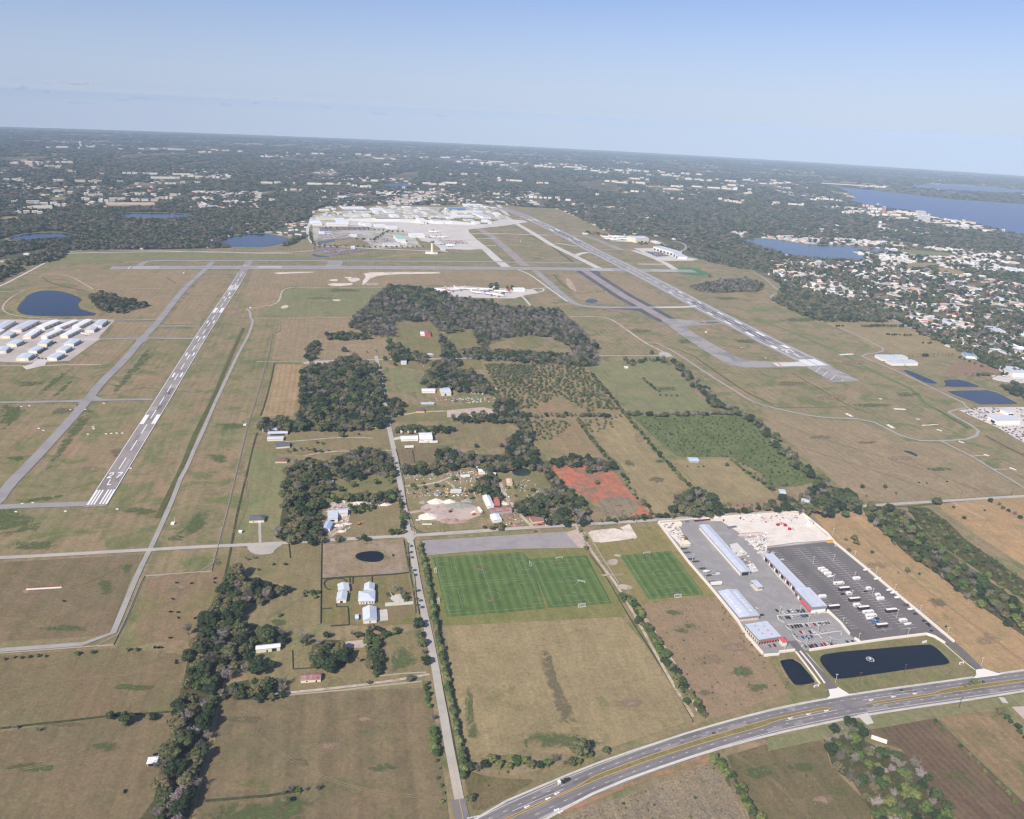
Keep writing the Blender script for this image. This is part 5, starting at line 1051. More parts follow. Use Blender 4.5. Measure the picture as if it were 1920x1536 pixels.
# ================================================================ TOWERS, POLES, SIGNS, FENCES
def cyl(V, Fc, cx, cy, z0, z1, r0, r1, n=8, cap=True):
    o = len(V)
    for z, r in ((z0, r0), (z1, r1)):
        for k in range(n): V.append((cx+r*math.cos(2*math.pi*k/n), cy+r*math.sin(2*math.pi*k/n), z))
    for k in range(n): Fc.append((o+k, o+(k+1) % n, o+n+(k+1) % n, o+n+k))
    if cap: Fc.append(tuple(o+n+k for k in range(n))); Fc.append(tuple(o+k for k in range(n))[::-1])
def box(V, Fc, x0, x1, y0, y1, z0, z1):
    o = len(V); V += [(x0, y0, z0), (x1, y0, z0), (x1, y1, z0), (x0, y1, z0), (x0, y0, z1), (x1, y0, z1), (x1, y1, z1), (x0, y1, z1)]
    Fc += [(o+3, o+2, o+1, o), (o+4, o+5, o+6, o+7), (o, o+1, o+5, o+4), (o+1, o+2, o+6, o+5), (o+2, o+3, o+7, o+6), (o+3, o, o+4, o+7)]
def root_at(name, px, py, rz=0.0, up=.5, **k):
    p = G(px, py); r_ = empty(name, (p.x, p.y, gz(p.x, p.y)+up), rz); tag(r_, **k); return r_
def pmesh(root, name, fn, mat, smooth=False):
    V, Fc = [], []; fn(V, Fc); o = mesh_obj(name, V, Fc, mat, smooth=smooth); return child(root, o)
# control tower
r_ = root_at('control_tower', 810.5, 476, label='white airport control tower with a dark glass cab', cat='control tower')
pmesh(r_, 'shaft', lambda V, F: cyl(V, F, 0, 0, 0, 38, 5, 4.5, 12), CRM)
pmesh(r_, 'cab', lambda V, F: cyl(V, F, 0, 0, 38, 43, 5, 7.5, 12), DK); pmesh(r_, 'roof', lambda V, F: cyl(V, F, 0, 0, 43, 45, 8, 7, 12), GRM)
pmesh(r_, 'base_building', lambda V, F: (box(V, F, -24, 9, -9, 9, -1, 5), box(V, F, 9.1, 19, -6, 6, -1, 4)), WHM)
for px, py, lb, hh in ((1648, 430, 'white water tower in the far town by the lake', 42), (836, 403, 'slim white water tower behind the terminal', 34), (152, 277, 'tiny white water tower far on the left plain', 60)):
    r_ = root_at('water_tower', px, py, label=lb, cat='water tower'); k = hh/42
    pmesh(r_, 'legs', lambda V, F: [cyl(V, F, 8*k*math.cos(a), 8*k*math.sin(a), 0, 30*k, 1.4*k, 1.1*k, 6) for a in (0, 1.57, 3.14, 4.71)]+[cyl(V, F, 0, 0, 0, 30*k, 2.6*k, 2.4*k, 8)], WHM)
    pmesh(r_, 'tank', lambda V, F: (cyl(V, F, 0, 0, 29*k, 33*k, 4*k, 9*k, 14), cyl(V, F, 0, 0, 33*k, 38*k, 9*k, 9*k, 14), cyl(V, F, 0, 0, 38*k, 42*k, 9*k, 2*k, 14)), WHM)
# lamp poles in the storage yard
poles = [(1298, 1053, 'beside the left boundary wall, upper'), (1322, 1087, 'beside the left boundary wall, lower'), (1275, 1030, 'beside the sand heap'), (1524, 1058, 'first from the top in the left spine of the lot'), (1562, 1054, 'first from the top in the right spine of the lot'), (1601, 1087, 'second from the top in the right spine'), (1562, 1091, 'second from the top in the left spine'), (1596, 1122, 'third from the top in the left spine'), (1635, 1118, 'third from the top in the right spine'), (1681, 1158, 'bottom of the right spine'), (1701, 1194, 'at the wall above the long pond'), (1775, 1192, 'at the bottom end of the right boundary wall'), (1602, 1047, 'first on the right boundary wall'), (1642, 1079, 'second on the right boundary wall'), (1677, 1110, 'third on the right boundary wall'), (1724, 1150, 'fourth on the right boundary wall'), (1579, 1174, 'at the lot gate wall'), (1515, 1169, 'in the middle car row'), (1533, 1187, 'in the third car row'), (1512, 1209, 'in the front car row, left'), (1555, 1211, 'in the front car row, right'), (1609, 1203, 'beside the short gate wall'), (1470, 1222, 'beside the office lot'), (1461, 1152, 'at the left end of the first car row'), (1499, 1151, 'in the first car row'), (1839, 1249, 'beside the exit road'), (1566, 1281, 'beside the entry road'), (1561, 1004, 'beside the yellow container')]
pole_root = None
def vpole(px, py, lb, h=9.0, group='lamp poles of the storage yard', mat=None, name='lamp_pole'):
    r_ = root_at(name, px, py, label=lb, cat='lamp pole' if name == 'lamp_pole' else 'pole', group=group); mt = mat or plain('pole_grey', C(206, 204, 200), .5, .03, 3)
    pmesh(r_, 'pole', lambda V, F: cyl(V, F, 0, 0, -1, h, .24, .17, 6), mt)
    pmesh(r_, 'lamp_head' if name == 'lamp_pole' else 'crossarm', lambda V, F: box(V, F, -1.1, 1.1, -.25, .25, h, h+.3), mt); return r_
for px, py, lb in poles: vpole(px, py, 'pale lamp pole %s' % lb)
UPM = plain('wood_pole', C(96, 84, 72), .9, .1, 1)
for i, (px, py) in enumerate(((1610, 1281), (1694, 1266), (1798, 1328), (1472, 1292), (545, 1012), (600, 1008), (777, 1004), (834, 1000), (1112, 986), (1193, 981), (1415, 966), (1532, 958), (1743, 942), (1800, 936), (1896, 930), (1232, 979))):
    vpole(px, py, 'wooden utility pole, %s from the left along the streets' % ordn(i), 11.0, 'utility poles', UPM, 'utility_pole')
relabel([o for o in COL.objects if o.get('group') == 'utility poles'], 'dark wooden utility pole, %s from the left along the streets')
# entrance signs
for px, py, lb in ((1530, 1289, 'white entrance sign wall with a dark panel by the small pond'), (1802, 1246, 'white entrance sign wall with a dark panel by the exit road'), (1733, 1206, 'small white inlet wall on the far bank of the long pond')):
    r_ = root_at('sign_wall', px, py, math.atan2(-AY.y, -AY.x)+math.pi+.1, label=lb, cat='sign')
    pmesh(r_, 'panel_wall', lambda V, F: box(V, F, -2.6, 2.6, -.3, .3, -.5, 2.2), WHM)
    if py > 1220: pmesh(r_, 'dark_panel', lambda V, F: box(V, F, -1.5, 1.4, -.36, -.31, .6, 1.6), plain('maroon_panel', C(96, 60, 62), .6, .1, 1))
# fountain in the long pond
r_ = root_at('fountain', 1631, 1238, label='small white fountain spray in the middle of the long dark pond', cat='fountain', up=.8)
def spray(V, F):
    rnd = random.Random(3)
    for k in range(220):
        a = rnd.uniform(0, 6.28); d = rnd.choice((rnd.uniform(0, 1.5), rnd.uniform(2.6, 3.8))); x, y = d*math.cos(a), d*math.sin(a); z = rnd.uniform(0, 1.6) if d < 2 else rnd.uniform(0, .4)
        s = .16; o = len(V); V += [(x-s, y, z), (x+s, y, z), (x, y+s, z+s*1.5)]; F.append((o, o+1, o+2))
pmesh(r_, 'spray', spray, plain('foam_white', C(230, 236, 240), .6, .05, 1))
# soccer lines and goals
def soccer(tl, tr, br, bl, horizontal):
    c = [G(*q) for q in (tl, tr, br, bl)]
    if horizontal: o, U_, V_ = c[0], (c[1]-c[0]), (c[3]-c[0]); o2 = (c[2]-c[3]); 
    def B(u, v): return (c[0]*(1-u)+c[1]*u)*(1-v)+(c[3]*(1-u)+c[2]*u)*v
    L = (c[1]-c[0]).length if horizontal else (c[3]-c[0]).length; W_ = (c[3]-c[0]).length if horizontal else (c[1]-c[0]).length
    f = (lambda l, w_: B(l, w_)) if horizontal else (lambda l, w_: B(w_, l))
    wd = .16
    def ln(*q):
        for a, b in zip(q, q[1:]): sc_.seg(f(*a), f(*b), wd)
    ln((0, 0), (1, 0)); ln((0, 1), (1, 1)); ln((0, 0), (0, 1)); ln((1, 0), (1, 1)); ln((.5, 0), (.5, 1))
    pa, pw, ga, gw = 15/L, 18.5/W_, 5.5/L, 9/W_
    for s_ in (0, 1):
        g = (lambda v: v) if s_ == 0 else (lambda v: 1-v)
        ln((g(0), .5-pw), (g(pa), .5-pw), (g(pa), .5+pw), (g(0), .5+pw)); ln((g(0), .5-gw), (g(ga), .5-gw), (g(ga), .5+gw), (g(0), .5+gw))
        rr_ = 9; q = [(g((11+rr_*math.cos(t))/L), .5+rr_*math.sin(t)/W_) for t in [(-.95+1.9*k/8)*1.0 for k in range(9)]]
        q = [p for p in q if abs(p[0]-g(0)) > pa]
        if len(q) > 1: ln(*q)
    q = [(.5+8.6*math.cos(2*math.pi*k/28)/L, .5+8.6*math.sin(2*math.pi*k/28)/W_) for k in range(29)]; ln(*q)
sc_ = Acc(6)
soccer((817, 1049.5), (977, 1038.5), (992.5, 1084.5), (827.5, 1096.5), True); soccer((829, 1100.5), (997, 1088), (1016, 1139), (842.5, 1153), True)
soccer((1000, 1055.5), (1096, 1048), (1141, 1129), (1036, 1137.5), False); soccer((1171, 1043), (1257.5, 1037), (1314.5, 1114), (1221, 1122.5), False)
sc_.build('pitch_lines', plain('pitch_paint', C(172, 188, 160), .8, .15, 2))
def goal(px, py, rz, lb):
    r_ = root_at('soccer_goal', px, py, rz, label=lb, cat='soccer goal', group='white goals on the soccer fields'); mt = WHT
    def fr(V, F):
        t = .11
        box(V, F, -3.7-t, -3.7+t, -t, t, 0, 2.4); box(V, F, 3.7-t, 3.7+t, -t, t, 0, 2.4); box(V, F, -3.7-t, 3.7+t, -t, t, 2.4, 2.4+2*t)
        box(V, F, -3.7-t, 3.7+t, 1.9, 1.9+2*t, 0, 2*t)
        for sx in (-3.7, 3.7): box(V, F, sx-t, sx+t, t, 1.9, 0, 2*t)
    pmesh(r_, 'frame', fr, mt)
    def net(V, F):
        o = len(V); V += [(-3.6, .1, 2.35), (3.6, .1, 2.35), (3.6, 1.9, .1), (-3.6, 1.9, .1), (-3.6, .8, 2.3), (3.6, .8, 2.3)]
        for i in range(9):
            x = -3.6+i*.9; o = len(V); V += [(x-.03, .1, 2.38), (x+.03, .1, 2.38), (x+.03, 1.95, .1), (x-.03, 1.95, .1)]; F.append((o, o+1, o+2, o+3))
        for i in range(4):
            f = i/4; y, z = .1+1.85*f, 2.38-2.28*f; o = len(V); V += [(-3.6, y, z), (3.6, y, z), (3.6, y+.05, z-.06), (-3.6, y+.05, z-.06)]; F.append((o, o+1, o+2, o+3))
        del V[0:0]
    pmesh(r_, 'net', net, plain('net_white', C(220, 224, 220), .9, .03, 1)); return r_
aL = math.atan2(AX.y, AX.x)
for px, py, rz, lb in ((818, 1071, aL-0, 'white goal at the left end of the upper left pitch'), (823.5, 1128, aL, 'white goal at the left end of the lower left pitch'), (1048.5, 1049, aL-math.pi/2, 'white goal at the far end of the middle pitch'), (1090.5, 1137, aL+math.pi/2, 'white goal at the near end of the middle pitch'), (1090, 1093, aL-math.pi/2-.5, 'white goal moved into the centre of the middle pitch'), (993, 1059, aL+math.pi-.2, 'white goal at the right end of the upper left pitch'), (1212.5, 1039.5, aL-math.pi/2, 'white goal at the far end of the right pitch'), (1270.5, 1119, aL+math.pi/2, 'white goal at the near end of the right pitch')): goal(px, py, rz, lb)
# fences and ditches
FM = plain('fence_dark', C(70, 76, 62), .9, .1, 1); FN = plain('fence_grey', C(178, 172, 160), .8, .1, 1)
DT = grass('ditch_dark', C(60, 62, 46), C(78, 80, 54), C(92, 92, 62), big=8, mid=4, fine=1, var=.5)
DS = grass('ditch_soft', C(84, 86, 54), C(98, 94, 62), C(74, 80, 48), big=20, mid=8, fine=2)
STR = plain('fence_strip', C(148, 138, 124), .95, .12, 3)
for s, w_, lb in (("526,600 525,622 511,626 505,660 495,697 480,752 465,797 440,902 425,965 407,1032 397,1072 272,1081 266,1090 235,1165 213,1210 0,1226 -100,1232", 2.2, 'long chain-link airport fence running down the west side'),):
    ribbon('bare_strip', s, w_, STR, 4); wall('fence', s, 1.0, .12, FN, lb, 'fence', up=.3)
for s, w_ in (("515,682 507,720 497,757 489,780", 3), ("482,812 476,832 460,902 447,952 434,1022 429,1050 420,1090", 2.2), ("0,1367 25,1362 90,1357 150,1350 190,1344 290,1338 330,1335", 2.2), ("385,1503 440,1498 480,1496 500,1494 540,1486 560,1484", 2.5), ("775,1010 785,1070 797,1135 810,1190 826,1270 838,1330 852,1400 862,1450", 1.6), ("757,1012 768,1070 776,1110 780,1150", 1.5), ("735,830 745,850 752,885 765,985 780,1003 880,997", 1.4), ("1105,1040 1130,1070 1155,1115 1175,1150 1200,1190 1240,1250 1280,1320 1300,1355", 1.4)):
    ribbon('ditch', s, w_, DT, 3, 1)
for s, w_ in (("457,615 425,685 397,755 365,815 345,870 320,922 295,972", 7), ("1225,645 1290,660 1345,700 1400,737 1450,760", 4), ("1485,700 1540,732 1580,755 1600,766 1625,773.5", 3), ("1440,764 1520,765 1590,763", 2), ("980,438 1020,452 1045,470 1075,492", 10), ("1040,515 1045,525 1080,553 1110,548 1138,545", 5), ("330,532 310,520", 3), ("80,520 95,532 155,545", 4), ("1780,942 1700,951 1640,951", 3)):
    ribbon('swale', s, w_, DS, 3, 1)
ribbon('swale', "1440,607 1490,625 1540,647 1575,662 1615,685 1665,710 1715,732 1732,757 1757,767 1790,787 1822,805", 8, grass('swale_green', C(92, 112, 66), C(104, 116, 72), C(84, 104, 58), big=20, mid=8, fine=2), 3, 1)
ribbon('ditch', "1757,769 1790,789 1815,803", 2.5, DT, 4, 1); ribbon('ditch', "1847,817 1880,835 1925,857 2000,890", 3, DT, 3)
for s, h_, mt, lb in (("603,1020 602,1085 601,1170", 1.6, FM, 'dark hedge-like fence left of the farmhouse plot'), ("604,1087 654,1083 660,1083 696,1081 740,1078 766,1075", 1.6, FM, 'dark fence between the farmhouse plot and the pond paddock'), ("765,1022 768,1074", 1.5, FM, 'dark fence at the right side of the pond paddock'), ("697,1082 697,1095", 1.5, FM, 'short dark fence behind the farmhouse'), ("655,1084 656,1094", 1.4, FM, 'short dark fence left of the upper stable lane'), ("661,1083 661,1096", 1.4, FM, 'short dark fence right of the upper stable lane'), ("604,1143 622,1142", 1.4, FM, 'short dark fence below the stables'), ("630,1134 631,1139 652,1139 653,1155 654,1173 620,1175", 1.4, FM, 'dark fence round the small paddock below the stables'), ("607,1095 612,1089 630,1086 645,1087 650,1092", 1.4, FM, 'curved dark rail of the round pen, upper arc'), ("607,1095 609,1102 614,1106 620,1107", 1.4, FM, 'curved dark rail of the round pen, lower arc'), ("480,1313 560,1303 640,1296 700,1288 760,1282 800,1278", 1.3, FN, 'grey rail fence below the sandy driveway'), ("710,1269 760,1264 800,1262", 1.3, FN, 'grey rail fence above the sandy driveway'), ("777,1078 781,1120 786,1152", 1.3, FM, 'dark fence between the farmhouse lawn and the lane'), ("541,1018 544,1047", 1.4, FM, 'short dark fence below the cul-de-sac'), ("548,1221 549,1256 585,1254", 1.2, FM, 'fence corner left of the oak clump'), ("752,885 757,905 762,950 780,1000", 1.6, FN, 'chain-link fence along the lane beside the junk yard'), ("784,1003 1000,988", 1.4, FN, 'chain-link fence between the junk yard and the street'), ("1100,998 1160,1095", 1.5, FN, 'wire fence between the two sports grounds'), ("742,843 752,880", 1.3, FM, 'field fence beside the lane above the junk yard'), ("773,845 777,868", 1.3, FM, 'fence between two small fields above the junk yard')):
    wall('fence', s, h_, .5 if mt is FM else .15, mt, lb, 'fence', up=.2)
# approach light bar, antenna, airfield slabs and small markers
p0, p1 = G(49, 1106), G(116, 1102); r_ = empty('light_bar', (p0.x, p0.y, gz(p0.x, p0.y)+.3)); tag(r_, 'long white slab with a row of orange antennas in the west grass', 'antenna array')
u_ = (p1-p0); Lb = u_.length; r_.rotation_euler = (0, 0, math.atan2(u_.y, u_.x))
pmesh(r_, 'slab', lambda V, F: box(V, F, 0, Lb, -1.2, 1.2, -.4, .3), WHM)
OR = plain('signal_orange', C(208, 110, 84), .6, .05, 1)
for k in range(14):
    x = 1.5+k*(Lb-3)/13; pmesh(r_, 'antenna', lambda V, F: (box(V, F, x-.12, x+.12, 1.0, 1.2, .3, 2.0), box(V, F, x-.12, x+.12, -.8, 2.4, 1.8, 2.0)), OR)
for i, (x0, y0, x1, y1, w_) in enumerate(((1586, 776, 1598, 782, 7), (1664, 797, 1676, 804, 7), (1676, 767.5, 1698, 768.5, 7), (1728, 798.5, 1759, 797, 3), (1756, 806, 1766, 809, 5), (1798, 828, 1808, 832, 5), (1845, 852.5, 1854, 856, 5), (1893, 877.5, 1905, 882.5, 5), (1574, 666, 1600, 664.5, 8), (1648, 749, 1654, 748.6, 5), (1717, 786.5, 1725, 787, 4))):
    a_, b_ = G(x0, y0), G(x1, y1); acc = Acc(5); acc.seg(a_, b_, w_); acc.build('concrete_slab', MATS['bright_concrete'])
    if i in (0, 1, 5, 3):
        r_ = empty('approach_light', (a_.x, a_.y, gz(a_.x, a_.y)+.7)); tag(r_, ('left-hand', 'middle', '', 'flat', '', 'right-hand')[i]+' red and white light stand on a slab beside the curved service road', 'light stand', 'approach light stands')
        n_ = 4; u_ = (b_-a_)/n_
        for k in range(n_): pmesh(r_, 'lamp', lambda V, F: box(V, F, u_.x*(k+.5)-.5, u_.x*(k+.5)+.5, u_.y*(k+.5)-.5, u_.y*(k+.5)+.5, 0, 1.2), OR if k % 2 else WHM)
for px, py, lb in ((471, 578, 'thin white mast with a base hut at the track corner'), (328, 983, 'pale windsock post on a dirt patch beside the service road'), (1325, 624, 'small white marker station in the grass beside the right runway'), (462, 798, 'pale gate post on the fence line by the track'), (346, 513, 'small white hut in the far west airfield grass'), (977, 453, 'small white station between the far taxiways')):
    r_ = root_at('mast_station', px, py, label=lb, cat='mast', up=.2)
    pmesh(r_, 'mast', lambda V, F: cyl(V, F, 0, 0, 0, 9, .35, .2, 6), WHM); pmesh(r_, 'hut', lambda V, F: box(V, F, -4, 0, -2, 1.5, 0, 2.2), WHM)
mk = ((73, 804), (175, 801.5), (176, 805), (165, 815), (199, 814.5), (209, 813.5), (219, 813), (229.5, 813), (30, 960.5), (42, 945.5), (62, 943.5), (123, 959.5), (220, 955.5), (245, 879), (132, 769), (160, 768.5), (195, 757), (1113, 548), (1137, 548), (82, 808), (40, 763), (55, 761.5), (1390, 652), (1435, 672))
for i, (px, py) in enumerate(mk):
    r_ = root_at('airfield_marker', px, py, label='x', cat='marker', group='small pale markers in the airfield grass', up=.2)
    pmesh(r_, 'sign_board', lambda V, F: box(V, F, -1.6, 1.6, -.5, .5, 0, 1.0), WHM)
relabel([o for o in COL.objects if o.get('group') == 'small pale markers in the airfield grass'], 'small pale marker board in the airfield grass, %s from the left')
# lake bridge far away
p0, p1 = G(1540, 347.5), G(1618, 352.5); u_ = p1-p0; r_ = empty('lake_bridge', (p0.x, p0.y, gz(p0.x, p0.y)+3), math.atan2(u_.y, u_.x)); tag(r_, 'long pale bridge crossing the narrow end of the far lake', 'bridge')
pmesh(r_, 'deck', lambda V, F: box(V, F, 0, u_.length, -16, 16, 14, 22), CON)
for k in range(12): pmesh(r_, 'pier', lambda V, F: box(V, F, 60+k*u_.length/13, 78+k*u_.length/13, -8, 8, -4, 14), GRM)
# soil, sand and rubble heaps of the yards
def heap(px, py, rx, ry, h, mt, lb, seed=0):
    h *= 1.7; r_ = root_at('heap', px, py, math.atan2(AX.y, AX.x)-math.pi/2, label=lb, cat='heap', up=.2); rnd = random.Random(seed)
    V, Fc = [], []; n, m_ = 20, 7
    for j in range(m_+1):
        f = j/m_
        for k in range(n):
            a = 2*math.pi*k/n; q = 1+.22*noise.noise(Vector((math.cos(a)*2, math.sin(a)*2, seed))); zz = h*(1-f)**.9*(1+.3*noise.noise(Vector((math.cos(a)*f*3+seed, math.sin(a)*f*3, 1))))
            V.append((rx*f*q*math.cos(a), ry*f*q*math.sin(a), max(-.2, zz) if j < m_ else -.3))
    for j in range(m_):
        for k in range(n): Fc.append((j*n+k, (j+1)*n+k, (j+1)*n+(k+1) % n, j*n+(k+1) % n))
    o = mesh_obj('heap_surface', V, Fc, mt, smooth=False); child(r_, o)
CS = plain('cream_sand', C(228, 218, 202), .95, .1, 1.5); GV = plain('grey_rubble', C(150, 148, 140), .95, .3, .8); PS = plain('brown_soil', C(160, 134, 120), .95, .18, 1.2); WR = plain('white_rubble', C(220, 206, 194), .95, .3, .7)
fld('sand_yard', "785,955 800,945 830,938 880,945 900,955 905,965 880,975 850,985 810,975 800,965", PNK, 3, 1)
for q in ((818, 942, 12, 7, 3.2, CS, 'cream sand heap, upper left in the yard east of the lane'), (842, 942, 9, 5, 2.6, CS, 'second cream sand heap beside grey rubble'), (862, 949, 20, 9, 2.6, GV, 'wide grey rubble heap'), (876, 940, 9, 6, 2.4, GV, 'small dark rubble heap behind the wide one'), (803, 970, 13, 8, 3.4, CS, 'cream rubble-topped heap, lower left in the yard east of the lane'), (836, 978, 8, 5, 2.6, PS, 'brown soil heap left of two'), (851, 978, 8, 5, 2.6, PS, 'brown soil heap right of two'), (890, 962, 5, 4, 2.0, CS, 'small cream heap beside the loader'), (793, 943, 6, 4, 1.6, GV, 'small grey gravel heap'), (868, 978, 10, 4, 1.4, PS, 'low flat soil heap')): heap(*q, seed=int(q[0]))
fld('stone_yard', "612,975 615,945 640,938 660,945 655,975 650,985 630,1003 617,1010 612,995", MATS['grey_sand'], 3, 1)
for q in ((636, 986, 9, 4, 1.2, WR, 'white stone scatter below the square workshop'), (650, 983, 8, 3, 1.0, WR, 'white stone scatter right of the square workshop'), (640, 941, 9, 3, 1.2, WR, 'white stone scatter above the workshops'), (672, 944, 12, 4, 1.4, WR, 'white stone scatter beside the hedge'), (722, 947, 9, 4, 1.4, WR, 'white stone scatter near the lane'), (641, 997, 6, 3, 1.2, WR, 'white stone scatter at the yard entrance'), (912, 921, 8, 4, 1.0, GV, 'grey scrap scatter between the white shed and the barn'), (953, 969, 10, 5, 1.3, plain('scrap_red', C(150, 110, 104), .9, .4, .6), 'red scrap metal heap beside the track'), (948, 945, 6, 5, 1.2, WR, 'white scrap scatter right of the red roof'), (968, 985, 9, 4, 1.2, MATS['scrap_red'], 'red scrap metal heap at the street')): heap(*q, seed=int(q[0]))

# ================================================================ VEHICLES
def hull(V, Fc, L, W_, prof):
    """body from cross-sections: (x, half width, z0, z1) slightly rounded on top"""
    o = len(V)
    for x, hw, z0, z1 in prof: V += [(x, -hw, z0), (x, -hw, z1-.12), (x, -hw*.86, z1), (x, hw*.86, z1), (x, hw, z1-.12), (x, hw, z0)]
    for i in range(len(prof)-1):
        for k in range(6): a = o+6*i+k; b = o+6*i+(k+1) % 6; Fc.append((a, b, b+6, a+6)[::-1])
    Fc.append(tuple(o+k for k in range(6))); e = o+6*(len(prof)-1); Fc.append(tuple(e+k for k in range(6))[::-1])
def wheelf(x, y, r=.34, w_=.22):
    def f(V, F):
        n = 10; o = len(V)
        for s in (-w_/2, w_/2):
            for k in range(n): V.append((x+r*math.cos(2*math.pi*k/n), y+s, r+r*math.sin(2*math.pi*k/n)))
        for k in range(n): F.append((o+k, o+(k+1) % n, o+n+(k+1) % n, o+n+k))
        F.append(tuple(o+k for k in range(n))); F.append(tuple(o+n+k for k in range(n))[::-1])
    return f
TY = plain('tyre_rubber', C(36, 36, 38), .9, .05, 1); GLS = plain('dark_glass', C(26, 32, 40), .12, .05, 1, spec=.6)
CARC = {'white': C(236, 236, 234), 'silver': C(186, 188, 190), 'grey': C(120, 124, 128), 'black': C(32, 34, 38), 'dark blue': C(36, 48, 78), 'dark green': C(36, 56, 50), 'dark red': C(112, 36, 46), 'red': C(176, 34, 48), 'blue': C(62, 110, 160), 'cream': C(224, 214, 184), 'orange': C(220, 120, 50), 'yellow': C(226, 178, 84), 'tan': C(196, 170, 140), 'green': C(84, 150, 84)}
def cm(c): return plain('paint_'+c.replace(' ', '_'), CARC[c], .35, .02, 3, spec=.5)
PROTO = {}
def put(key, mk_, px, py, rz, lb, cat, group, up=.76, sc=1.0):
    p = G(px, py); 
    if key not in PROTO: PROTO[key] = r_ = mk_()
    else: r_ = copy_tree(PROTO[key])
    r_.location = (p.x, p.y, gz(p.x, p.y)+up); r_.rotation_euler = (0, 0, rz); r_.scale = (sc, sc, sc)
    for k in ('label', 'category', 'group'):
        if k in r_: del r_[k]
    tag(r_, lb, cat, group); return r_
def mk_car(c):
    def f():
        r_ = empty('parked_car', (0, 0, 0)); b = cm(c)
        pmesh(r_, 'body', lambda V, F: hull(V, F, 0, 0, [(-2.25, .75, .35, .8), (-2.1, .86, .25, .95), (-.4, .9, .22, .98), (1.2, .9, .22, .95), (2.1, .82, .25, .8), (2.3, .68, .32, .66)]), b)
        pmesh(r_, 'cabin', lambda V, F: hull(V, F, 0, 0, [(-1.95, .74, .93, .98), (-1.45, .72, .93, 1.4), (.2, .72, .93, 1.44), (1.15, .76, .93, .99)]), GLS)
        pmesh(r_, 'roof_panel', lambda V, F: box(V, F, -1.35, .15, -.6, .6, 1.445, 1.48), b)
        for x in (-1.35, 1.4):
            for y in (-.82, .82): pmesh(r_, 'wheel', wheelf(x, y), TY)
        return r_
    return f
def car(px, py, c, rz, lb, group, up=.76): return put('car_'+c, mk_car(c), px, py, rz, lb, 'car', group, up)
def mk_pickup(c):
    def f():
        r_ = empty('pickup_truck', (0, 0, 0)); b = cm(c)
        pmesh(r_, 'body', lambda V, F: hull(V, F, 0, 0, [(-2.8, .95, .45, 1.15), (-.5, .97, .4, 1.15), (1.9, .97, .4, 1.12), (2.7, .9, .45, 1.0)]), b)
        pmesh(r_, 'cabin', lambda V, F: hull(V, F, 0, 0, [(-.6, .85, 1.1, 1.75), (.8, .85, 1.1, 1.78), (1.6, .88, 1.1, 1.2)]), GLS); pmesh(r_, 'roof_panel', lambda V, F: box(V, F, -.5, .75, -.7, .7, 1.79, 1.84), b)
        pmesh(r_, 'load_bed', lambda V, F: box(V, F, -2.6, -.75, -.75, .75, 1.16, 1.2), DK)
        for x in (-1.8, 1.8):
            for y in (-.9, .9): pmesh(r_, 'wheel', wheelf(x, y, .4), TY)
        return r_
    return f
def mk_motorhome():
    r_ = empty('motorhome', (0, 0, 0))
    pmesh(r_, 'body', lambda V, F: hull(V, F, 0, 0, [(-5.4, 1.2, .5, 3.1), (-5.2, 1.25, .4, 3.25), (5.0, 1.25, .4, 3.25), (5.4, 1.2, .5, 2.9)]), plain('maroon_black_side', C(64, 46, 50), .4, .15, 2))
    pmesh(r_, 'roof', lambda V, F: (box(V, F, -5.3, 5.2, -1.15, 1.15, 3.26, 3.36), box(V, F, -1.5, -.3, -.4, .4, 3.36, 3.6), box(V, F, 2.2, 3.2, -.4, .4, 3.36, 3.55)), WHM)
    pmesh(r_, 'windscreen', lambda V, F: box(V, F, 5.38, 5.46, -1.05, 1.05, 1.5, 2.7), GLS)
    for x in (-3.2, -2.3, 3.4):
        for y in (-1.15, 1.15): pmesh(r_, 'wheel', wheelf(x, y, .48, .26), TY)
    return r_
def mk_trailer(c='white', L=7.0):
    def f():
        r_ = empty('travel_trailer', (0, 0, 0)); h = L/2
        pmesh(r_, 'body', lambda V, F: hull(V, F, 0, 0, [(-h, 1.15, .7, 2.7), (-h+.3, 1.22, .5, 2.95), (h-1.0, 1.22, .5, 2.95), (h-.3, 1.22, .55, 2.5), (h, 1.1, .8, 1.7)]), cm(c))
        pmesh(r_, 'stripe', lambda V, F: (box(V, F, -h+.5, h-1.2, -1.26, -1.225, 1.1, 1.5), box(V, F, -h+.5, h-1.2, 1.225, 1.26, 1.1, 1.5)), GRM)
        pmesh(r_, 'window', lambda V, F: (box(V, F, -h+1.2, -h+2.6, -1.26, -1.225, 1.7, 2.3), box(V, F, h-3.0, h-1.8, -1.26, -1.225, 1.7, 2.3)), GLS)
        pmesh(r_, 'roof_vent', lambda V, F: box(V, F, -.5, .5, -.35, .35, 2.95, 3.2), WHM)
        pmesh(r_, 'tow_bar', lambda V, F: box(V, F, h, h+1.4, -.1, .1, .5, .62), TY)
        for y in (-1.1, 1.1): pmesh(r_, 'wheel', wheelf(-.4, y, .36), TY)
        return r_
    return f
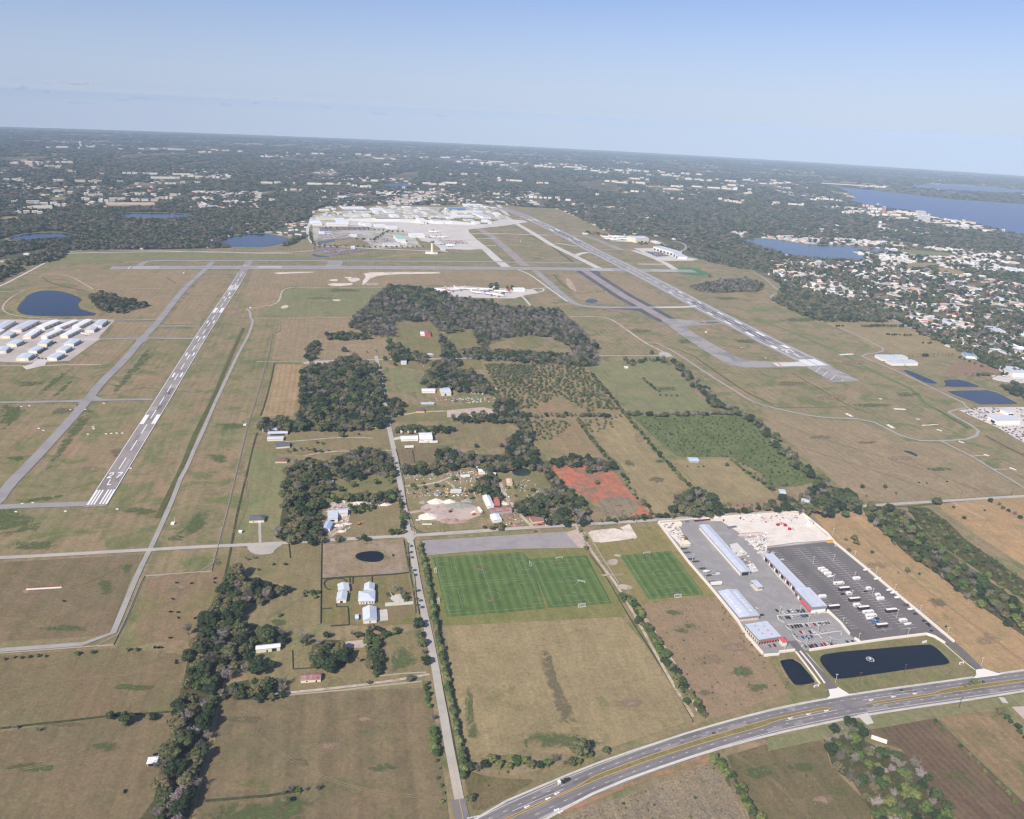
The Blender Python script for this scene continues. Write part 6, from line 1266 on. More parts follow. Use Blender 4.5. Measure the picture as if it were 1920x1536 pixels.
def mk_boat():
    r_ = empty('motor_boat', (0, 0, 0))
    def hl(V, F):
        S = [(-3.2, 1.1, .9, 1.9), (-1, 1.25, .8, 1.95), (1.5, 1.1, .85, 2.1), (3.0, .55, 1.2, 2.25), (3.9, .06, 1.8, 2.35)]; o = len(V)
        for x, hw, z0, z1 in S: V += [(x, 0, z0), (x, -hw*.8, z0+.3), (x, -hw, z1), (x, hw, z1), (x, hw*.8, z0+.3)]
        for i in range(len(S)-1):
            for k in range(5): a = o+5*i+k; b = o+5*i+(k+1) % 5; F.append((a, b, b+5, a+5)[::-1])
        F.append(tuple(o+k for k in range(5))); e = o+5*(len(S)-1); F.append(tuple(e+k for k in range(5))[::-1])
    pmesh(r_, 'hull', hl, cm('white')); pmesh(r_, 'cabin', lambda V, F: hull(V, F, 0, 0, [(-.8, .8, 1.95, 2.6), (.8, .75, 2.0, 2.65), (1.6, .5, 2.1, 2.2)]), WHM)
    pmesh(r_, 'windscreen', lambda V, F: hull(V, F, 0, 0, [(-.3, .84, 2.25, 2.45), (.9, .79, 2.25, 2.5), (1.3, .6, 2.2, 2.3)]), GLS)
    pmesh(r_, 'boat_trailer', lambda V, F: (box(V, F, -3, 4.6, -.08, .08, .5, .62), box(V, F, -1, -.8, -1, 1, .45, .6)), GRM)
    for y in (-1.05, 1.05): pmesh(r_, 'wheel', wheelf(-.9, y, .33), TY)
    return r_
def mk_flat():
    r_ = empty('flatbed_trailer', (0, 0, 0))
    pmesh(r_, 'bed', lambda V, F: box(V, F, -4, 4, -1.2, 1.2, .9, 1.1), plain('flatbed_steel', C(84, 80, 80), .7, .2, 1)); pmesh(r_, 'tow_bar', lambda V, F: box(V, F, 4, 5.4, -.1, .1, .7, .85), TY)
    for x in (-1, 0):
        for y in (-1.15, 1.15): pmesh(r_, 'wheel', wheelf(x, y, .36), TY)
    return r_
def mk_semi():
    r_ = empty('box_trailer', (0, 0, 0))
    pmesh(r_, 'box', lambda V, F: box(V, F, -6.5, 6.5, -1.25, 1.25, 1.1, 3.9), WHM); pmesh(r_, 'chassis', lambda V, F: box(V, F, -6.2, 6.0, -.6, .6, .8, 1.1), TY)
    pmesh(r_, 'rear_door', lambda V, F: box(V, F, -6.54, -6.505, -1.15, 1.15, 1.2, 3.8), GRM)
    for x in (-5.2, -4.1):
        for y in (-1.1, 1.1): pmesh(r_, 'wheel', wheelf(x, y, .5), TY)
    return r_
def mk_bigtruck():
    r_ = empty('lorry', (0, 0, 0))
    pmesh(r_, 'cab', lambda V, F: hull(V, F, 0, 0, [(-4.6, 1.1, .6, 2.6), (-4.2, 1.2, .5, 2.9), (-2.6, 1.2, .5, 3.0), (-2.4, 1.2, .5, 3.0)]), WHM)
    pmesh(r_, 'windscreen', lambda V, F: box(V, F, -4.72, -4.62, -1, 1, 1.6, 2.4), GLS)
    pmesh(r_, 'flatbed', lambda V, F: (box(V, F, -2.3, 6, -1.2, 1.2, 1.0, 1.25), box(V, F, 1, 3.5, -.8, .8, 1.25, 2.2)), plain('truck_frame', C(52, 54, 58), .7, .1, 1))
    for x in (-3.6, 2.8, 4.2):
        for y in (-1.1, 1.1): pmesh(r_, 'wheel', wheelf(x, y, .5), TY)
    return r_
aA = math.atan2(AY.y, AY.x); LOT = 'vehicles stored on the big parking lot'
stored = [(1540, 1070, 't', 'white travel trailer, top of the long row below two boats'), (1545, 1074, 't', 'white travel trailer, second in the long row'), (1551, 1079, 't', 'white travel trailer, third in the long row'), (1556, 1084.5, 'b', 'white boat parked below three trailers in the left row'), (1572, 1097, 'T', 'large white trailer beside the lamp pole in the left row'), (1582, 1108, 'm', 'dark-sided motorhome, uppermost in the left row'), (1580, 1116, 'p', 'black pickup hitched to a small white trailer'), (1590.5, 1116, 's', 'small white trailer hitched to a black pickup'), (1601, 1128, 'm', 'dark-sided motorhome, second in the left row'), (1606, 1138, 't', 'white trailer below the second motorhome'), (1618, 1144, 'm', 'motorhome between two white trailers in the left row'), (1627, 1151, 'T', 'long white trailer, upper of a pair in the left row'), (1632.5, 1158, 'T', 'long white trailer, lower of a pair in the left row'), (1630, 1163.5, 'b', 'boat tucked under the lower long trailer'), (1644.5, 1162, 'c', 'black car right of the tucked boat'), (1640, 1169, 'B', 'blue-grey trailer near the foot of the left row'), (1652.5, 1177, 'm', 'dark-sided motorhome at the foot of the left row'), (1541, 1122, 't', 'white trailer hugging the storage building wall'), (1562.5, 1142, 'm', 'motorhome at the corner of the storage building'), (1586, 1174, 'g', 'small grey trailer by the gate wall'), (1605, 1088, 't', 'white trailer, topmost in the right spine row'), (1628, 1107, 's', 'small white camper behind a black car'), (1623, 1111, 'c', 'black car in front of a small white camper'), (1645, 1119, 's', 'small white camper above a white trailer'), (1649.5, 1126, 't', 'white trailer below a small camper in the right spine row'), (1670, 1149, 'm', 'dark-sided motorhome in the right spine row'), (1692.5, 1167, 't', 'white trailer near the foot of the right spine row'), (1701, 1174, 'b', 'white covered boat at the foot of the right spine row'), (1624, 1072, 'b', 'white boat, topmost along the right boundary wall'), (1644, 1089, 'b', 'narrow white boat, second along the right boundary wall'), (1667.5, 1110, 'b', 'white boat, third along the right boundary wall'), (1675, 1115, 'b', 'white boat, fourth along the right boundary wall'), (1682.5, 1124, 'b', 'large white boat, fifth along the right boundary wall'), (1700, 1136, 'F', 'flatbed trailer with junk along the right boundary wall'), (1707.5, 1146, 'b', 'cluttered boat above the three dark cars'), (1716, 1153, 'k', 'dark blue car, upper of three along the right boundary wall'), (1732, 1166, 'c', 'black car, middle of three along the right boundary wall'), (1740, 1172, 'c', 'black car, lowest of three along the right boundary wall'), (1568, 1025, 'w', 'white car at the top of the lot beside the yellow container'), (1449, 1038, 'w', 'white car behind the top end of the red-trimmed building'), (1466, 1051, 'w', 'white car behind the red-trimmed building'), (1287.5, 1038, 'F', 'dark flatbed trailer, uppermost along the left boundary wall'), (1282, 1031, 'F', 'flatbed trailer beside the sand heap'), (1295, 1050, 'F', 'flatbed trailer behind the upper lamp pole'), (1304, 1055, 'F', 'flatbed trailer right of the upper lamp pole'), (1316, 1068, 'F', 'flatbed trailer in the middle of the left wall'), (1324, 1075, 'b', 'white boat along the left boundary wall'), (1341, 1079, 'W', 'white pickup pulling a flatbed near the left wall'), (1327, 1081, 'F', 'long flatbed hitched to the white pickup'), (1335, 1093, 'F', 'flatbed above the long white trailer'), (1342, 1098.5, 'L', 'long white box trailer beside the left boundary wall'), (1416.5, 1143.5, 'W', 'white pickup beside the gabled building'), (1428.5, 1155, 'c', 'black car at the corner of the gabled building'), (1532, 1152.5, 'W', 'white pickup alone behind the first car row')]
MK = {'t': ('trailer', mk_trailer('white', 7.2), 'trailer'), 'T': ('trailer_long', mk_trailer('white', 10.5), 'trailer'), 's': ('trailer_small', mk_trailer('white', 5.0), 'camper'), 'g': ('trailer_grey', mk_trailer('grey', 5.0), 'trailer'), 'B': ('trailer_blue', mk_trailer('blue', 7.0), 'trailer'), 'm': ('motorhome', mk_motorhome, 'motorhome'), 'b': ('boat', mk_boat, 'boat'), 'F': ('flat', mk_flat, 'trailer'), 'L': ('semi', mk_semi, 'trailer'), 'p': ('pickup_black', mk_pickup('black'), 'pickup truck'), 'W': ('pickup_white', mk_pickup('white'), 'pickup truck')}
for px, py, k, lb in stored:
    if k in 'ckw': car(px, py, {'c': 'black', 'k': 'dark blue', 'w': 'white'}[k], aA, lb, LOT)
    else:
        key, fn, ct = MK[k]; put(key, fn, px, py, aA+(math.pi if k in 'mt' and int(px) % 2 else 0), lb, ct, LOT, .76, 1.17 if k in 'tTmsb' else 1.0)
rows = {'first car row of the visitor lot, above the kerb strip': [(1090, 525, 'dark blue'), (1190, 555, 'white'), (1265, 535, 'dark blue'), (1310, 528, 'white'), (1400, 530, 'black'), (1445, 535, 'dark green'), (1490, 530, 'black')],
 'second car row of the visitor lot, below the kerb strip': [(1235, 630, 'dark blue'), (1275, 630, 'black'), (1315, 624, 'white'), (1385, 614, 'silver'), (1465, 607, 'blue'), (1500, 608, 'blue'), (1537, 600, 'dark red')],
 'third car row of the visitor lot, along the long island': [(1320, 770, 'dark green'), (1365, 762, 'black'), (1405, 757, 'black'), (1450, 752, 'dark green'), (1492, 744, 'white'), (1530, 744, 'dark red'), (1655, 732, 'red'), (1700, 730, 'white'), (1740, 727, 'grey'), (1775, 722, 'silver'), (1830, 717, 'grey')],
 'fourth car row of the visitor lot, with the empty stalls': [(1450, 852, 'red'), (1492, 857, 'white'), (1590, 850, 'dark blue'), (1625, 837, 'white'), (1720, 837, 'silver'), (1800, 832, 'silver')],
 'fifth car row of the visitor lot, left of the pale walkway': [(1480, 932, 'blue'), (1515, 928, 'silver'), (1550, 926, 'black'), (1610, 920, 'blue'), (1650, 916, 'silver'), (1860, 897, 'silver')],
 'front car row of the visitor lot, along the pond wall': [(1590, 1067, 'dark green'), (1625, 1057, 'dark red'), (1675, 1047, 'black'), (1765, 1047, 'red'), (1810, 1033, 'red'), (1840, 1030, 'white'), (1900, 1022, 'dark red'), (1950, 1018, 'silver')],
 'short row in front of the office': [(985, 1062, 'grey'), (1055, 1047, 'dark red')]}
aX = math.atan2(AX.y, AX.x)
for rn, L in rows.items():
    for i, (x, y, c) in enumerate(L): car(1320+x/8, 1080+y/8+1, c, aX+random.choice((0, math.pi)), '%s car, %s from the left in the %s' % (c, ORD[i], rn.split(',')[0]), 'cars in the visitor lot')
car(1589, 1206, 'black', aX, 'black car near the lot gate, left of two', 'cars in the visitor lot'); car(1599, 1205, 'black', aX, 'black car near the lot gate, right of two', 'cars in the visitor lot')
car(1356.5, 977, 'red', aX-.5, 'red car parked on the sand at the yard top', 'cars on the sand yard'); car(1388, 973, 'blue', aX-.7, 'blue car parked on the sand at the yard top', 'cars on the sand yard')
# yard equipment
def equip(name, px, py, rz, lb, cat, parts_, group=None):
    r_ = root_at(name, px, py, rz, label=lb, cat=cat, group=group, up=.8)
    for nm, fn, mt in parts_: pmesh(r_, nm, fn, mt)
    return r_
RM = cm('red'); YM = cm('yellow'); OM = cm('orange')
def excav(px, py, rz, lb, mt): equip('excavator', px, py, rz, lb, 'excavator', [('track', lambda V, F: (box(V, F, -1.8, 1.8, -1.4, -.8, 0, .8), box(V, F, -1.8, 1.8, .8, 1.4, 0, .8)), TY), ('cab', lambda V, F: (box(V, F, -2, 1.4, -1.2, 1.2, .9, 2.0), box(V, F, 0, 1.4, -1.2, -.2, 2.0, 3.0)), mt), ('arm', lambda V, F: hull(V, F, 0, 0, [(1.3, .2, 1.2, 2.0), (3.5, .2, 3.0, 3.6), (4.2, .2, 3.0, 3.6), (5.6, .2, .3, 1.2)]), mt)], 'excavators in the sand yard')
excav(1458, 986, .3, 'left excavator of three on the pale sand', RM); excav(1472, 987, 2.6, 'middle excavator of three on the pale sand', RM); excav(1480, 994, -.5, 'bright red machine, lowest of three on the pale sand', RM)
excav(888, 966, .4, 'orange loader beside a small cream heap', OM); excav(844, 961, 1.0, 'brown digger between the sand heaps', plain('brown_machine', C(120, 78, 66), .7, .1, 1)); excav(1286, 1012, 2.0, 'rusty machine beside the cream site office', plain('rust_machine', C(130, 82, 74), .7, .1, 1)); excav(839, 927, 2.7, 'yellow digger in the junk yard', YM); excav(673, 984, .2, 'orange machine in the stone yard field', OM)
for px, py, c, L_, W_, lb, cat in ((1556, 1017.5, 'yellow', 9, 4.5, 'yellow shipping container at the top right of the parking lot', 'container'), (1318, 977, 'dark red', 20, 2.6, 'long stack of dark red steel at the yard top', 'steel stack'), (1306, 978, 'dark red', 6, 3, 'short stack of dark red steel at the yard top', 'steel stack'), (1288, 979.5, 'grey', 5, 3, 'grey tarpaulin-covered stack at the yard top', 'stack'), (1372.5, 990, 'grey', 13, 3, 'grey steel frame bundle on the sand', 'steel frame'), (1346, 1077, 'white', 4, 2.2, 'white skip beside the left boundary wall', 'skip')):
    r_ = root_at('material_stack', px, py, aA+(.15 if c == 'grey' else 0), label=lb, cat=cat, up=.8)
    pmesh(r_, 'stack', lambda V, F: [box(V, F, -L_/2+i*L_/5, -L_/2+(i+.92)*L_/5, -W_/2, W_/2, 0, (1.8 if c == 'yellow' else .9)+.15*(i % 2)) for i in range(5)], cm(c)); pmesh(r_, 'strap', lambda V, F: box(V, F, -L_/2+.1, L_/2-.2, -.1, .1, (1.96 if c == 'yellow' else 1.06), (2.05 if c == 'yellow' else 1.15)), TY)
# vehicles on the road and around the yards
pU = U.near(1067, 1463)
q_ = U.at(U.near(1058, 1472), -2.2); tU = U.at(U.near(1070, 1467))-U.at(U.near(1050, 1476)); r_ = mk_bigtruck(); r_.location = (q_.x, q_.y, gz(q_.x, q_.y)+.8); r_.rotation_euler = (0, 0, math.atan2(tU.y, tU.x)); tag(r_, 'white-cabbed flatbed lorry driving on the highway', 'lorry')
put('pickup_white', mk_pickup('white'), 725.5, 798, aX, 'white pickup driving down the lane by the dark wood', 'pickup truck', 'vehicles on the lane'); put('pickup_white', None, 746, 884, aX, 'white pickup driving down the lane beside the oak wood', 'pickup truck', 'vehicles on the lane')
semis = [(751, 812, 2.1, 'white box trailer angled beside the workshop drive'), (772, 813, aA, 'white box trailer left of the tall workshop'), (767, 841, aA, 'white box trailer alone on the field below the workshop'), (812, 832, aA, 'right one of two white box trailers below the workshop'), (794, 832, aA, 'left one of two white box trailers below the workshop'), (900, 960, 2.0, 'white box trailer in the yard east of the lane'), (872, 896, aA, 'white box trailer behind the junk cars')]
for px, py, rz, lb in semis: put('semi', mk_semi, px, py, rz, lb, 'trailer', 'white box trailers of the yards', .4)
r_ = put('semi_big', mk_semi, 1647, 1391, aX+.9, 'long white caravan hull alone at the corner of the ploughed field', 'caravan', None, .3, .9)
put('semi_s', mk_semi, 784, 977, aA, 'short white container beside the cream heap', 'container', 'white box trailers of the yards', .3, .45); put('semi_s', None, 796, 985, aA, 'left of two short white containers by the cream heap', 'container', 'white box trailers of the yards', .3, .45); put('semi_s', None, 805, 985, aA, 'right of two short white containers by the cream heap', 'container', 'white box trailers of the yards', .3, .45)
rn = random.Random(11); jk = []
for (x0, y0, x1, y1, n_) in ((760, 886, 800, 900, 8), (832, 884, 846, 892, 9), (850, 884, 900, 900, 11), (785, 918, 830, 930, 7), (870, 918, 900, 930, 7), (812, 925, 880, 931, 8), (865, 904, 885, 912, 3), (950, 900, 985, 920, 6), (995, 958, 1050, 985, 7), (890, 745, 935, 756, 12), (810, 748, 925, 754, 22), (880, 728, 925, 738, 14), (790, 680, 800, 690, 2), (925, 965, 975, 985, 6), (1000, 912, 1020, 930, 4)):
    for k in range(n_): jk.append((rn.uniform(x0, x1), rn.uniform(y0, y1), rn.choice(['white', 'white', 'white', 'silver', 'grey', 'red', 'orange', 'cream', 'tan', 'dark blue', 'yellow', 'white']), rn.uniform(0, 6.28)))
JG = 'old cars scattered over the junk yards'; JO = {}
for x, y, c, a in jk:
    o = car(x, y, c, a, 'x', JG, .35); JO.setdefault((c, 'upper' if y < 800 else 'lower'), []).append(o)
for (c, wh), L in JO.items(): relabel(L, '%s scrap car, %s junk yard, %%s of its colour from the left' % (c, wh))
car(1004, 998, 'red', aA, 'red car at the street below the red-brown house', 'cars by the street'); car(1012, 985, 'red', aA, 'red car under the trees by the red-brown house', 'cars by the street')
V, Fq, Mq = [], [], []; rj = random.Random(77)
for poly, n_ in (("758,886 805,884 830,892 830,900 760,902", 60), ("830,884 900,884 900,905 850,902", 80), ("760,915 900,915 905,932 765,934", 110), ("905,915 945,910 975,970 985,990 940,985 925,960", 130), ("950,898 990,895 1020,925 1040,950 1000,945", 70), ("612,960 620,942 720,938 735,948 660,955 660,995 630,1003", 170), ("880,728 930,726 938,742 885,742", 90), ("805,746 930,744 935,756 805,756", 80), ("1238,982 1262,980 1275,992 1285,1010 1290,1022 1258,1005", 110), ("1385,965 1495,963 1500,975 1400,985", 60), ("1395,1003 1440,1000 1440,1036 1420,1038", 120), ("998,962 1052,960 1055,985 1000,988", 70), ("1368,1022 1402,1040 1425,1075 1400,1075", 50)):
    Q = [G(x, y) for x, y in pp(poly)]; q2 = [(p.x, p.y) for p in Q]; bx = (min(p.x for p in Q), max(p.x for p in Q), min(p.y for p in Q), max(p.y for p in Q)); k = 0
    while k < n_:
        x, y = rj.uniform(bx[0], bx[1]), rj.uniform(bx[2], bx[3])
        if not P_in(q2, x, y): continue
        k += 1; u = Vector((1, 0)); a_ = rj.uniform(0, 3.14); u = Vector((math.cos(a_), math.sin(a_))); v = Vector((-u.y, u.x)); L_, W_, h_ = rj.uniform(.8, 3.2), rj.uniform(.5, 1.6), rj.uniform(.3, 1.3); z = gz(x, y)+.45; f0 = len(Fq)
        prism(V, Fq, boxpts(Vector((x, y)), u, v, -L_/2, L_/2, -W_/2, W_/2), [z-.3]*4, [z+h_, z+h_*rj.uniform(.5, 1), z+h_*rj.uniform(.4, 1), z+h_*.8]); Mq += [rj.choice([0, 0, 1, 1, 2, 3, 4])]*(len(Fq)-f0)
sc2 = mesh_obj('scrap_clutter', V, Fq, [cm('white'), cm('silver'), cm('grey'), plain('rust', C(140, 92, 74), .8, .2, 1), plain('timber', C(170, 146, 116), .9, .15, 1)]); sc2.data.polygons.foreach_set('material_index', Mq); tag(sc2, 'countless bits of scrap, stone and timber strewn over the yards', 'clutter', None, 'stuff')
# cars in the dealership and terminal lots
dl = []
def P_in(P, x, y):
    c = False
    for i in range(len(P)):
        (x1, y1), (x2, y2) = P[i], P[i-1]
        if (y1 > y) != (y2 > y) and x < (x2-x1)*(y-y1)/(y2-y1)+x1: c = not c
    return c
lotp = pp("1800,770 1835,766 1925,766 1925,832 1905,822 1870,801 1832,785"); bb = pp("1846,776 1912,775 1922,800 1868,800"); b2 = pp("1870,764 1902,764 1906,776 1884,778")
k = 0
while len(dl) < 110 and k < 4000:
    k += 1; x, y = rn.uniform(1798, 1925), rn.uniform(765, 832)
    if P_in(lotp, x, y) and not P_in(bb, x, y) and not P_in(b2, x, y) and all(abs(x-a)+abs(y-b)*1.6 > 4.4 for a, b in dl): dl.append((x, y))
DO = {}
for x, y in dl:
    c = rn.choice(['white', 'white', 'silver', 'grey', 'black', 'dark blue', 'dark red', 'blue', 'silver', 'black', 'dark green']); DO.setdefault((c, 'upper' if y < 790 else 'lower'), []).append(car(x, y, c, aA+.05, 'x', 'cars for sale at the dealership', .5))
for (c, wh), L in DO.items(): relabel(L, '%s car, %s dealership lot, %%s of its colour from the left' % (c, wh))
by = [(x, y) for x, y in ((1862, 707.5), (1872, 708), (1882, 707), (1892, 706), (1900, 705), (1908, 706), (1903, 712), (1915, 712), (1920, 707))]
for i, (x, y) in enumerate(by): put('boat', mk_boat, x, y, aA, 'white boat in the yard by the right edge, %s from the left' % ORD[i], 'boat', 'boats in the yard by the right edge', .5, 1.3)
# airliners
def mk_jet(tail):
    def f():
        r_ = empty('airliner', (0, 0, 0))
        pmesh(r_, 'fuselage', lambda V, F: hull2(V, F), cm('white'), True)
        for s in (-1, 1):
            def wing(V, F):
                o = len(V); P = [(4, 1.5*s), (-2, 17*s), (-4.5, 17*s), (-3.5, 1.5*s)]
                for z in (2.6, 3.1):
                    for x, y in P: V.append((x, y, z+abs(y)*.06))
                F.extend([(o, o+1, o+2, o+3), (o+7, o+6, o+5, o+4)]+[(o+k, o+4+k, o+4+(k+1) % 4, o+(k+1) % 4) for k in range(4)])
            pmesh(r_, 'wing', wing, GRM)
            pmesh(r_, 'engine', lambda V, F: (hull(V, F, 0, 0, [(1.0, .8, 1.2, 2.6), (4.6, .95, 1.0, 2.8)]),), WHM) .location = (0, 5.6*s, 0)
            def tp(V, F):
                o = len(V); P = [(-14.5, .8*s), (-17.5, 6.4*s), (-18.8, 6.4*s), (-17.6, .8*s)]
                for z in (4.4, 4.7):
                    for x, y in P: V.append((x, y, z))
                F.extend([(o, o+1, o+2, o+3), (o+7, o+6, o+5, o+4)]+[(o+k, o+4+k, o+4+(k+1) % 4, o+(k+1) % 4) for k in range(4)])
            pmesh(r_, 'tailplane', tp, GRM)
        def fin(V, F):
            o = len(V); P = [(-12, 5.2), (-16.5, 12), (-19, 12), (-17.8, 5)]
            for y in (-.25, .25):
                for x, z in P: V.append((x, y, z))
            F.extend([(o, o+1, o+2, o+3), (o+7, o+6, o+5, o+4)]+[(o+k, o+4+k, o+4+(k+1) % 4, o+(k+1) % 4) for k in range(4)])
        pmesh(r_, 'tail_fin', fin, cm(tail)); pmesh(r_, 'landing_gear', lambda V, F: (box(V, F, 12, 12.8, -.3, .3, 0, 2), box(V, F, -1, 0, -3, -2.4, 0, 2.4), box(V, F, -1, 0, 2.4, 3, 0, 2.4)), TY)
        return r_
    return f
def hull2(V, F):
    S = [(-18.5, .3, 5.0), (-16, 1.0, 4.6), (-10, 1.9, 4.0), (0, 2.0, 3.9), (12, 2.0, 3.9), (15.5, 1.5, 3.7), (17.5, .4, 3.4)]; n = 12; o = len(V)
    for x, r, z in S:
        for k in range(n): V.append((x, r*math.cos(2*math.pi*k/n), z+r*math.sin(2*math.pi*k/n)))
    for i in range(len(S)-1):
        for k in range(n): a = o+i*n+k; b = o+i*n+(k+1) % n; F.append((a, b, b+n, a+n)[::-1])
    F.append(tuple(o+k for k in range(n))); F.append(tuple(o+(len(S)-1)*n+k for k in range(n))[::-1])
fld('apron', "815,540 870,537 930,541 1000,543 1010,550 985,554 965,560 935,560 870,558 820,556", plain('pale_apron', C(206, 198, 192), .9, .06, 6), 4)
ribbon('service_road', "965,555 990,551 1012,548 1022,545 1017,540 985,542 1015,541 1030,540", 6, CON, 4, 1); ribbon('service_road', "972,550 985,562 994,573", 6, CON, 4)
jets = [(824, 546, 'orange', 2.9, 1.5), (834, 549, 'orange', 2.8, 1.2), (848, 546, 'white', .3, 1.6), (864, 544, 'white', .2, 1.5), (884, 545, 'silver', .1, 1.5), (912, 546, 'white', 3.3, 1.7), (893, 551, 'white', -.4, 1.4), (922, 554, 'blue', .0, 1.6), (940, 549.5, 'red', -.1+math.pi, 1.7), (935, 556, 'blue', 2.9, 1.3)]
JL = []
for px, py, c, rz, s_ in jets: JL.append(put('jet_'+c, mk_jet(c), px, py, rz, 'x', 'airliner', 'airliners stored behind the northern wood', .6, s_*.72))
relabel(JL, 'airliner stored behind the northern wood, %s from the left'); JL = []
for px, py, c, rz, s_ in ((1134, 446, 'orange', -.4, 1.2), (1140, 450, 'white', 2.7, 1.2), (1150, 446, 'orange', -.4, 1.3), (1160, 446, 'silver', math.pi, 1.4), (1165, 450, 'silver', math.pi, 1.4), (1178, 451, 'white', math.pi-.2, 1.2), (1152, 452, 'white', .2, 1.1)): JL.append(put('jet_'+c, mk_jet(c), px, py, rz, 'x', 'airliner', 'airliners beside the big grey hangar', .8, s_))
relabel(JL, 'airliner beside the big pale grey hangar, %s from the left'); JL = []
for px, py, c, rz in ((812, 437, 'white', 0), (820, 436, 'blue', .2), (806, 446, 'red', 1.4), (816, 447, 'white', .1), (826, 447, 'blue', 0), (834, 446, 'orange', .3), (842, 463, 'blue', .1), (846, 461.5, 'blue', 3), (790, 421, 'dark blue', 2.6), (826, 459, 'white', .5)): JL.append(put('jet_'+c, mk_jet(c), px, py, rz, 'x', 'airliner', 'airliners on the terminal apron', .8, 1.0))
relabel(JL, 'airliner on the terminal apron, %s from the left')
put('jet_white', None, 161.6, 629, 0, 'small white aircraft parked on the west hangar apron', 'aircraft', None, .6, .55)
# cattle
def mk_cow():
    r_ = empty('cow', (0, 0, 0)); bk = plain('black_hide', C(34, 30, 28), .9, .1, 1)
    def body(V, F):
        S = [(-1.05, .22, .95, 1.3), (-.85, .34, .7, 1.42), (-.2, .42, .58, 1.4), (.5, .4, .6, 1.42), (.85, .26, .75, 1.5), (1.15, .16, .95, 1.6), (1.35, .15, .95, 1.5), (1.6, .09, .85, 1.15)]
        hull(V, F, 0, 0, S)
        for x in (-.8, .65):
            for y in (-.24, .24): cyl(V, F, x, y, 0, .8, .07, .13, 6)
    pmesh(r_, 'body', body, bk); return r_
cows = [(331, 1094.5), (359, 1095.5), (403, 1086.5), (402, 1094), (324, 1125), (319.5, 1149), (334, 1150), (334, 1160), (366, 1161), (374, 1158), (320, 1198), (290, 1215.5), (330, 1241), (330.5, 1245.5), (291, 1417), (234, 1486), (120, 1129), (1309, 877), (1319, 876.5), (1289, 876), (1723, 906.5), (1775, 904.5), (1737, 907), (1742, 1176), (1773, 1177), (1746, 1185), (737, 1043), (298, 1216), (302, 1216)]
CL = [put('cow', mk_cow, x, y, rn.uniform(0, 6.28), 'x', 'cow', 'dark cattle grazing in the pastures', .1, 1.35) for x, y in cows]
relabel(CL, 'dark cow grazing in a pasture, %s from the left of the photo')
# long dark flap of the aircraft the photo was taken from is a mark at the very top edge; a slim strut in mid air near the lens
# ================================================================ TREES
F_OAK = foliage('leaves_oak', C(54, 66, 40), C(78, 86, 52), C(106, 104, 70))
F_BARE = foliage('twigs_grey', C(116, 110, 96), C(136, 128, 114), C(156, 148, 136))
F_SHR = foliage('leaves_shrub', C(70, 86, 46), C(92, 106, 54), C(112, 118, 66))
F_CIT = foliage('leaves_citrus', C(78, 88, 54), C(92, 100, 62), C(108, 110, 74))
F_HDG = foliage('leaves_hedge', C(78, 92, 54), C(96, 106, 60), C(118, 122, 76))
F_PLM = foliage('fronds', C(72, 82, 48), C(90, 98, 58), C(106, 108, 70))
F_RED = foliage('twigs_mauve', C(124, 108, 100), C(138, 120, 112), C(112, 104, 92))
BARK = plain('bark', C(104, 92, 80), .95, .15, 1)
def quad(V, F, c, s, rnd, squash=1.0, nrm=None):
    n = Vector((rnd.gauss(0, 1), rnd.gauss(0, 1), rnd.gauss(0, 1)))
    if nrm is not None: n = n*.55+nrm*1.0
    n.normalize(); t = n.orthogonal().normalized(); b = n.cross(t); a = rnd.uniform(0, 6.28); t, b = t*math.cos(a)+b*math.sin(a), b*math.cos(a)-t*math.sin(a)
    o = len(V); V += [tuple(c+t*s), tuple(c+b*s*.8), tuple(c-t*s), tuple(c-b*s*.8)]; F.append((o, o+1, o+2, o+3))
def blob(V, F, c, r, rnd, seed, sq=.85):
    bm = bmesh.new(); bmesh.ops.create_icosphere(bm, subdivisions=2, radius=1)
    o = len(V)
    for v in bm.verts:
        k = 1+.32*noise.noise(v.co*1.8+Vector((seed, 0, 0))); p = Vector((v.co.x, v.co.y, v.co.z*sq))*r*k+c; V.append(tuple(p))
    for f in bm.faces: F.append(tuple(o+v.index for v in f.verts))
    bm.free()
def crown_oak(seed, nl=8, leaves=60, ls=.05, spread=.33, sq=.8, low=.35, solid=True):
    rnd = random.Random(seed); V, F = [], []; lobes = [(Vector((0, 0, .62)), .27)]
    for i in range(nl):
        a = 6.28*i/nl+rnd.uniform(-.4, .4); d = spread*rnd.uniform(.65, 1.05); lobes.append((Vector((d*math.cos(a), d*math.sin(a), rnd.uniform(low, .72))), rnd.uniform(.13, .22)))
    for i in range(3): a = rnd.uniform(0, 6.28); lobes.append((Vector((.15*math.cos(a), .15*math.sin(a), rnd.uniform(.72, .84))), rnd.uniform(.12, .17)))
    for j, (c, r) in enumerate(lobes):
        if solid: blob(V, F, c, r*.9, rnd, seed*7+j)
        for k in range(leaves):
            n = Vector((rnd.gauss(0, 1), rnd.gauss(0, 1), rnd.gauss(.25, 1))).normalized(); q = c+Vector((n.x, n.y, n.z*.85))*r*rnd.uniform(.85, 1.15)
            quad(V, F, q, ls*rnd.uniform(.6, 1.3), rnd, nrm=n)
    return V, F
